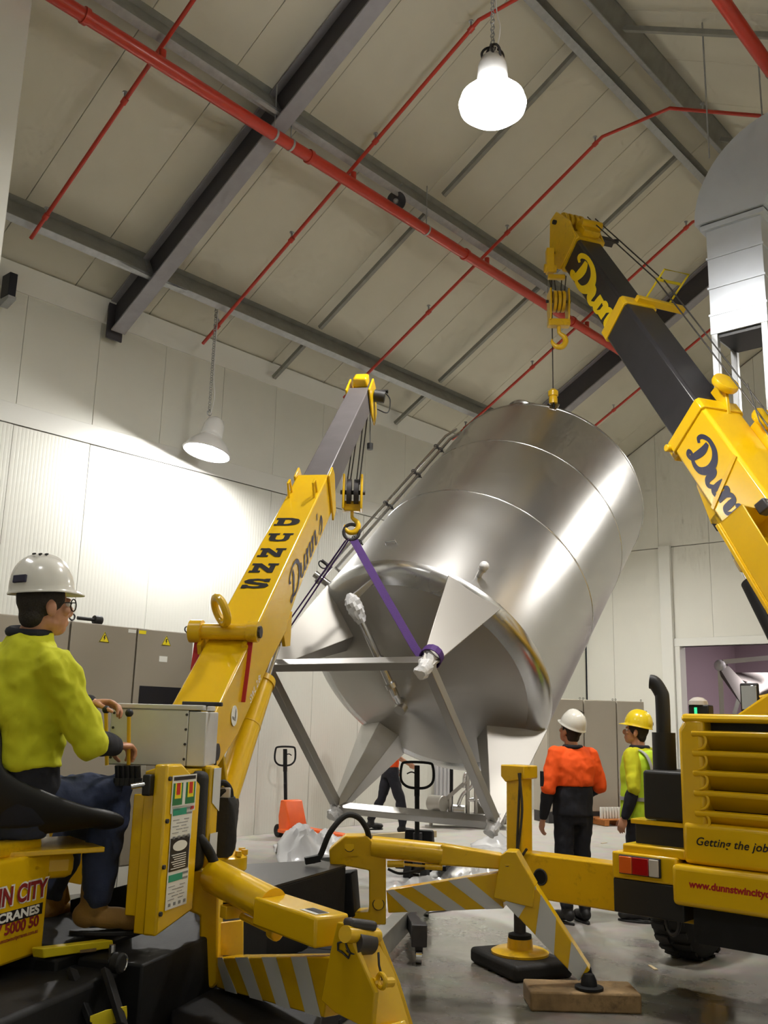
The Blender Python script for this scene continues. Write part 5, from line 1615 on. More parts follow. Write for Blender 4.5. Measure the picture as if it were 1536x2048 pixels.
MB().prism([seat_pt(-0.05, -0.12, -0.16), seat_pt(0.2, -0.12, -0.16), seat_pt(0.2, 0.12, -0.16), seat_pt(-0.05, 0.12, -0.16)], (0, 0, 0.1)).build('seat_pedestal', 'yellow_paint', MC, bevel=0.03)

# ------------------------------------------------------------------ outriggers
def stripes(par, tl, tr, br, bl, n_, nrm, lean=0.35, first=0.0, mat_='white_stripe'):
    "white diagonal stripes on the quad tl tr br bl"
    for k in range(n_):
        a = (k + first) / n_
        b = a + 0.5 / n_
        q = []
        for u, v in ((a - lean / n_, 0), (b - lean / n_, 0), (b + lean / n_, 1), (a + lean / n_, 1)):
            u = min(max(u, 0.0), 1.0)
            q.append(tl.lerp(tr, u).lerp(bl.lerp(br, u), v) + nrm * 0.002)
        if (q[0] - q[1]).length + (q[2] - q[3]).length > 0.01:
            MB().prism(q, nrm * 0.001).build('stripe', mat_, par, smooth=0)
def pin(par, c_, ax2, r_, l_):
    pn_ = MB().cyl(V(c_) - ax2 * 0.01, V(c_) + ax2 * l_, r_, n=20).build('pin', 'yellow_paint', par)
    MB().torus(V(c_) + ax2 * 0.002, ax2, r_ + 0.002, 0.004, 24, 6).build('pin_groove', 'dark_steel', par)
# the one reaching towards the plank
b2 = [(658, 1700), (690, 1672), (735, 1672), (772, 1712), (772, 1850), (702, 1850), (704, 1826), (738, 1824), (738, 1741), (700, 1734), (660, 1730)]
pts = [P(x, y, 6.0) for x, y in b2]
nb = -away
or2 = MB().prism(pts, away * 0.16).build('outrigger', 'yellow_paint', MC, bevel=0.008)
pin(or2, P(699, 1692, 6.0), nb, 0.03, 0.012)
pin(or2, P(757, 1808, 6.0), nb, 0.032, 0.012)
MB().prism([P(x, y, 5.995) for x, y in ((687, 1676), (716, 1676), (716, 1712), (687, 1712))], nb * 0.004).build('pin_plate', 'yellow_paint', or2, smooth=0)
cA, cB, cC = P(745, 1693, 6.05), P(886, 1708, 5.98), P(1004, 1722, 5.95)
MB().cyl(cA, cB, 0.066, n=24).build('outrigger_cylinder', 'yellow_paint', or2)
MB().beam(cB - (cB - cA).normalized() * 0.02, cC, 0.11, 0.125, h1=0.09).build('cylinder_housing', 'yellow_paint', or2, bevel=0.012)
MB().cyl(P(775, 1728, 5.97), P(808, 1728, 5.96), 0.02, n=12).cyl(P(850, 1733, 5.95), P(885, 1735, 5.94), 0.018, n=12).cyl(P(800, 1728, 5.96), P(855, 1733, 5.95), 0.008, n=8).build('check_valve', 'yellow_paint', or2)
MB().tube([P(776, 1738, 5.95), P(800, 1747, 5.95), P(830, 1742, 5.95), P(852, 1736, 5.95)], 0.008, 8, smooth=6).build('outrigger_hose', 'black_rubber', or2)
tl, tr_, br, bl = inv_t([(772, 1781), (994, 1746), (1008, 1817), (776, 1826)], 772, 6.03, 1008, 5.88)
n2 = facing(tl, tr_)
arm = MB().prism([tl, tr_, br, bl], -n2 * 0.12).build('arm', 'yellow_clean', or2, bevel=0.006)
stripes(arm, tl, tr_, br, bl, 3, n2, lean=0.42, first=0.12)
kn = inv_t([(1000, 1712), (1012, 1703), (1032, 1704), (1070, 1772), (1066, 1816), (986, 1796), (997, 1736)], 986, 5.86, 1070, 5.80)
knp = MB().prism(kn, -n2 * 0.17).build('knee_plate', 'yellow_clean', or2, bevel=0.006)
pin(knp, P(1014, 1724, 5.85), n2, 0.022, 0.008)
lt_, rt_, rb_, lb2 = P(1003, 1800, 5.85), P(1071, 1772, 5.83), P(1180, 1940, 5.78), P(1158, 1962, 5.78)
lg_ = MB().prism([lt_, rt_, rb_, lb2], -n2 * 0.12).build('leg', 'yellow_clean', or2, bevel=0.006)
def leg_stripe(u0, u1, v0, v1):
    q = [lt_.lerp(lb2, u0).lerp(rt_.lerp(rb_, u0), 0), lt_.lerp(lb2, v0).lerp(rt_.lerp(rb_, v0), 1), lt_.lerp(lb2, v1).lerp(rt_.lerp(rb_, v1), 1), lt_.lerp(lb2, u1).lerp(rt_.lerp(rb_, u1), 0)]
    MB().prism([a + n2 * 0.002 for a in q], n2 * 0.001).build('stripe', 'white_stripe', lg_, smooth=0)
leg_stripe(0.44, 0.68, 0.10, 0.38)
leg_stripe(0.86, 1.0, 0.66, 0.95)
leg_stripe(0.03, 0.22, -0.02, 0.02)
ft = P(1172, 1952, 5.8)
MB().cyl(ft + dz * 0.03 - n2 * 0.06, PZ(1178, 1972, 0.115) - n2 * 0.06, 0.03, n=14).build('foot_stem', 'black_paint', or2)
fb = PZ(1178, 1975, 0.12)
MB().lathe((fb.x, fb.y, 0.115), (0, 0, 1), [(0, 0.085), (0.012, 0.085), (0.018, 0.05), (0.05, 0.045), (0.08, 0.03)], 28, True, True).build('foot', 'black_paint', or2, smooth=40)
pdx = V((0.78, 0.62, 0)).normalized()
pdy = V((-0.62, 0.78, 0))
pc = PZ(1162, 1992, 0.055)
plank = MB().box((pc.x, pc.y, 0.055), (0.66, 0.30, 0.11), (side, away, dz)).build('timber_plank', 'timber', bevel=0.012)
tag(plank, 'weathered timber plank on the wet floor under the striped outrigger foot', 'plank')
# hose arching over the far bracket
MB().tube([P(625, 1722, 5.9), P(640, 1712, 5.9), P(660, 1665, 5.9), P(690, 1632, 5.95), P(715, 1634, 5.98), P(732, 1655, 6.0), P(738, 1676, 6.03)], 0.018, 10, smooth=6).build('arched_hose', 'black_rubber', MC)
MB().beam(P(610, 1722, 5.88), P(640, 1716, 5.9), 0.05, 0.04).build('hose_clamp', 'black_paint', MC)
# the one reaching towards the camera
b1 = [(352, 1744), (405, 1738), (437, 1792), (436, 1966), (424, 1979), (396, 1964), (399, 1832), (360, 1816)]
or1 = MB().prism([P(x, y, 4.0) for x, y in b1], away * 0.13).build('outrigger', 'yellow_paint', MC, bevel=0.01)
MB().prism(inv_t([(436, 1846), (486, 1840), (486, 1912), (436, 1912)], 436, 4.06, 486, 4.15), away * 0.02).build('web_plate', 'yellow_paint', or1, bevel=0.004)
MB().cyl(P(428, 1752, 4.02), P(545, 1812, 3.72), 0.068, n=28).build('outrigger_cylinder', 'yellow_clean', or1)
e0, e1_ = P(538, 1818, 3.74), P(664, 1862, 3.42)
MB().beam(e0, e1_, 0.15, 0.105).build('cylinder_housing', 'yellow_clean', or1, bevel=0.01)
lbq = P(658, 1832, 3.42)
hx_, hy_, hz_ = frame(e1_ - e0)
ls = e0.lerp(e1_, 0.80) + hy_ * 0.0535 - hx_ * 0.02
MB().prism([ls + hz_ * a + hx_ * b for a, b in ((-0.05, -0.03), (0.05, -0.03), (0.05, 0.03), (-0.05, 0.03))], hy_ * 0.001).build('warning_label', 'decal_white', or1, smooth=0)
MB().prism([ls + hz_ * a + hx_ * b + hy_ * 0.001 for a, b in ((-0.045, -0.012), (0.045, -0.012), (0.045, 0.026), (-0.045, 0.026))], hy_ * 0.001).build('warning_label_print', 'text_black', or1, smooth=0)
MB().box(P(465, 1822, 3.88), (0.09, 0.05, 0.05), frame(e1_ - e0, (0, 0, 1))).cyl(P(483, 1832, 3.85), P(545, 1862, 3.68), 0.014, n=10).cyl(P(543, 1860, 3.68), P(556, 1868, 3.65), 0.03, n=12).build('check_valve', 'yellow_paint', or1, bevel=0.004)
MB().tube([P(392, 1668, 4.0), P(410, 1690, 4.0), P(424, 1715, 4.02), P(436, 1748, 4.0)], 0.021, 12, smooth=6).build('arched_hose', 'black_rubber', or1)
tl, tr_, br, bl = inv_t([(432, 1915), (662, 1913), (648, 2036), (432, 1976)], 432, 4.02, 662, 3.36)
n1 = facing(tl, tr_)
arm1 = MB().prism([tl, tr_, br, bl], -n1 * 0.11).build('arm', 'yellow_clean', or1, bevel=0.006)
stripes(arm1, tl, tr_, br, bl, 4, n1, lean=0.32, first=0.1)
kn = inv_t([(674, 1844), (695, 1848), (705, 1885), (749, 1986), (742, 2062), (671, 2027), (641, 2000), (661, 1898)], 641, 3.36, 749, 3.22)
kn1 = MB().prism(kn, -n1 * 0.02).build('knee_plate', 'yellow_clean', or1, bevel=0.004)
d1 = (P(745, 1862, 3.36) - P(697, 1850, 3.28))
kn2 = [P(x, y, 3.38) for x, y in ((728, 1852), (749, 1858), (792, 1966), (822, 2062), (790, 2062), (752, 1960), (730, 1880))]
MB().prism(kn2, -n1 * 0.02).build('knee_plate', 'yellow_clean', or1, bevel=0.004)
MB().cyl(P(690, 1868, 3.26), P(752, 1872, 3.4), 0.028, n=18).build('knee_pin', 'yellow_paint', or1)
MB().cyl(P(706, 1884, 3.29), P(738, 1886, 3.37), 0.04, n=18).build('knee_bush', 'dark_steel', or1)
MB().beam(P(694, 1846, 3.29), P(746, 1852, 3.38), 0.05, 0.035).build('knee_cap', 'dark_steel', or1, bevel=0.012)
lg1 = MB().prism([P(707, 1895, 3.31), P(748, 1892, 3.37), P(800, 2062, 3.33), P(755, 2062, 3.25)], -n1 * 0.05).build('leg', 'yellow_clean', or1, bevel=0.006)
MB().torus(P(763, 1962, 3.24), n1, 0.022, 0.008, 20, 8).cyl(P(745, 1966, 3.25), P(785, 1964, 3.3), 0.016, n=10).build('leg_eye', 'yellow_paint', or1)
MB().tube([P(757, 1905, 3.3), P(758, 1930, 3.27), P(765, 1960, 3.26)], 0.004, 6).build('cotter_chain', 'dark_steel', or1)
hn = inv_t([(676, 1886), (690, 1882), (694, 1895), (700, 1906), (697, 1916), (684, 1904), (676, 1900)], 641, 3.355, 749, 3.215)
MB().tube(hn + [hn[0]], 0.004, 6).build('knee_handle', 'dark_steel', or1)
# leg continuing to the floor out of frame
fl = P(795, 2062, 3.28)
f1_ = V((fl.x + 0.28, fl.y - 0.02, 0.0))
MB().beam(P(775, 2055, 3.29), f1_ + dz * 0.14, 0.09, 0.1).build('leg', 'yellow_clean', or1, bevel=0.006)
MB().lathe(f1_, (0, 0, 1), [(0, 0.11), (0.012, 0.11), (0.02, 0.06), (0.16, 0.035)], 24, True, True).build('foot', 'black_paint', or1, smooth=40)
# the two outriggers on the far side, folded out away from the view
for ff, dirv in ((0.05, (-0.911, -0.413, 0)), (2.0, (-0.95, 0.3, 0))):
    d_ = V(dirv).normalized()
    s_ = LC(ff, -0.95, 0.62)
    o3 = MB().beam(s_, s_ + d_ * 0.8 + dz * 0.12, 0.12, 0.17).build('outrigger', 'yellow_clean', MC, bevel=0.01)
    k3 = s_ + d_ * 0.8 + dz * 0.12
    f3 = s_ + d_ * 1.2
    MB().beam(k3, V((f3.x, f3.y, 0.12)), 0.1, 0.15).build('leg', 'yellow_clean', o3, bevel=0.01)
    MB().lathe((f3.x, f3.y, 0.0), (0, 0, 1), [(0, 0.11), (0.012, 0.11), (0.02, 0.06), (0.14, 0.035)], 24, True, True).build('foot', 'black_paint', o3, smooth=40)
# black rear plate low beside the outrigger
MB().prism([PZ(340, 2020, 0.48), PZ(468, 1984, 0.48), PZ(640, 2050, 0.48), PZ(600, 2140, 0.48), PZ(340, 2140, 0.48)], (0, 0, 0.05)).build('rear_skid_plate', 'black_paint', MC, bevel=0.006)
lbox(-0.45, 0.25, -0.3, -0.02, 0.3, 0.75).build('frame_box', 'black_paint', MC, bevel=0.01)
# ------------------------------------------------------------------ people
def fuse(mb, name, material, parent, voxel, smooth_it=4, folds=0.0, fscale=0.12):
    "join overlapping closed lofts into one continuous skin"
    o = mb.build(name, material, parent, smooth=0)
    r = o.modifiers.new('skin', 'REMESH')
    r.mode = 'VOXEL'
    r.voxel_size = voxel
    s = o.modifiers.new('relax', 'SMOOTH')
    s.factor = 0.5
    s.iterations = smooth_it
    if folds > 0:
        tx = bpy.data.textures.new('cloth_folds', 'CLOUDS')
        tx.noise_scale = fscale
        tx.noise_depth = 2
        d = o.modifiers.new('folds', 'DISPLACE')
        d.texture = tx
        d.texture_coords = 'LOCAL'
        d.strength = folds
        d.mid_level = 0.5
        t2 = bpy.data.textures.new('cloth_creases', 'MARBLE')
        t2.noise_scale = 0.22
        t2.turbulence = 9.0
        t2.noise_depth = 2
        d = o.modifiers.new('creases', 'DISPLACE')
        d.texture = t2
        d.texture_coords = 'LOCAL'
        d.strength = folds * 0.8
        d.mid_level = 0.5
    me = bpy.data.meshes.new_from_object(o.evaluated_get(bpy.context.evaluated_depsgraph_get()))
    old = o.data
    o.modifiers.clear()
    o.data = me
    bpy.data.meshes.remove(old)
    me.materials.clear()
    me.materials.append(MATS[material])
    me.shade_smooth()
    return o
def capsule(mb, p0, p1, r0, r1, n=14):
    p0, p1 = V(p0), V(p1)
    x, y, z = frame(p1 - p0)
    rings = []
    for a in (-80, -50, -20):
        q = math.radians(a)
        rings.append(mb.ring(p0 + z * r0 * math.sin(q), x, y, r0 * math.cos(q), n))
    for k in range(1, 4):
        u = k / 4
        rings.append(mb.ring(p0.lerp(p1, u), x, y, r0 + (r1 - r0) * u, n))
    for a in (20, 50, 80):
        q = math.radians(a)
        rings.append(mb.ring(p1 + z * r1 * math.sin(q), x, y, r1 * math.cos(q), n))
    return mb.loft(rings)
def ell(mb, c, ax, s, n=18):
    return mb.ball(c, 1.0, n, s, ax)
def torso(mb, rows, n=24):
    "rows: (centre, right vector, forward vector, half width, half depth)"
    rings = []
    for c, R_, F_, a, b in rows:
        rings.append([V(c) + R_ * math.copysign(abs(math.cos(q)) ** 0.8, math.cos(q)) * a + F_ * math.copysign(abs(math.sin(q)) ** 0.8, math.sin(q)) * b for q in [2 * math.pi * j / n for j in range(n)]])
    return mb.loft(rings)
def hand(mb, wrist, d, palm_n, thumb_side, curl=0.5, s=1.0):
    "palm and five fingers; d along the hand, palm_n out of the palm, thumb_side across"
    d, pn = V(d).normalized(), V(palm_n)
    pn = (pn - d * pn.dot(d)).normalized()
    t = V(thumb_side)
    t = (t - d * t.dot(d) - pn * t.dot(pn)).normalized()
    w_ = V(wrist)
    ell(mb, w_ + d * 0.05 * s, (t, pn, d), (0.042 * s, 0.016 * s, 0.055 * s))
    ell(mb, w_ + d * 0.03 * s + t * 0.02 * s + pn * 0.006 * s, (t, pn, d), (0.022 * s, 0.018 * s, 0.035 * s))
    for k, (off, L_) in enumerate(((0.03, 0.075), (0.011, 0.084), (-0.009, 0.078), (-0.027, 0.062))):
        p = w_ + d * (0.088 - 0.006 * abs(k - 1)) * s + t * off * s
        dd_ = d
        ang = 0.25 + curl * 0.5
        for j, fr in enumerate((0.45, 0.32, 0.23)):
            dd_ = (d * math.cos(ang) + pn * math.sin(ang)).normalized()
            q = p + dd_ * L_ * fr * s
            capsule(mb, p, q, (0.0095 - 0.001 * j) * s, (0.0088 - 0.001 * j) * s, 8)
            p = q
            ang += curl * (1.0 if j == 0 else 0.8)
    p = w_ + d * 0.025 * s + t * 0.032 * s + pn * 0.008 * s
    for j, (L_, a_) in enumerate(((0.042, 0.75), (0.032, 0.35 + curl * 0.2), (0.026, 0.05))):
        dd_ = (d * math.cos(a_) + t * math.sin(a_) * 0.8 + pn * (0.3 + 0.4 * curl)).normalized()
        q = p + dd_ * L_ * s
        capsule(mb, p, q, (0.0125 - 0.0015 * j) * s, (0.011 - 0.0015 * j) * s, 8)
        p = q
def head_shapes(mb, c, F_, R_, U_):
    "cranium, face, jaw, nose, brow, ears, neck stub; c = centre of the skull"
    ax = (R_, F_, U_)
    ell(mb, c + U_ * 0.02 - F_ * 0.012, ax, (0.076, 0.094, 0.092))
    ell(mb, c + F_ * 0.03 - U_ * 0.045, ax, (0.060, 0.062, 0.082))
    ell(mb, c + F_ * 0.048 - U_ * 0.095, ax, (0.036, 0.036, 0.03))
    ell(mb, c + F_ * 0.01 - U_ * 0.075, ax, (0.06, 0.055, 0.04))
    ell(mb, c + F_ * 0.082 + U_ * 0.012, ax, (0.05, 0.014, 0.012))
    ell(mb, c + F_ * 0.098 - U_ * 0.03, ax, (0.014, 0.02, 0.026))
    ell(mb, c + F_ * 0.09 - U_ * 0.045, ax, (0.019, 0.014, 0.011))
    ell(mb, c + F_ * 0.084 - U_ * 0.074, ax, (0.024, 0.011, 0.007))
    ell(mb, c + F_ * 0.082 - U_ * 0.084, ax, (0.021, 0.011, 0.007))
    for s in (-1, 1):
        ell(mb, c + R_ * s * 0.08 - F_ * 0.008 - U_ * 0.022, ((R_ * 0.9 - F_ * 0.3 * s).normalized(), (F_ + R_ * 0.3 * s).normalized(), U_), (0.011, 0.021, 0.034), 14)
        ell(mb, c + R_ * s * 0.045 + F_ * 0.062 - U_ * 0.03, ax, (0.022, 0.022, 0.02), 12)
def face_bits(c, F_, R_, U_, parent):
    for s in (-1, 1):
        e = c + R_ * s * 0.032 + F_ * 0.078 - U_ * 0.005
        MB().ball(e, 0.011, 12).build('eye', 'text_white', parent, smooth=60)
        MB().ball(e + F_ * 0.008, 0.005, 10).build('iris', 'hair_dark', parent, smooth=60)
def hair_cap(c, F_, R_, U_, parent):
    mb = MB()
    ell(mb, c + U_ * 0.022 - F_ * 0.016, (R_, F_, U_), (0.081, 0.097, 0.095))
    ell(mb, c - U_ * 0.045 - F_ * 0.055, (R_, F_, U_), (0.066, 0.045, 0.055))
    return fuse(mb, 'hair', 'hair_dark', parent, 0.009, 2)
def helmet(c, F_, R_, U_, material, parent, band=None):
    n, m = 48, 12
    vs, fs = [], []
    A_, B_, H_ = 0.127, 0.108, 0.142
    prof = [(-0.006, 1.0, True), (0.0, 1.0, True), (0.004, 1.0, True)]
    rows = []
    for k in range(3):
        row = []
        for j in range(n):
            q = 2 * math.pi * j / n
            br = 0.042 * max(0, math.cos(q)) ** 2.6 + 0.005
            drop = -0.012 * max(0, math.cos(q)) ** 2
            inn = (1.0, 1.0, 0.0)[k]
            z = (-0.008, -0.003, 0.004)[k]
            row.append(c + F_ * math.cos(q) * (A_ + br * inn) + R_ * math.sin(q) * (B_ + 0.005 * inn) + U_ * (z + drop * inn))
        rows.append(row)
    for k in range(1, m + 1):
        ph = math.pi / 2 * k / m
        row = []
        for j in range(n):
            q = 2 * math.pi * j / n
            rr = math.cos(ph) ** 0.85
            x_, y_ = math.cos(q) * A_ * rr, math.sin(q) * B_ * rr
            z_ = H_ * math.sin(ph) ** 0.95
            rid = 0.009 * math.exp(-(y_ / 0.028) ** 4) * (1 if z_ > 0.05 else z_ / 0.05)
            row.append(c + F_ * x_ * (1 + rid) + R_ * y_ + U_ * (z_ + rid))
        rows.append(row)
    mb = MB()
    inner = [[c + (p - c) * 0.965 - U_ * 0.003 for p in r] for r in rows[1:]]
    mb.loft(rows[1:], cap0=False, cap1=True)
    mb._add([p for r in (rows[0], rows[1]) for p in r], [(j, (j + 1) % n, n + (j + 1) % n, n + j) for j in range(n)])
    mb.loft(inner, cap0=False, cap1=True)
    ho = mb.build('helmet', material, parent, smooth=50)
    for s in (-1, 0, 1):
        q = c + U_ * (H_ + 0.004) + F_ * (-0.02 + 0.025 * s) + R_ * 0.03
        MB().box(q, (0.018, 0.008, 0.006), (R_, F_, U_)).build('vent', 'black_plastic', ho)
    if band:
        q = c - F_ * (A_ * 0.83) + R_ * B_ * 0.45 * band[1] + U_ * 0.045
        nrm = (-F_ * 0.9 + R_ * 0.45 * band[1] + U_ * 0.2).normalized()
        xx = nrm.cross(U_).normalized()
        MB().box(q + nrm * 0.004, (0.06, 0.03, 0.012), (xx, nrm.cross(xx), nrm)).build('sticker', band[0], ho, bevel=0.003)
    return ho
def boot(a, t_dir, material, parent, nm='boot', s=1.0):
    "ankle point a, toe direction"
    t = V((t_dir[0], t_dir[1], 0)).normalized()
    r_ = t.cross(dz)
    mb = MB()
    g = V(a) - dz * 0.085 * s
    capsule(mb, V(a) + dz * 0.06, V(a) - dz * 0.03, 0.056 * s, 0.052 * s)
    ell(mb, g - t * 0.025 * s + dz * 0.02, (r_, t, dz), (0.042 * s, 0.055 * s, 0.05 * s))
    ell(mb, g + t * 0.075 * s + dz * 0.008, (r_, t, dz), (0.045 * s, 0.10 * s, 0.042 * s))
    ell(mb, g + t * 0.145 * s + dz * 0.0, (r_, t, dz), (0.049 * s, 0.06 * s, 0.04 * s))
    b_ = fuse(mb, nm, material, parent, 0.008, 3)
    sole = []
    for q in [2 * math.pi * j / 22 for j in range(22)]:
        u = math.cos(q)
        sole.append(g + t * (0.06 + 0.145 * u) * s + r_ * math.sin(q) * (0.044 + 0.008 * u) * s - dz * 0.036 * s)
    MB().prism(sole, -dz * 0.018).build('sole', 'boot_black', b_, bevel=0.004)
    return b_

def make_person(label, base, J, F_, R_, headF, headU, outfit, voxel=0.009, big=1.0):
    """J: joints in world space (pelvis, chest, neck, head, sh, el, wr, hip, kn, an keyed by side L/R, toe dirs, hand dirs)"""
    per = thing('person', label, 'person', base)
    hF = V(headF).normalized()
    hR = hF.cross(V(headU)).normalized()
    hU = hR.cross(hF)
    up = (J['neck'] - J['pelvis']).normalized()
    # body, one skin
    mb = MB()
    rows = [(J['pelvis'] - up * 0.1, R_, F_, 0.13, 0.09), (J['pelvis'], R_, F_, 0.145, 0.1), (J['pelvis'].lerp(J['chest'], 0.5), R_, F_, 0.13, 0.095), (J['chest'], R_, F_, 0.15, 0.105), (J['neck'] - up * 0.07, R_, F_, 0.13, 0.085), (J['neck'] - up * 0.01, R_, F_, 0.06, 0.06)]
    torso(mb, rows)
    capsule(mb, J['neck'] - up * 0.04, J['head'] - hU * 0.06 - hF * 0.012, 0.06, 0.057)
    head_shapes(mb, J['head'], hF, hR, hU)
    for s in 'LR':
        capsule(mb, J['sh' + s], J['el' + s], 0.048, 0.038)
        capsule(mb, J['el' + s], J['wr' + s], 0.038, 0.027)
        hand(mb, J['wr' + s], J['hd' + s], J['pn' + s], J['th' + s], J.get('curl' + s, 0.35))
        capsule(mb, J['hip' + s], J['kn' + s], 0.075, 0.05)
        capsule(mb, J['kn' + s], J['an' + s], 0.048, 0.035)
    body = fuse(mb, 'body', 'skin', per, min(voxel * 0.55, 0.0055), 2)
    face_bits(J['head'], hF, hR, hU, body)
    hair_cap(J['head'], hF, hR, hU, per)
    # shirt
    fl = outfit.get('folds', 0.014)
    b = J['pelvis']
    def row(u, a, d):
        return (b.lerp(J['neck'], u), R_, F_, a, d)
    g = outfit.get('girth', 1.0)
    mb = MB()
    cut = outfit.get('split', 0.0)
    shr = [(u, a * g, d * g) for u, a, d in ((-0.10, .172, .128), (0.1, .168, .13), (0.3, .17, .132), (0.5, .18, .138), (0.68, .19, .138), (0.82, .18, .12), (0.93, .125, .09), (1.0, .075, .072))]
    uprow = [r_ for r_ in shr if r_[0] >= cut]
    if cut > uprow[0][0] - 1e-6 or True:
        i_ = shr.index(uprow[0])
        if i_ > 0:
            p_, q_ = shr[i_ - 1], shr[i_]
            k_ = (cut - p_[0]) / (q_[0] - p_[0])
            uprow = [(cut, p_[1] + (q_[1] - p_[1]) * k_, p_[2] + (q_[2] - p_[2]) * k_)] + uprow
    torso(mb, [row(*r_) for r_ in uprow])
    for s in 'LR':
        capsule(mb, J['sh' + s] , J['sh' + s].lerp(J['el' + s], 0.97), 0.073 * g, 0.066 * g)
        capsule(mb, J['sh' + s], J['neck'] - up * 0.03, 0.062 * g, 0.055)
        if outfit.get('sleeve', 1.0) > 1.0:
            capsule(mb, J['el' + s], J['el' + s].lerp(J['wr' + s], outfit['sleeve'] - 1), 0.06, 0.05)
    sh_ = fuse(mb, 'shirt', outfit['shirt'], per, voxel, 5, fl)
    if cut > -0.1:
        mb = MB()
        lowr = [r_ for r_ in shr if r_[0] < cut] + [(cut + 0.03, uprow[0][1] - 0.006, uprow[0][2] - 0.006)]
        torso(mb, [row(u, a - 0.004, d - 0.004) for u, a, d in lowr])
        fuse(mb, 'shirt_hem', outfit['low'], per, voxel, 5, fl * 0.7)
    for s in 'LR':
        mb = MB()
        if outfit.get('cuff', True):
            capsule(mb, J['el' + s].lerp(J['sh' + s], 0.06), J['el' + s].lerp(J['wr' + s], 0.92), 0.06, 0.045)
            fuse(mb, 'cuff', outfit['low'], per, voxel, 4, fl * 0.6)
    MB().torus(J['neck'] + up * 0.0, up, 0.073, 0.02, 24, 10, up=F_).build('collar', outfit['low'], per, smooth=60)
    # trousers
    mb = MB()
    torso(mb, [(J['pelvis'] - up * 0.12, R_, F_, 0.14, 0.11), (J['pelvis'] - up * 0.03, R_, F_, 0.172, 0.125), (J['pelvis'] + up * 0.09, R_, F_, 0.16, 0.12)])
    for s in 'LR':
        capsule(mb, J['hip' + s], J['kn' + s], 0.098, 0.074)
        capsule(mb, J['kn' + s], J['an' + s] + dz * 0.02, 0.074, outfit.get('hem', 0.066))
    fuse(mb, 'trousers', outfit['trousers'], per, voxel, 4, fl)
    for s in 'LR':
        boot(J['an' + s], J['toe' + s], outfit['boots'], per, s=1.0)
    helmet(J['head'] + hU * 0.048 - hF * 0.012, hF, hR, hU, outfit['helmet'], per, outfit.get('sticker'))
    return per, sh_

# operator
Fo = (side * 0.8 + away * 0.6).normalized()
Ro = Fo.cross(dz).normalized()
pel = P(30, 1606, 3.72)
J = {'pelvis': pel, 'chest': P(44, 1395, 3.72), 'neck': P(60, 1264, 3.74), 'head': P(90, 1208, 3.76),
     'shR': P(106, 1332, 3.60), 'elR': P(182, 1487, 3.66), 'wrR': P(226, 1492, 3.86),
     'shL': P(6, 1326, 3.92), 'elL': P(95, 1455, 4.08), 'wrL': P(184, 1408, 4.05),
     'hipR': pel + Ro * 0.09 + Fo * 0.03, 'hipL': pel - Ro * 0.09 + Fo * 0.03,
     'knR': P(236, 1578, 3.95), 'anR': P(188, 1795, 3.82), 'knL': P(170, 1590, 4.26), 'anL': P(106, 1795, 4.16),
     'toeR': side * 0.97 + away * 0.2, 'toeL': side * 0.3 + away * 0.95,
     'hdR': away * 0.8 + side * 0.5, 'pnR': -dz, 'thR': -side, 'curlR': 0.8,
     'hdL': side * 0.95 + away * 0.05 + dz * 0.05, 'pnL': -dz * 0.9 - away * 0.3, 'thL': -away * 0.7 - dz * 0.4, 'curlL': 0.62}
op, osh = make_person('operator in yellow high-visibility shirt, jeans and white helmet, seated at the levers', V((pel.x, pel.y, fz)), J, Fo, Ro,
    side * 0.72 + away * 0.66 + dz * 0.1, V((0, 0, 1)), dict(shirt='hi_vis_yellow', low='navy_cloth', trousers='denim', boots='boot_suede', helmet='helmet_white', split=0.22, girth=1.16, folds=0.03, sticker=('text_navy', 1)), voxel=0.008)
# his glasses
hF = (side * 0.72 + away * 0.66 + dz * 0.1).normalized()
hR = hF.cross(dz).normalized()
hU = hR.cross(hF)
g = MB()
for s in (-1, 1):
    g.torus(J['head'] + hR * s * 0.034 + hF * 0.102 - hU * 0.008, hF, 0.024, 0.0025, 22, 6, up=hU)
    g.tube([J['head'] + hR * s * 0.058 + hF * 0.1, J['head'] + hR * s * 0.08 + hF * 0.03, J['head'] + hR * s * 0.083 - hF * 0.015 - hU * 0.01], 0.0025, 6)
g.tube([J['head'] - hR * 0.01 + hF * 0.106, J['head'] + hR * 0.01 + hF * 0.106], 0.0025, 6)
g.build('glasses', 'hair_dark', op)
MB().cyl(J['wrL'] - side * 0.012, J['wrL'] + side * 0.0, 0.036, n=20).build('cuff_band', 'navy_cloth', op)

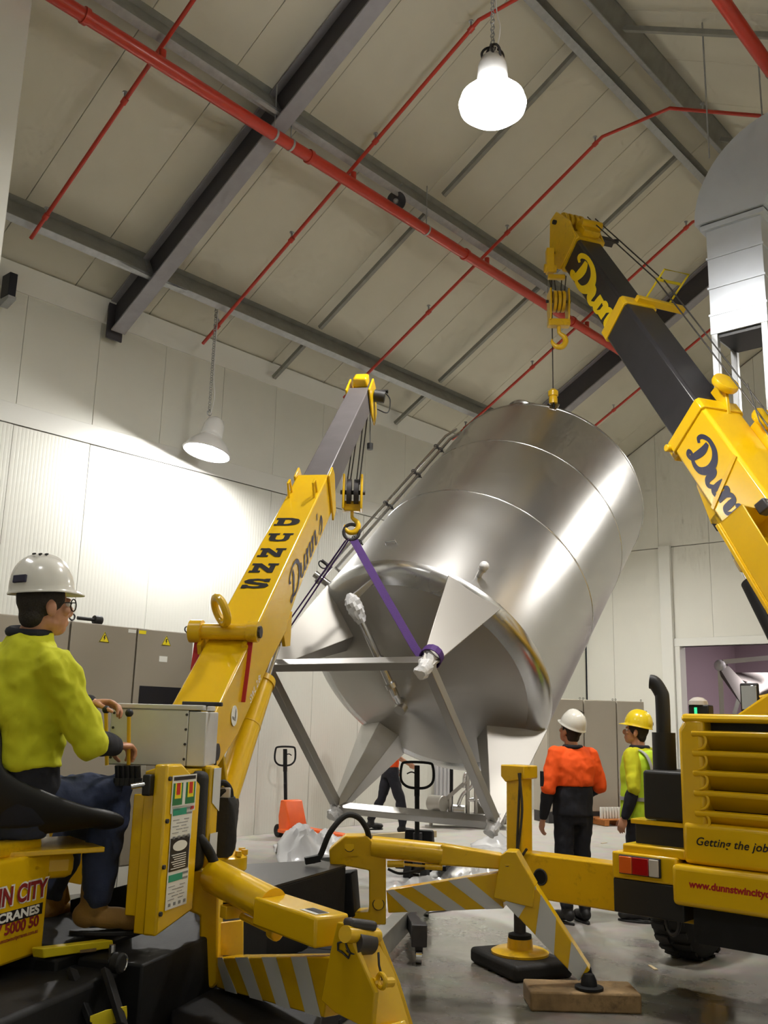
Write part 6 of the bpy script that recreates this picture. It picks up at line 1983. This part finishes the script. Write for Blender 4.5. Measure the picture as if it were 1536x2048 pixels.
def stand(label, G, F_, outfit, H=1.78, headF=None, headU=(0, 0, 1), lean=0.0, stride=0.0, arms=None, voxel=0.012, foot_gap=0.1, arm_out=0.03):
    F_ = V(F_).normalized()
    R_ = F_.cross(dz).normalized()
    k = H / 1.78
    G = V(G)
    def q(r, f, z):
        return G + R_ * r * k + F_ * (f + lean * z * 0.1) * k + dz * z * k
    J = {'pelvis': q(0, 0, 0.95), 'chest': q(0, -0.01, 1.25), 'neck': q(0, -0.01, 1.49), 'head': q(0, 0.02, 1.635)}
    for s, sg in (('R', 1), ('L', -1)):
        st_ = stride * sg
        J['sh' + s] = q(sg * 0.185, -0.01, 1.42)
        J['el' + s] = q(sg * (0.235 + arm_out), -0.03 - st_ * 0.3, 1.14)
        J['wr' + s] = q(sg * (0.25 + arm_out), 0.07 - st_ * 0.5, 0.92)
        if arms and s in arms:
            J['el' + s] = q(*arms[s][0])
            J['wr' + s] = q(*arms[s][1])
        J['hip' + s] = q(sg * 0.09, 0, 0.9)
        J['kn' + s] = q(sg * (foot_gap + 0.0), 0.02 + st_ * 0.55, 0.5 + abs(st_) * 0.02)
        J['an' + s] = q(sg * foot_gap, -0.02 + st_ * (0.9 if st_ > 0 else 1.1), 0.14 + (0.05 if st_ < 0 else 0))
        J['toe' + s] = F_ + R_ * sg * 0.2
        J['hd' + s] = (J['wr' + s] - J['el' + s]).normalized() + F_ * 0.05
        J['pn' + s] = -R_ * sg
        J['th' + s] = F_
        J['curl' + s] = 0.4
    return make_person(label, G, J, F_, R_, headF or F_, headU, outfit, voxel) + (J, F_, R_)
# man in the orange top, seen from behind, looking up at the tank
Go = PZ(1150, 1846, 0.0)
Fm = (away * 0.93 - side * 0.37)
p2, sh2, J2, F2, R2 = stand('man in orange and navy workwear with white helmet, standing behind the yellow jack post', Go, Fm,
    dict(shirt='hi_vis_orange', low='navy_cloth', trousers='navy_cloth', boots='boot_black', helmet='helmet_white', split=0.36, girth=1.08, folds=0.018), H=1.76,
    headF=(away * 0.8 - side * 0.55 + dz * 0.42), foot_gap=0.09, arms={'L': ((-0.27, -0.03, 1.13), (-0.29, 0.03, 0.87)), 'R': ((0.27, -0.02, 1.14), (0.22, 0.2, 1.02))})
MB().box(J2['elL'].lerp(J2['shL'], 0.28) - R2 * 0.085, (0.012, 0.05, 0.13), (R2, F2, dz)).build('arm_patch', 'navy_cloth', p2, bevel=0.004)
# man in the lime vest behind the exhaust
Gv = PZ(1288, 1842, 0.0)
Fv = (away * 0.62 - side * 0.78)
p3, sh3, J3, F3, R3 = stand('man in lime vest and yellow helmet standing behind the black exhaust stack', Gv, Fv,
    dict(shirt='hi_vis_yellow', low='navy_cloth', trousers='navy_cloth', boots='boot_black', helmet='helmet_yellow', split=-0.1, girth=1.06, folds=0.02, sticker=('text_navy', 1)), H=1.77,
    headF=(away * 0.35 - side * 0.93 + dz * 0.2), arms={'L': ((-0.24, -0.05, 1.13), (-0.25, 0.04, 0.88)), 'R': ((0.24, -0.04, 1.13), (0.25, 0.05, 0.88))})
mb = MB()
bb, nn = J3['pelvis'], J3['neck']
torso(mb, [(bb.lerp(nn, u), R3, F3, a, d) for u, a, d in ((-0.16, .2, .16), (0.1, .19, .155), (0.4, .19, .155), (0.68, .2, .155), (0.84, .19, .14), (0.95, .14, .11))])
vest = fuse(mb, 'vest', 'hi_vis_lime', p3, 0.012, 4, 0.012)
mb = MB()
for s in (-1, 1):
    pts = [bb.lerp(nn, u) + R3 * s * a - F3 * d for u, a, d in ((-0.1, .1, .168), (0.2, .1, .168), (0.5, .11, .166), (0.7, .12, .16), (0.88, .125, .115), (0.96, .115, .05))]
    mb.ribbon(pts, R3, 0.05, 0.008, smooth=5)
mb.build('reflective_tape', 'reflective_grey', vest, smooth=40)
mb = MB()
rg_ = []
for z_ in (0.14, 0.20):
    rg_.append([bb.lerp(nn, z_) + R3 * math.copysign(abs(math.cos(q)) ** 0.8, math.cos(q)) * 0.2 + F3 * math.copysign(abs(math.sin(q)) ** 0.8, math.sin(q)) * 0.164 for q in [2 * math.pi * j / 32 for j in range(32)]])
mb.loft(rg_).build('reflective_belt', 'reflective_grey', vest, smooth=40)
# worker walking behind the tank
Gb = PZ(778, 1668, 0.0)
stand('worker in orange shirt and dark trousers walking past the wall behind the tank', Gb, side * 0.9 + away * 0.25,
    dict(shirt='hi_vis_orange', low='navy_cloth', trousers='navy_cloth', boots='boot_black', helmet='helmet_white', split=0.05, folds=0.02, cuff=False), H=1.76, stride=0.22, voxel=0.014,
    arms={'R': ((0.25, 0.02, 1.16), (0.2, 0.24, 1.04)), 'L': ((-0.25, -0.05, 1.15), (-0.24, 0.1, 0.95))})
# ------------------------------------------------------------------ electrical cabinets by the left wall
def cabinet(o, xd, w_, d_, h_, label, group, material, eyebolts=(0.1, 0.9), es=1.0, warn=None, window=None, name='electrical_cabinet', extra=None, z0=0.12):
    "o: front lower corner; xd along the front; depth away from the viewer"
    xd = V(xd).normalized()
    nd = xd.cross(dz).normalized()
    if nd.dot(CAM - V(o)) < 0:
        nd = -nd
    o = V((o[0], o[1], z0))
    t = thing(name, label, 'cabinet', (o.x, o.y, 0), group)
    def bx(a0, a1, b0, b1, c0, c1):
        return MB().prism([o + xd * a0 - nd * b0 + dz * c0, o + xd * a1 - nd * b0 + dz * c0, o + xd * a1 - nd * b1 + dz * c0, o + xd * a0 - nd * b1 + dz * c0], dz * (c1 - c0))
    bx(0, w_, 0.02, d_, 0, h_).build('body', material, t, bevel=0.004)
    dr_ = bx(0.006, w_ - 0.006, -0.005, 0.02, 0.01, h_ - 0.006).build('door', material, t, bevel=0.006)
    bx(0, w_, 0.0, d_, -z0, 0).build('plinth', 'dark_steel' if z0 < 0.2 else 'white_trim', t)
    for e in eyebolts:
        c_ = o + xd * w_ * e - nd * 0.06 + dz * (h_ + 0.045)
        MB().torus(c_ - dz * 0.045 * (1 - es), nd, 0.03 * es, 0.008 * es, 20, 8).cyl(c_ - dz * 0.045, c_ - dz * (0.045 - 0.017 * es), 0.01 * es, n=8).build('eyebolt', 'dark_steel', t)
    if warn:
        c_ = o + xd * w_ * warn[0] + nd * 0.007 + dz * h_ * warn[1]
        wl_ = MB().prism([c_ - xd * 0.06 - dz * 0.05, c_ + xd * 0.06 - dz * 0.05, c_ + dz * 0.055], nd * 0.002).build('warning_sign', 'decal_yellow', dr_, smooth=0)
        MB().prism([c_ + nd * 0.003 + xd * a + dz * b for a, b in ((-0.004, 0.02), (0.012, 0.02), (0.002, -0.004), (0.012, -0.004), (-0.006, -0.036), (-0.002, -0.01), (-0.012, -0.01))], nd * 0.001).build('bolt_symbol', 'text_black', wl_, smooth=0)
        MB().tube([c_ + nd * 0.003 - xd * 0.054 - dz * 0.046, c_ + nd * 0.003 + xd * 0.054 - dz * 0.046, c_ + nd * 0.003 + dz * 0.048, c_ + nd * 0.003 - xd * 0.054 - dz * 0.046], 0.003, 6).build('sign_border', 'text_black', wl_)
    if window:
        a0, a1, c0, c1 = window
        bx(w_ * a0, w_ * a1, -0.012, 0.0, h_ * c0, h_ * c1).build('display_window', 'text_black', dr_, bevel=0.003)
    if extra:
        for a0, a1, c0, c1, mm in extra:
            bx(w_ * a0, w_ * a1, -0.008, 0.0, h_ * c0, h_ * c1).build('label_plate', mm, dr_, smooth=0)
    return t, o, xd, nd
XC = -8.4
yA, yM, yB_ = PX(143, 1243, XC).y, PX(274, 1256, XC).y, PX(388, 1268, XC).y
zTop = PX(270, 1255, XC).z
g_ = 'grey electrical cabinets beside the operator'
cabinet((XC, yA, 0), (0, 1, 0), yM - yA, 0.6, zTop - 0.2, 'grey cabinet with warning triangle and a black dumbbell handle on top, beside the operator', g_, 'cabinet_grey', (0.05,), 1.0, (0.5, 0.945), None, z0=0.2, extra=((0.86, 0.985, 0.975, 0.99, 'decal_white'),))
t_, o_, xd_, nd_ = cabinet((XC, yM + 0.01, 0), (0, 1, 0), yB_ - yM - 0.01, 0.6, zTop - 0.2, 'grey cabinet with black display window, next to the crane boom', g_, 'cabinet_grey', (0.93,), 1.0, (0.5, 0.955), (0.1, 0.84, 0.66, 0.75), z0=0.2, extra=((0.02, 0.14, 0.975, 0.99, 'decal_yellow'), (0.4, 0.54, 0.86, 0.885, 'white_trim')))
cabinet((XC, yA - 0.78, 0), (0, 1, 0), 0.77, 0.6, zTop - 0.2, 'grey cabinet mostly hidden behind the helmeted operator', g_, 'cabinet_grey', (0.95,), 1.0, None, None, z0=0.2)
db = thing('dumbbell_handle', 'small black dumbbell-shaped handle lying on top of the grey cabinet', 'handle', PX(168, 1236, XC))
q = V((XC - 0.1, yA + 0.12, zTop + 0.045))
MB().cyl(q, q + V((0, 0.2, 0)), 0.018, n=12).build('bar', 'black_plastic', db)
MB().cyl(q + V((0, 0.18, 0)), q + V((0, 0.27, 0)), 0.045, n=16).build('grip', 'black_plastic', db, bevel=0.008)

# far cabinets by the gable end, on a timber pallet
ca, cb_ = P(1095, 1392, 17.0), P(1288, 1408, 17.6)
xd_ = V((cb_.x - ca.x, cb_.y - ca.y, 0)).normalized()
Lc = (V((cb_.x - ca.x, cb_.y - ca.y, 0))).length
zt2 = 0.5 * (ca.z + cb_.z)
g_ = 'pale cabinets by the gable wall'
z_un = P(1200, 1620, 17.3).z
for i, (a, b, lab) in enumerate(((0.0, 0.36, 'pale grey cabinet at the gable wall, directly behind the orange-shirted man'), (0.365, 0.70, 'pale grey cabinet at the gable wall, seen between the two standing men'), (0.705, 1.0, 'pale grey cabinet at the gable wall, behind the yellow helmet'))):
    o_ = V((ca.x, ca.y, 0)) + xd_ * Lc * a
    cabinet(o_, xd_, Lc * (b - a), 0.55, zt2 - z_un, lab, g_, 'cabinet_pale', (0.04, 0.96), 0.5, None, None, z0=z_un)
pt = thing('timber_pallet', 'orange-brown timber pallet with white ribbed crate base in front of the far cabinets', 'pallet', PZ(1195, 1645, 0))
po = V((ca.x, ca.y, 0)) + xd_ * Lc * 0.38
pn = xd_.cross(dz).normalized()
if pn.dot(CAM - po) < 0:
    pn = -pn
for k in range(3):
    MB().box(po + xd_ * (0.06 + k * 0.27) + pn * 0.3 + dz * 0.05, (0.09, 0.5, 0.09), (xd_, pn, dz)).build('block', 'pallet_orange', pt, bevel=0.004)
for k in range(4):
    MB().box(po + xd_ * 0.33 + pn * (0.5 - k * 0.14) + dz * 0.105, (0.72, 0.11, 0.022), (xd_, pn, dz)).build('slat', 'pallet_orange', pt, bevel=0.003)
for k in range(12):
    MB().box(po + xd_ * (0.03 + k * 0.056) + pn * 0.42 + dz * 0.21, (0.04, 0.04, 0.19), (xd_, pn, dz)).build('white_rib', 'white_trim', pt, bevel=0.004)

# ------------------------------------------------------------------ pallet jacks
def pallet_jack(base, yaw_dir, label, hh=1.22, paint='jack_orange'):
    base = V((base[0], base[1], 0))
    f = V((yaw_dir[0], yaw_dir[1], 0)).normalized()     # forks point this way
    r_ = f.cross(dz)
    t = thing('pallet_jack', label, 'pallet jack', base, 'hand pallet jacks')
    MB().cyl(base + dz * 0.2 - f * 0.02, base + dz * (hh - 0.3) - f * 0.1, 0.026, n=14).build('tow_bar', 'black_paint', t)
    top = base + dz * (hh - 0.3) - f * 0.1
    MB().beam(top - dz * 0.02, top + dz * 0.3 - f * 0.03, 0.055, 0.035, up=f).build('handle_stem', 'black_paint', t, bevel=0.006)
    c = top + dz * 0.19 - f * 0.02
    loop = [(-0.17, 0.1), (-0.12, 0.14), (0.12, 0.14), (0.17, 0.1), (0.175, -0.04), (0.11, -0.11), (0.0, -0.125), (-0.11, -0.11), (-0.175, -0.04)]
    pts = catmull([c + r_ * a + dz * b for a, b in loop], 4, closed=True)
    MB().tube(pts + [pts[0]], 0.014, 8).build('handle_loop', 'black_paint', t, smooth=60)
    MB().tube([c + dz * 0.02, c + r_ * -0.06 + dz * 0.04, c + r_ * -0.11 + dz * 0.02], 0.008, 6, smooth=5).build('release_lever', 'black_paint', t)
    MB().prism([base + r_ * -0.15 + f * a + dz * b for a, b in ((0.02, 0.1), (0.3, 0.1), (0.3, 0.2), (0.16, 0.52), (0.04, 0.52), (0.0, 0.3))], r_ * 0.3).build('hydraulic_body', paint, t, bevel=0.02, seg=3)
    MB().cyl(base + dz * 0.1 - f * 0.02, base + dz * 0.5 - f * 0.01, 0.05, n=18).build('pump', 'dark_steel', t)
    for s in (-1, 1):
        MB().cyl(base + r_ * s * 0.05 + dz * 0.09 - f * 0.05, base + r_ * s * 0.13 + dz * 0.09 - f * 0.05, 0.09, n=24).build('steer_wheel', 'black_rubber', t, bevel=0.012)
        MB().box(base + r_ * s * 0.2 + f * 0.75 + dz * 0.12, (0.16, 1.1, 0.05), (r_, f, dz)).build('fork', paint, t, bevel=0.01)
        MB().cyl(base + r_ * (s * 0.2 - 0.05) + f * 1.2 + dz * 0.04, base + r_ * (s * 0.2 + 0.05) + f * 1.2 + dz * 0.04, 0.04, n=16).build('load_roller', 'black_rubber', t)
    return t
pallet_jack(PZ(572, 1674, 0), side * 0.62 - away * 0.78, 'pallet jack with bright orange body parked against the white wall')
jb = P(836, 1660, 10.2)
pallet_jack((jb.x, jb.y), away * 0.95 + side * 0.2, 'pallet jack with black loop handle standing just behind the tank frame', hh=1.2, paint='black_paint')

# ------------------------------------------------------------------ timber, sheeting, skids on the floor
tp0, tp1 = PZ(560, 1672, 0.04), PZ(870, 1668, 0.04)
tb2 = MB().beam((tp0.x + 0.9, tp0.y + 0.9, 0.045), (tp1.x, tp1.y, 0.045), 0.09, 0.09).build('timber_beam', 'timber_pale', bevel=0.006)
tag(tb2, 'pale timber beam lying on the floor at the walking worker\'s feet', 'timber')

def sheet(corner_px, nx, ny, amp, seed, peaks, name, material='plastic_film'):
    "crumpled sheet on the floor; corners are floor points, peaks lift it"
    c = [PZ(x, y, 0.01) for x, y in corner_px]
    vs, fs = [], []
    for j in range(ny + 1):
        for i in range(nx + 1):
            u, v = i / nx, j / ny
            p = c[0].lerp(c[1], u).lerp(c[3].lerp(c[2], u), v)
            n_ = abs(noise.noise(V((p.x * 3.1 + seed, p.y * 3.1, 0.3)))) + 0.5 * abs(noise.noise(V((p.x * 8 + seed, p.y * 8, 1.3))))
            edge = min(u, 1 - u, v, 1 - v) * 6
            z = amp * n_ * min(1, edge + 0.15)
            for (px, py, h, wd_) in peaks:
                q = PZ(px, py, 0)
                d = math.hypot(p.x - q.x, p.y - q.y)
                z += h * max(0, 1 - d / wd_) ** 1.2 * (0.85 + 0.5 * n_)
            vs.append(V((p.x + 0.05 * noise.noise(V((p.x * 5, p.y * 5, seed))), p.y, 0.006 + z)))
            if i < nx and j < ny:
                a = j * (nx + 1) + i
                fs.append((a, a + 1, a + nx + 2, a + nx + 1))
    mb = MB()
    mb._add(vs, fs)
    o = mb.build(name, material, smooth=25)
    m = o.modifiers.new('film', 'SOLIDIFY')
    m.thickness = 0.003
    return o
s1 = sheet([(545, 1690), (680, 1672), (760, 1712), (560, 1735)], 40, 30, 0.12, 3.0, [(600, 1718, 0.42, 0.55), (650, 1705, 0.25, 0.5)], 'plastic_sheet')
tag(s1, 'crumpled clear plastic heap on the floor in front of the orange pallet jack', 'plastic sheet')
s2 = sheet([(740, 1752), (1010, 1712), (1010, 1800), (760, 1842)], 50, 30, 0.07, 9.0, [(960, 1745, 0.12, 0.6), (860, 1790, 0.1, 0.7)], 'plastic_sheet')
tag(s2, 'flat pale plastic sheet spread on the floor behind the striped outrigger arm', 'plastic sheet')
s3 = sheet([(940, 1688), (1040, 1682), (1060, 1704), (960, 1712)], 24, 16, 0.06, 5.0, [(995, 1690, 0.16, 0.4)], 'plastic_sheet')
tag(s3, 'scrap of clear plastic under the lowest tank foot beside the jack post', 'plastic sheet')
# grey rail on castors behind the outrigger knee
ra, rb2 = PZ(768, 1880, 0.17), PZ(830, 1815, 0.17)
rl = thing('steel_skid', 'grey steel rail on small castors lying behind the outrigger knee', 'skid', (ra.x, ra.y, 0))
rdir = V((rb2.x - ra.x, rb2.y - ra.y, 0)).normalized()
ra2 = V((ra.x, ra.y, 0.17)) - rdir * 0.5
rb3 = V((rb2.x, rb2.y, 0.17)) + rdir * 0.6
MB().beam(ra2, rb3, 0.1, 0.16).build('rail', 'galvanised_dull', rl, bevel=0.006)
cc = PZ(838, 1872, 0.18)
MB().box((cc.x, cc.y, 0.19), (0.11, 0.12, 0.15), (side, away, dz)).build('end_block', 'dark_steel', rl, bevel=0.008)
MB().beam(V((cc.x, cc.y, 0.19)), ra2.lerp(rb3, 0.62), 0.08, 0.1).build('cross_rail', 'dark_steel', rl)
for q in (V((cc.x, cc.y, 0.05)), V((rb3.x, rb3.y, 0.05)), V((ra2.x, ra2.y, 0.05))):
    w2_ = MB().cyl(q - side * 0.02, q + side * 0.02, 0.05, n=18).build('castor', 'chrome', rl)
    MB().box(q + dz * 0.05, (0.055, 0.05, 0.06), (side, away, dz)).build('castor_fork', 'dark_steel', rl)
# stainless pump skid far behind the tank
sk = thing('pump_skid', 'stainless pump skid with pipework and sloping brace behind the tank legs', 'pump skid', PZ(930, 1655, 0))
kb = PZ(930, 1652, 0)
def skp(x, y, t=15.6):
    return P(x, y, t)
MB().beam(skp(856, 1632), skp(1010, 1632), 0.5, 0.08).build('skid_base', 'stainless_dull', sk, bevel=0.01)
for x_ in (862, 1000):
    MB().cyl(skp(x_, 1632), V((skp(x_, 1632).x, skp(x_, 1632).y, 0)), 0.03, n=10).build('skid_leg', 'stainless_dull', sk)
MB().beam(skp(862, 1624), skp(934, 1562), 0.06, 0.06).build('brace', 'stainless_dull', sk)
for x_ in (900, 935, 952):
    MB().cyl(skp(x_, 1632), skp(x_, 1545 if x_ > 910 else 1590), 0.035, n=12).build('upright', 'stainless_dull', sk)
MB().cyl(skp(862, 1606, 15.7), skp(888, 1608, 15.5), 0.13, n=24).build('motor', 'stainless_dull', sk, bevel=0.01)
MB().cyl(skp(905, 1620), skp(928, 1622), 0.1, n=20).build('pump_head', 'stainless_bright', sk)
MB().tube([skp(915, 1615), skp(925, 1590), skp(945, 1570), skp(940, 1548), skp(930, 1550), skp(928, 1575)], 0.03, 12, smooth=6).build('pipe_loop', 'stainless_bright', sk)
MB().tube([skp(935, 1600), skp(955, 1600), skp(965, 1612), skp(985, 1612)], 0.03, 12, smooth=5).build('pipe_run', 'stainless_bright', sk)
MB().box(skp(980, 1590, 16.0), (0.5, 0.4, 0.9), (side, away, dz)).build('control_box', 'cabinet_grey', sk, bevel=0.01)
po_ = V(P(902, 1640, 16.4))
pst = MB().cyl((po_.x, po_.y, 0), (po_.x, po_.y, 1.45), 0.03, n=10).build('barrier_post', 'black_paint')
tag(pst, 'thin dark upright post by the pale curtain behind the tank', 'post')
pcv = MB()
pc0, pc1 = P(868, 1600, 16.9), P(906, 1600, 16.9)
row0 = []
for k in range(25):
    u = k / 24
    q = pc0.lerp(pc1, u)
    row0.append(V((q.x, q.y, 0)) + away * 0.03 * math.sin(u * 30))
pcv._add([q + dz * 0.02 for q in row0] + [q + dz * 1.5 for q in row0], [(k, k + 1, 26 + k, 25 + k) for k in range(24)])
pcv = pcv.build('strip_curtain', 'plastic_film', smooth=60)
m = pcv.modifiers.new('film', 'SOLIDIFY')
m.thickness = 0.01
tag(pcv, 'pale hanging plastic strip curtain behind the tank legs', 'curtain')

# ------------------------------------------------------------------ duct on the right
DT = 10.7
du = thing('air_duct', 'galvanised rectangular air duct with a curved elbow high at the right', 'duct', P(1475, 700, DT))
dl, dr2 = P(1412, 470, DT), P(1536, 440, DT)
dd0 = P(1428, 655, DT)
dx = V((dr2.x - dl.x, dr2.y - dl.y, 0)).normalized()
# riser runs straight down; its face is turned a little towards the left wall
W_ = 0.61
cxy = V((dl.x, dl.y, 0))
dx = V((1, 0, 0))
dy = dz.cross(dx)
zt3, zb3 = P(1412, 462, DT).z, P(1428, 695, DT).z
zs_ = [zt3, zt3 - (zt3 - zb3) * 0.27, zt3 - (zt3 - zb3) * 0.55, zt3 - (zt3 - zb3) * 0.80]
def dprism(a0, a1, b0, b1, z0, z1):
    return MB().prism([cxy + dx * a0 + dy * b0 + dz * z0, cxy + dx * a1 + dy * b0 + dz * z0, cxy + dx * a1 + dy * b1 + dz * z0, cxy + dx * a0 + dy * b1 + dz * z0], dz * (z1 - z0))
for i in range(3):
    dprism(0, W_, 0, 0.6, zs_[i + 1] + 0.003, zs_[i] - 0.003).build('duct_section', 'duct_metal', du, bevel=0.004)
dprism(-0.005, W_ + 0.005, -0.005, 0.605, zb3 + 0.03, zs_[3]).build('duct_skirt', 'duct_metal', du, bevel=0.004)
for i in range(4):
    dprism(-0.012, W_ + 0.012, -0.012, 0.612, zs_[i] - 0.012, zs_[i] + 0.012).build('duct_flange', 'duct_metal', du)
dprism(0.05, W_ - 0.05, 0.03, 0.57, zb3 - 0.01, zb3 + 0.028).build('duct_mouth_shade', 'text_black', du)  # black block stands in for the shade inside the open end
for a, b in ((0.0, 0.0), (W_ - 0.07, 0.0), (0.0, 0.53), (W_ - 0.07, 0.53)):
    dprism(a, a + 0.07, b, b + 0.07, zb3 - 1.6, zb3 + 0.05).build('support_leg', 'galvanised', du, bevel=0.004)
# elbow: quarter bend from straight up to sideways
E0 = zt3 + 0.06
OV = 0.09
RW_ = W_ + 2 * OV
mb = MB()
rings = []
RI = 0.28
ctr = cxy + dx * (W_ + OV + RI) + dz * E0
for k in range(17):
    q = math.pi / 2 * k / 16
    ou = -dx * math.cos(q) + dz * math.sin(q)
    ro, ri = RI + RW_, RI
    rings.append([ctr + ou * ri - dy * OV, ctr + ou * ro - dy * OV, ctr + ou * ro + dy * (0.6 + OV), ctr + ou * ri + dy * (0.6 + OV)])
rings.append([q + dx * 2.2 for q in rings[-1]])
mb.loft(rings).build('duct_elbow', 'duct_metal', du, smooth=25)
dprism(-0.05, W_ + 0.05, -0.05, 0.65, zt3 - 0.01, zt3 + 0.05).build('elbow_collar', 'duct_metal', du, bevel=0.004)
for a, b in ((0.1, -0.04), (0.5, 0.6)):
    q = cxy + dx * a + dy * b
    MB().cyl(V((q.x, q.y, E0 + 0.8)), V((q.x, q.y, roof_z(q.x) - 0.02)), 0.01, n=6).build('hanger_rod', 'galvanised', du)

# ------------------------------------------------------------------ small fittings
hs = thing('horn_speaker', 'small round horn fixed under the middle purlin beside the red main', 'speaker', PX(790, 402, -7.75))
hc = PX(792, 402, -7.72)
ax = (CAM - hc + V((1.5, 2, 0))).normalized()
MB().lathe(hc, ax, [(-0.16, 0.05), (-0.05, 0.06), (0.0, 0.1), (0.03, 0.13), (0.035, 0.12), (0.0, 0.08), (-0.03, 0.02)], 24, True, True).build('horn', 'dark_steel', hs, smooth=40)
MB().tube([hc - ax * 0.1, hc - ax * 0.1 + dz * 0.12, hc + V((0.1, 0, 0.22))], 0.014, 8).build('bracket', 'galvanised', hs)
MB().ball(hc - ax * 0.03, 0.04, 12).build('driver', 'galvanised', hs)
bk = thing('wall_bracket', 'black box bracket high on the wall at the edge of the white partition', 'bracket', PX(13, 600, XL + 0.3))
c_ = PX(17, 582, XL + 0.2)
MB().box(c_ + dz * 0.06, (0.2, 0.1, 0.3)).build('bracket_box', 'text_black', bk, bevel=0.006)
MB().prism([c_ + V((-0.1, -0.05, -0.1)), c_ + V((0.12, -0.05, -0.1)), c_ + V((0.12, -0.05, -0.14)), c_ + V((-0.08, -0.05, -0.2))], (0, 0.1, 0)).build('bracket_arm', 'galvanised', bk)
# second tank's leg frame in the far room
ft_ = thing('tank_stand', 'stainless leg frame of another tank standing beyond the doorway', 'tank', P(1500, 1450, 18.5))
def fp_(x, y, t=21.0):
    return P(x, y, t)
MB().hexa([fp_(1432, 1324), fp_(1448, 1322), fp_(1450, 1345), fp_(1436, 1345)], [fp_(1490, 1420, 20.5), fp_(1560, 1440, 20.5), fp_(1600, 1370, 21.5), fp_(1560, 1345, 21.5)]).build('tapered_leg', 'stainless_dull', ft_)
MB().ball(fp_(1440, 1331), 0.13, 14).build('foot_wrap', 'wrap_film', ft_)
MB().beam(fp_(1440, 1340), fp_(1446, 1470), 0.1, 0.1).build('frame_bar', 'stainless_dull', ft_)
MB().beam(fp_(1445, 1324), fp_(1600, 1310), 0.1, 0.1).build('frame_bar', 'stainless_dull', ft_)
MB().beam(fp_(1490, 1362), fp_(1466, 1440), 0.09, 0.09).build('frame_bar', 'stainless_bright', ft_)
lg0 = fp_(1446, 1470)
MB().beam(lg0, V((lg0.x, lg0.y, 0)), 0.1, 0.1).build('frame_bar', 'stainless_dull', ft_)
lg0 = fp_(1560, 1400)
MB().cyl(V((lg0.x + 1, lg0.y, 0)), V((lg0.x + 1.2, lg0.y, 3.0)), 0.9, n=40).build('shell', 'stainless_brushed', ft_)
# cut paper scraps on the wet floor
for i, (x, y, lab) in enumerate(((900, 1650 + 140, 'small pale scrap on the floor under the sheet edge'), (1208, 1686, 'thin scrap of strapping on the dry floor between the men'), (1306, 1935, 'short pale offcut lying on the wet floor near the wheel'))):
    q = PZ(x, y, 0.004)
    a = 0.4 + i
    MB().box(q, (0.12, 0.025, 0.006), (V((math.cos(a), math.sin(a), 0)), V((-math.sin(a), math.cos(a), 0)), dz)).build('floor_scrap', 'timber_pale')
    tag(bpy.data.objects[-1] if False else COL.objects[-1], lab, 'scrap')
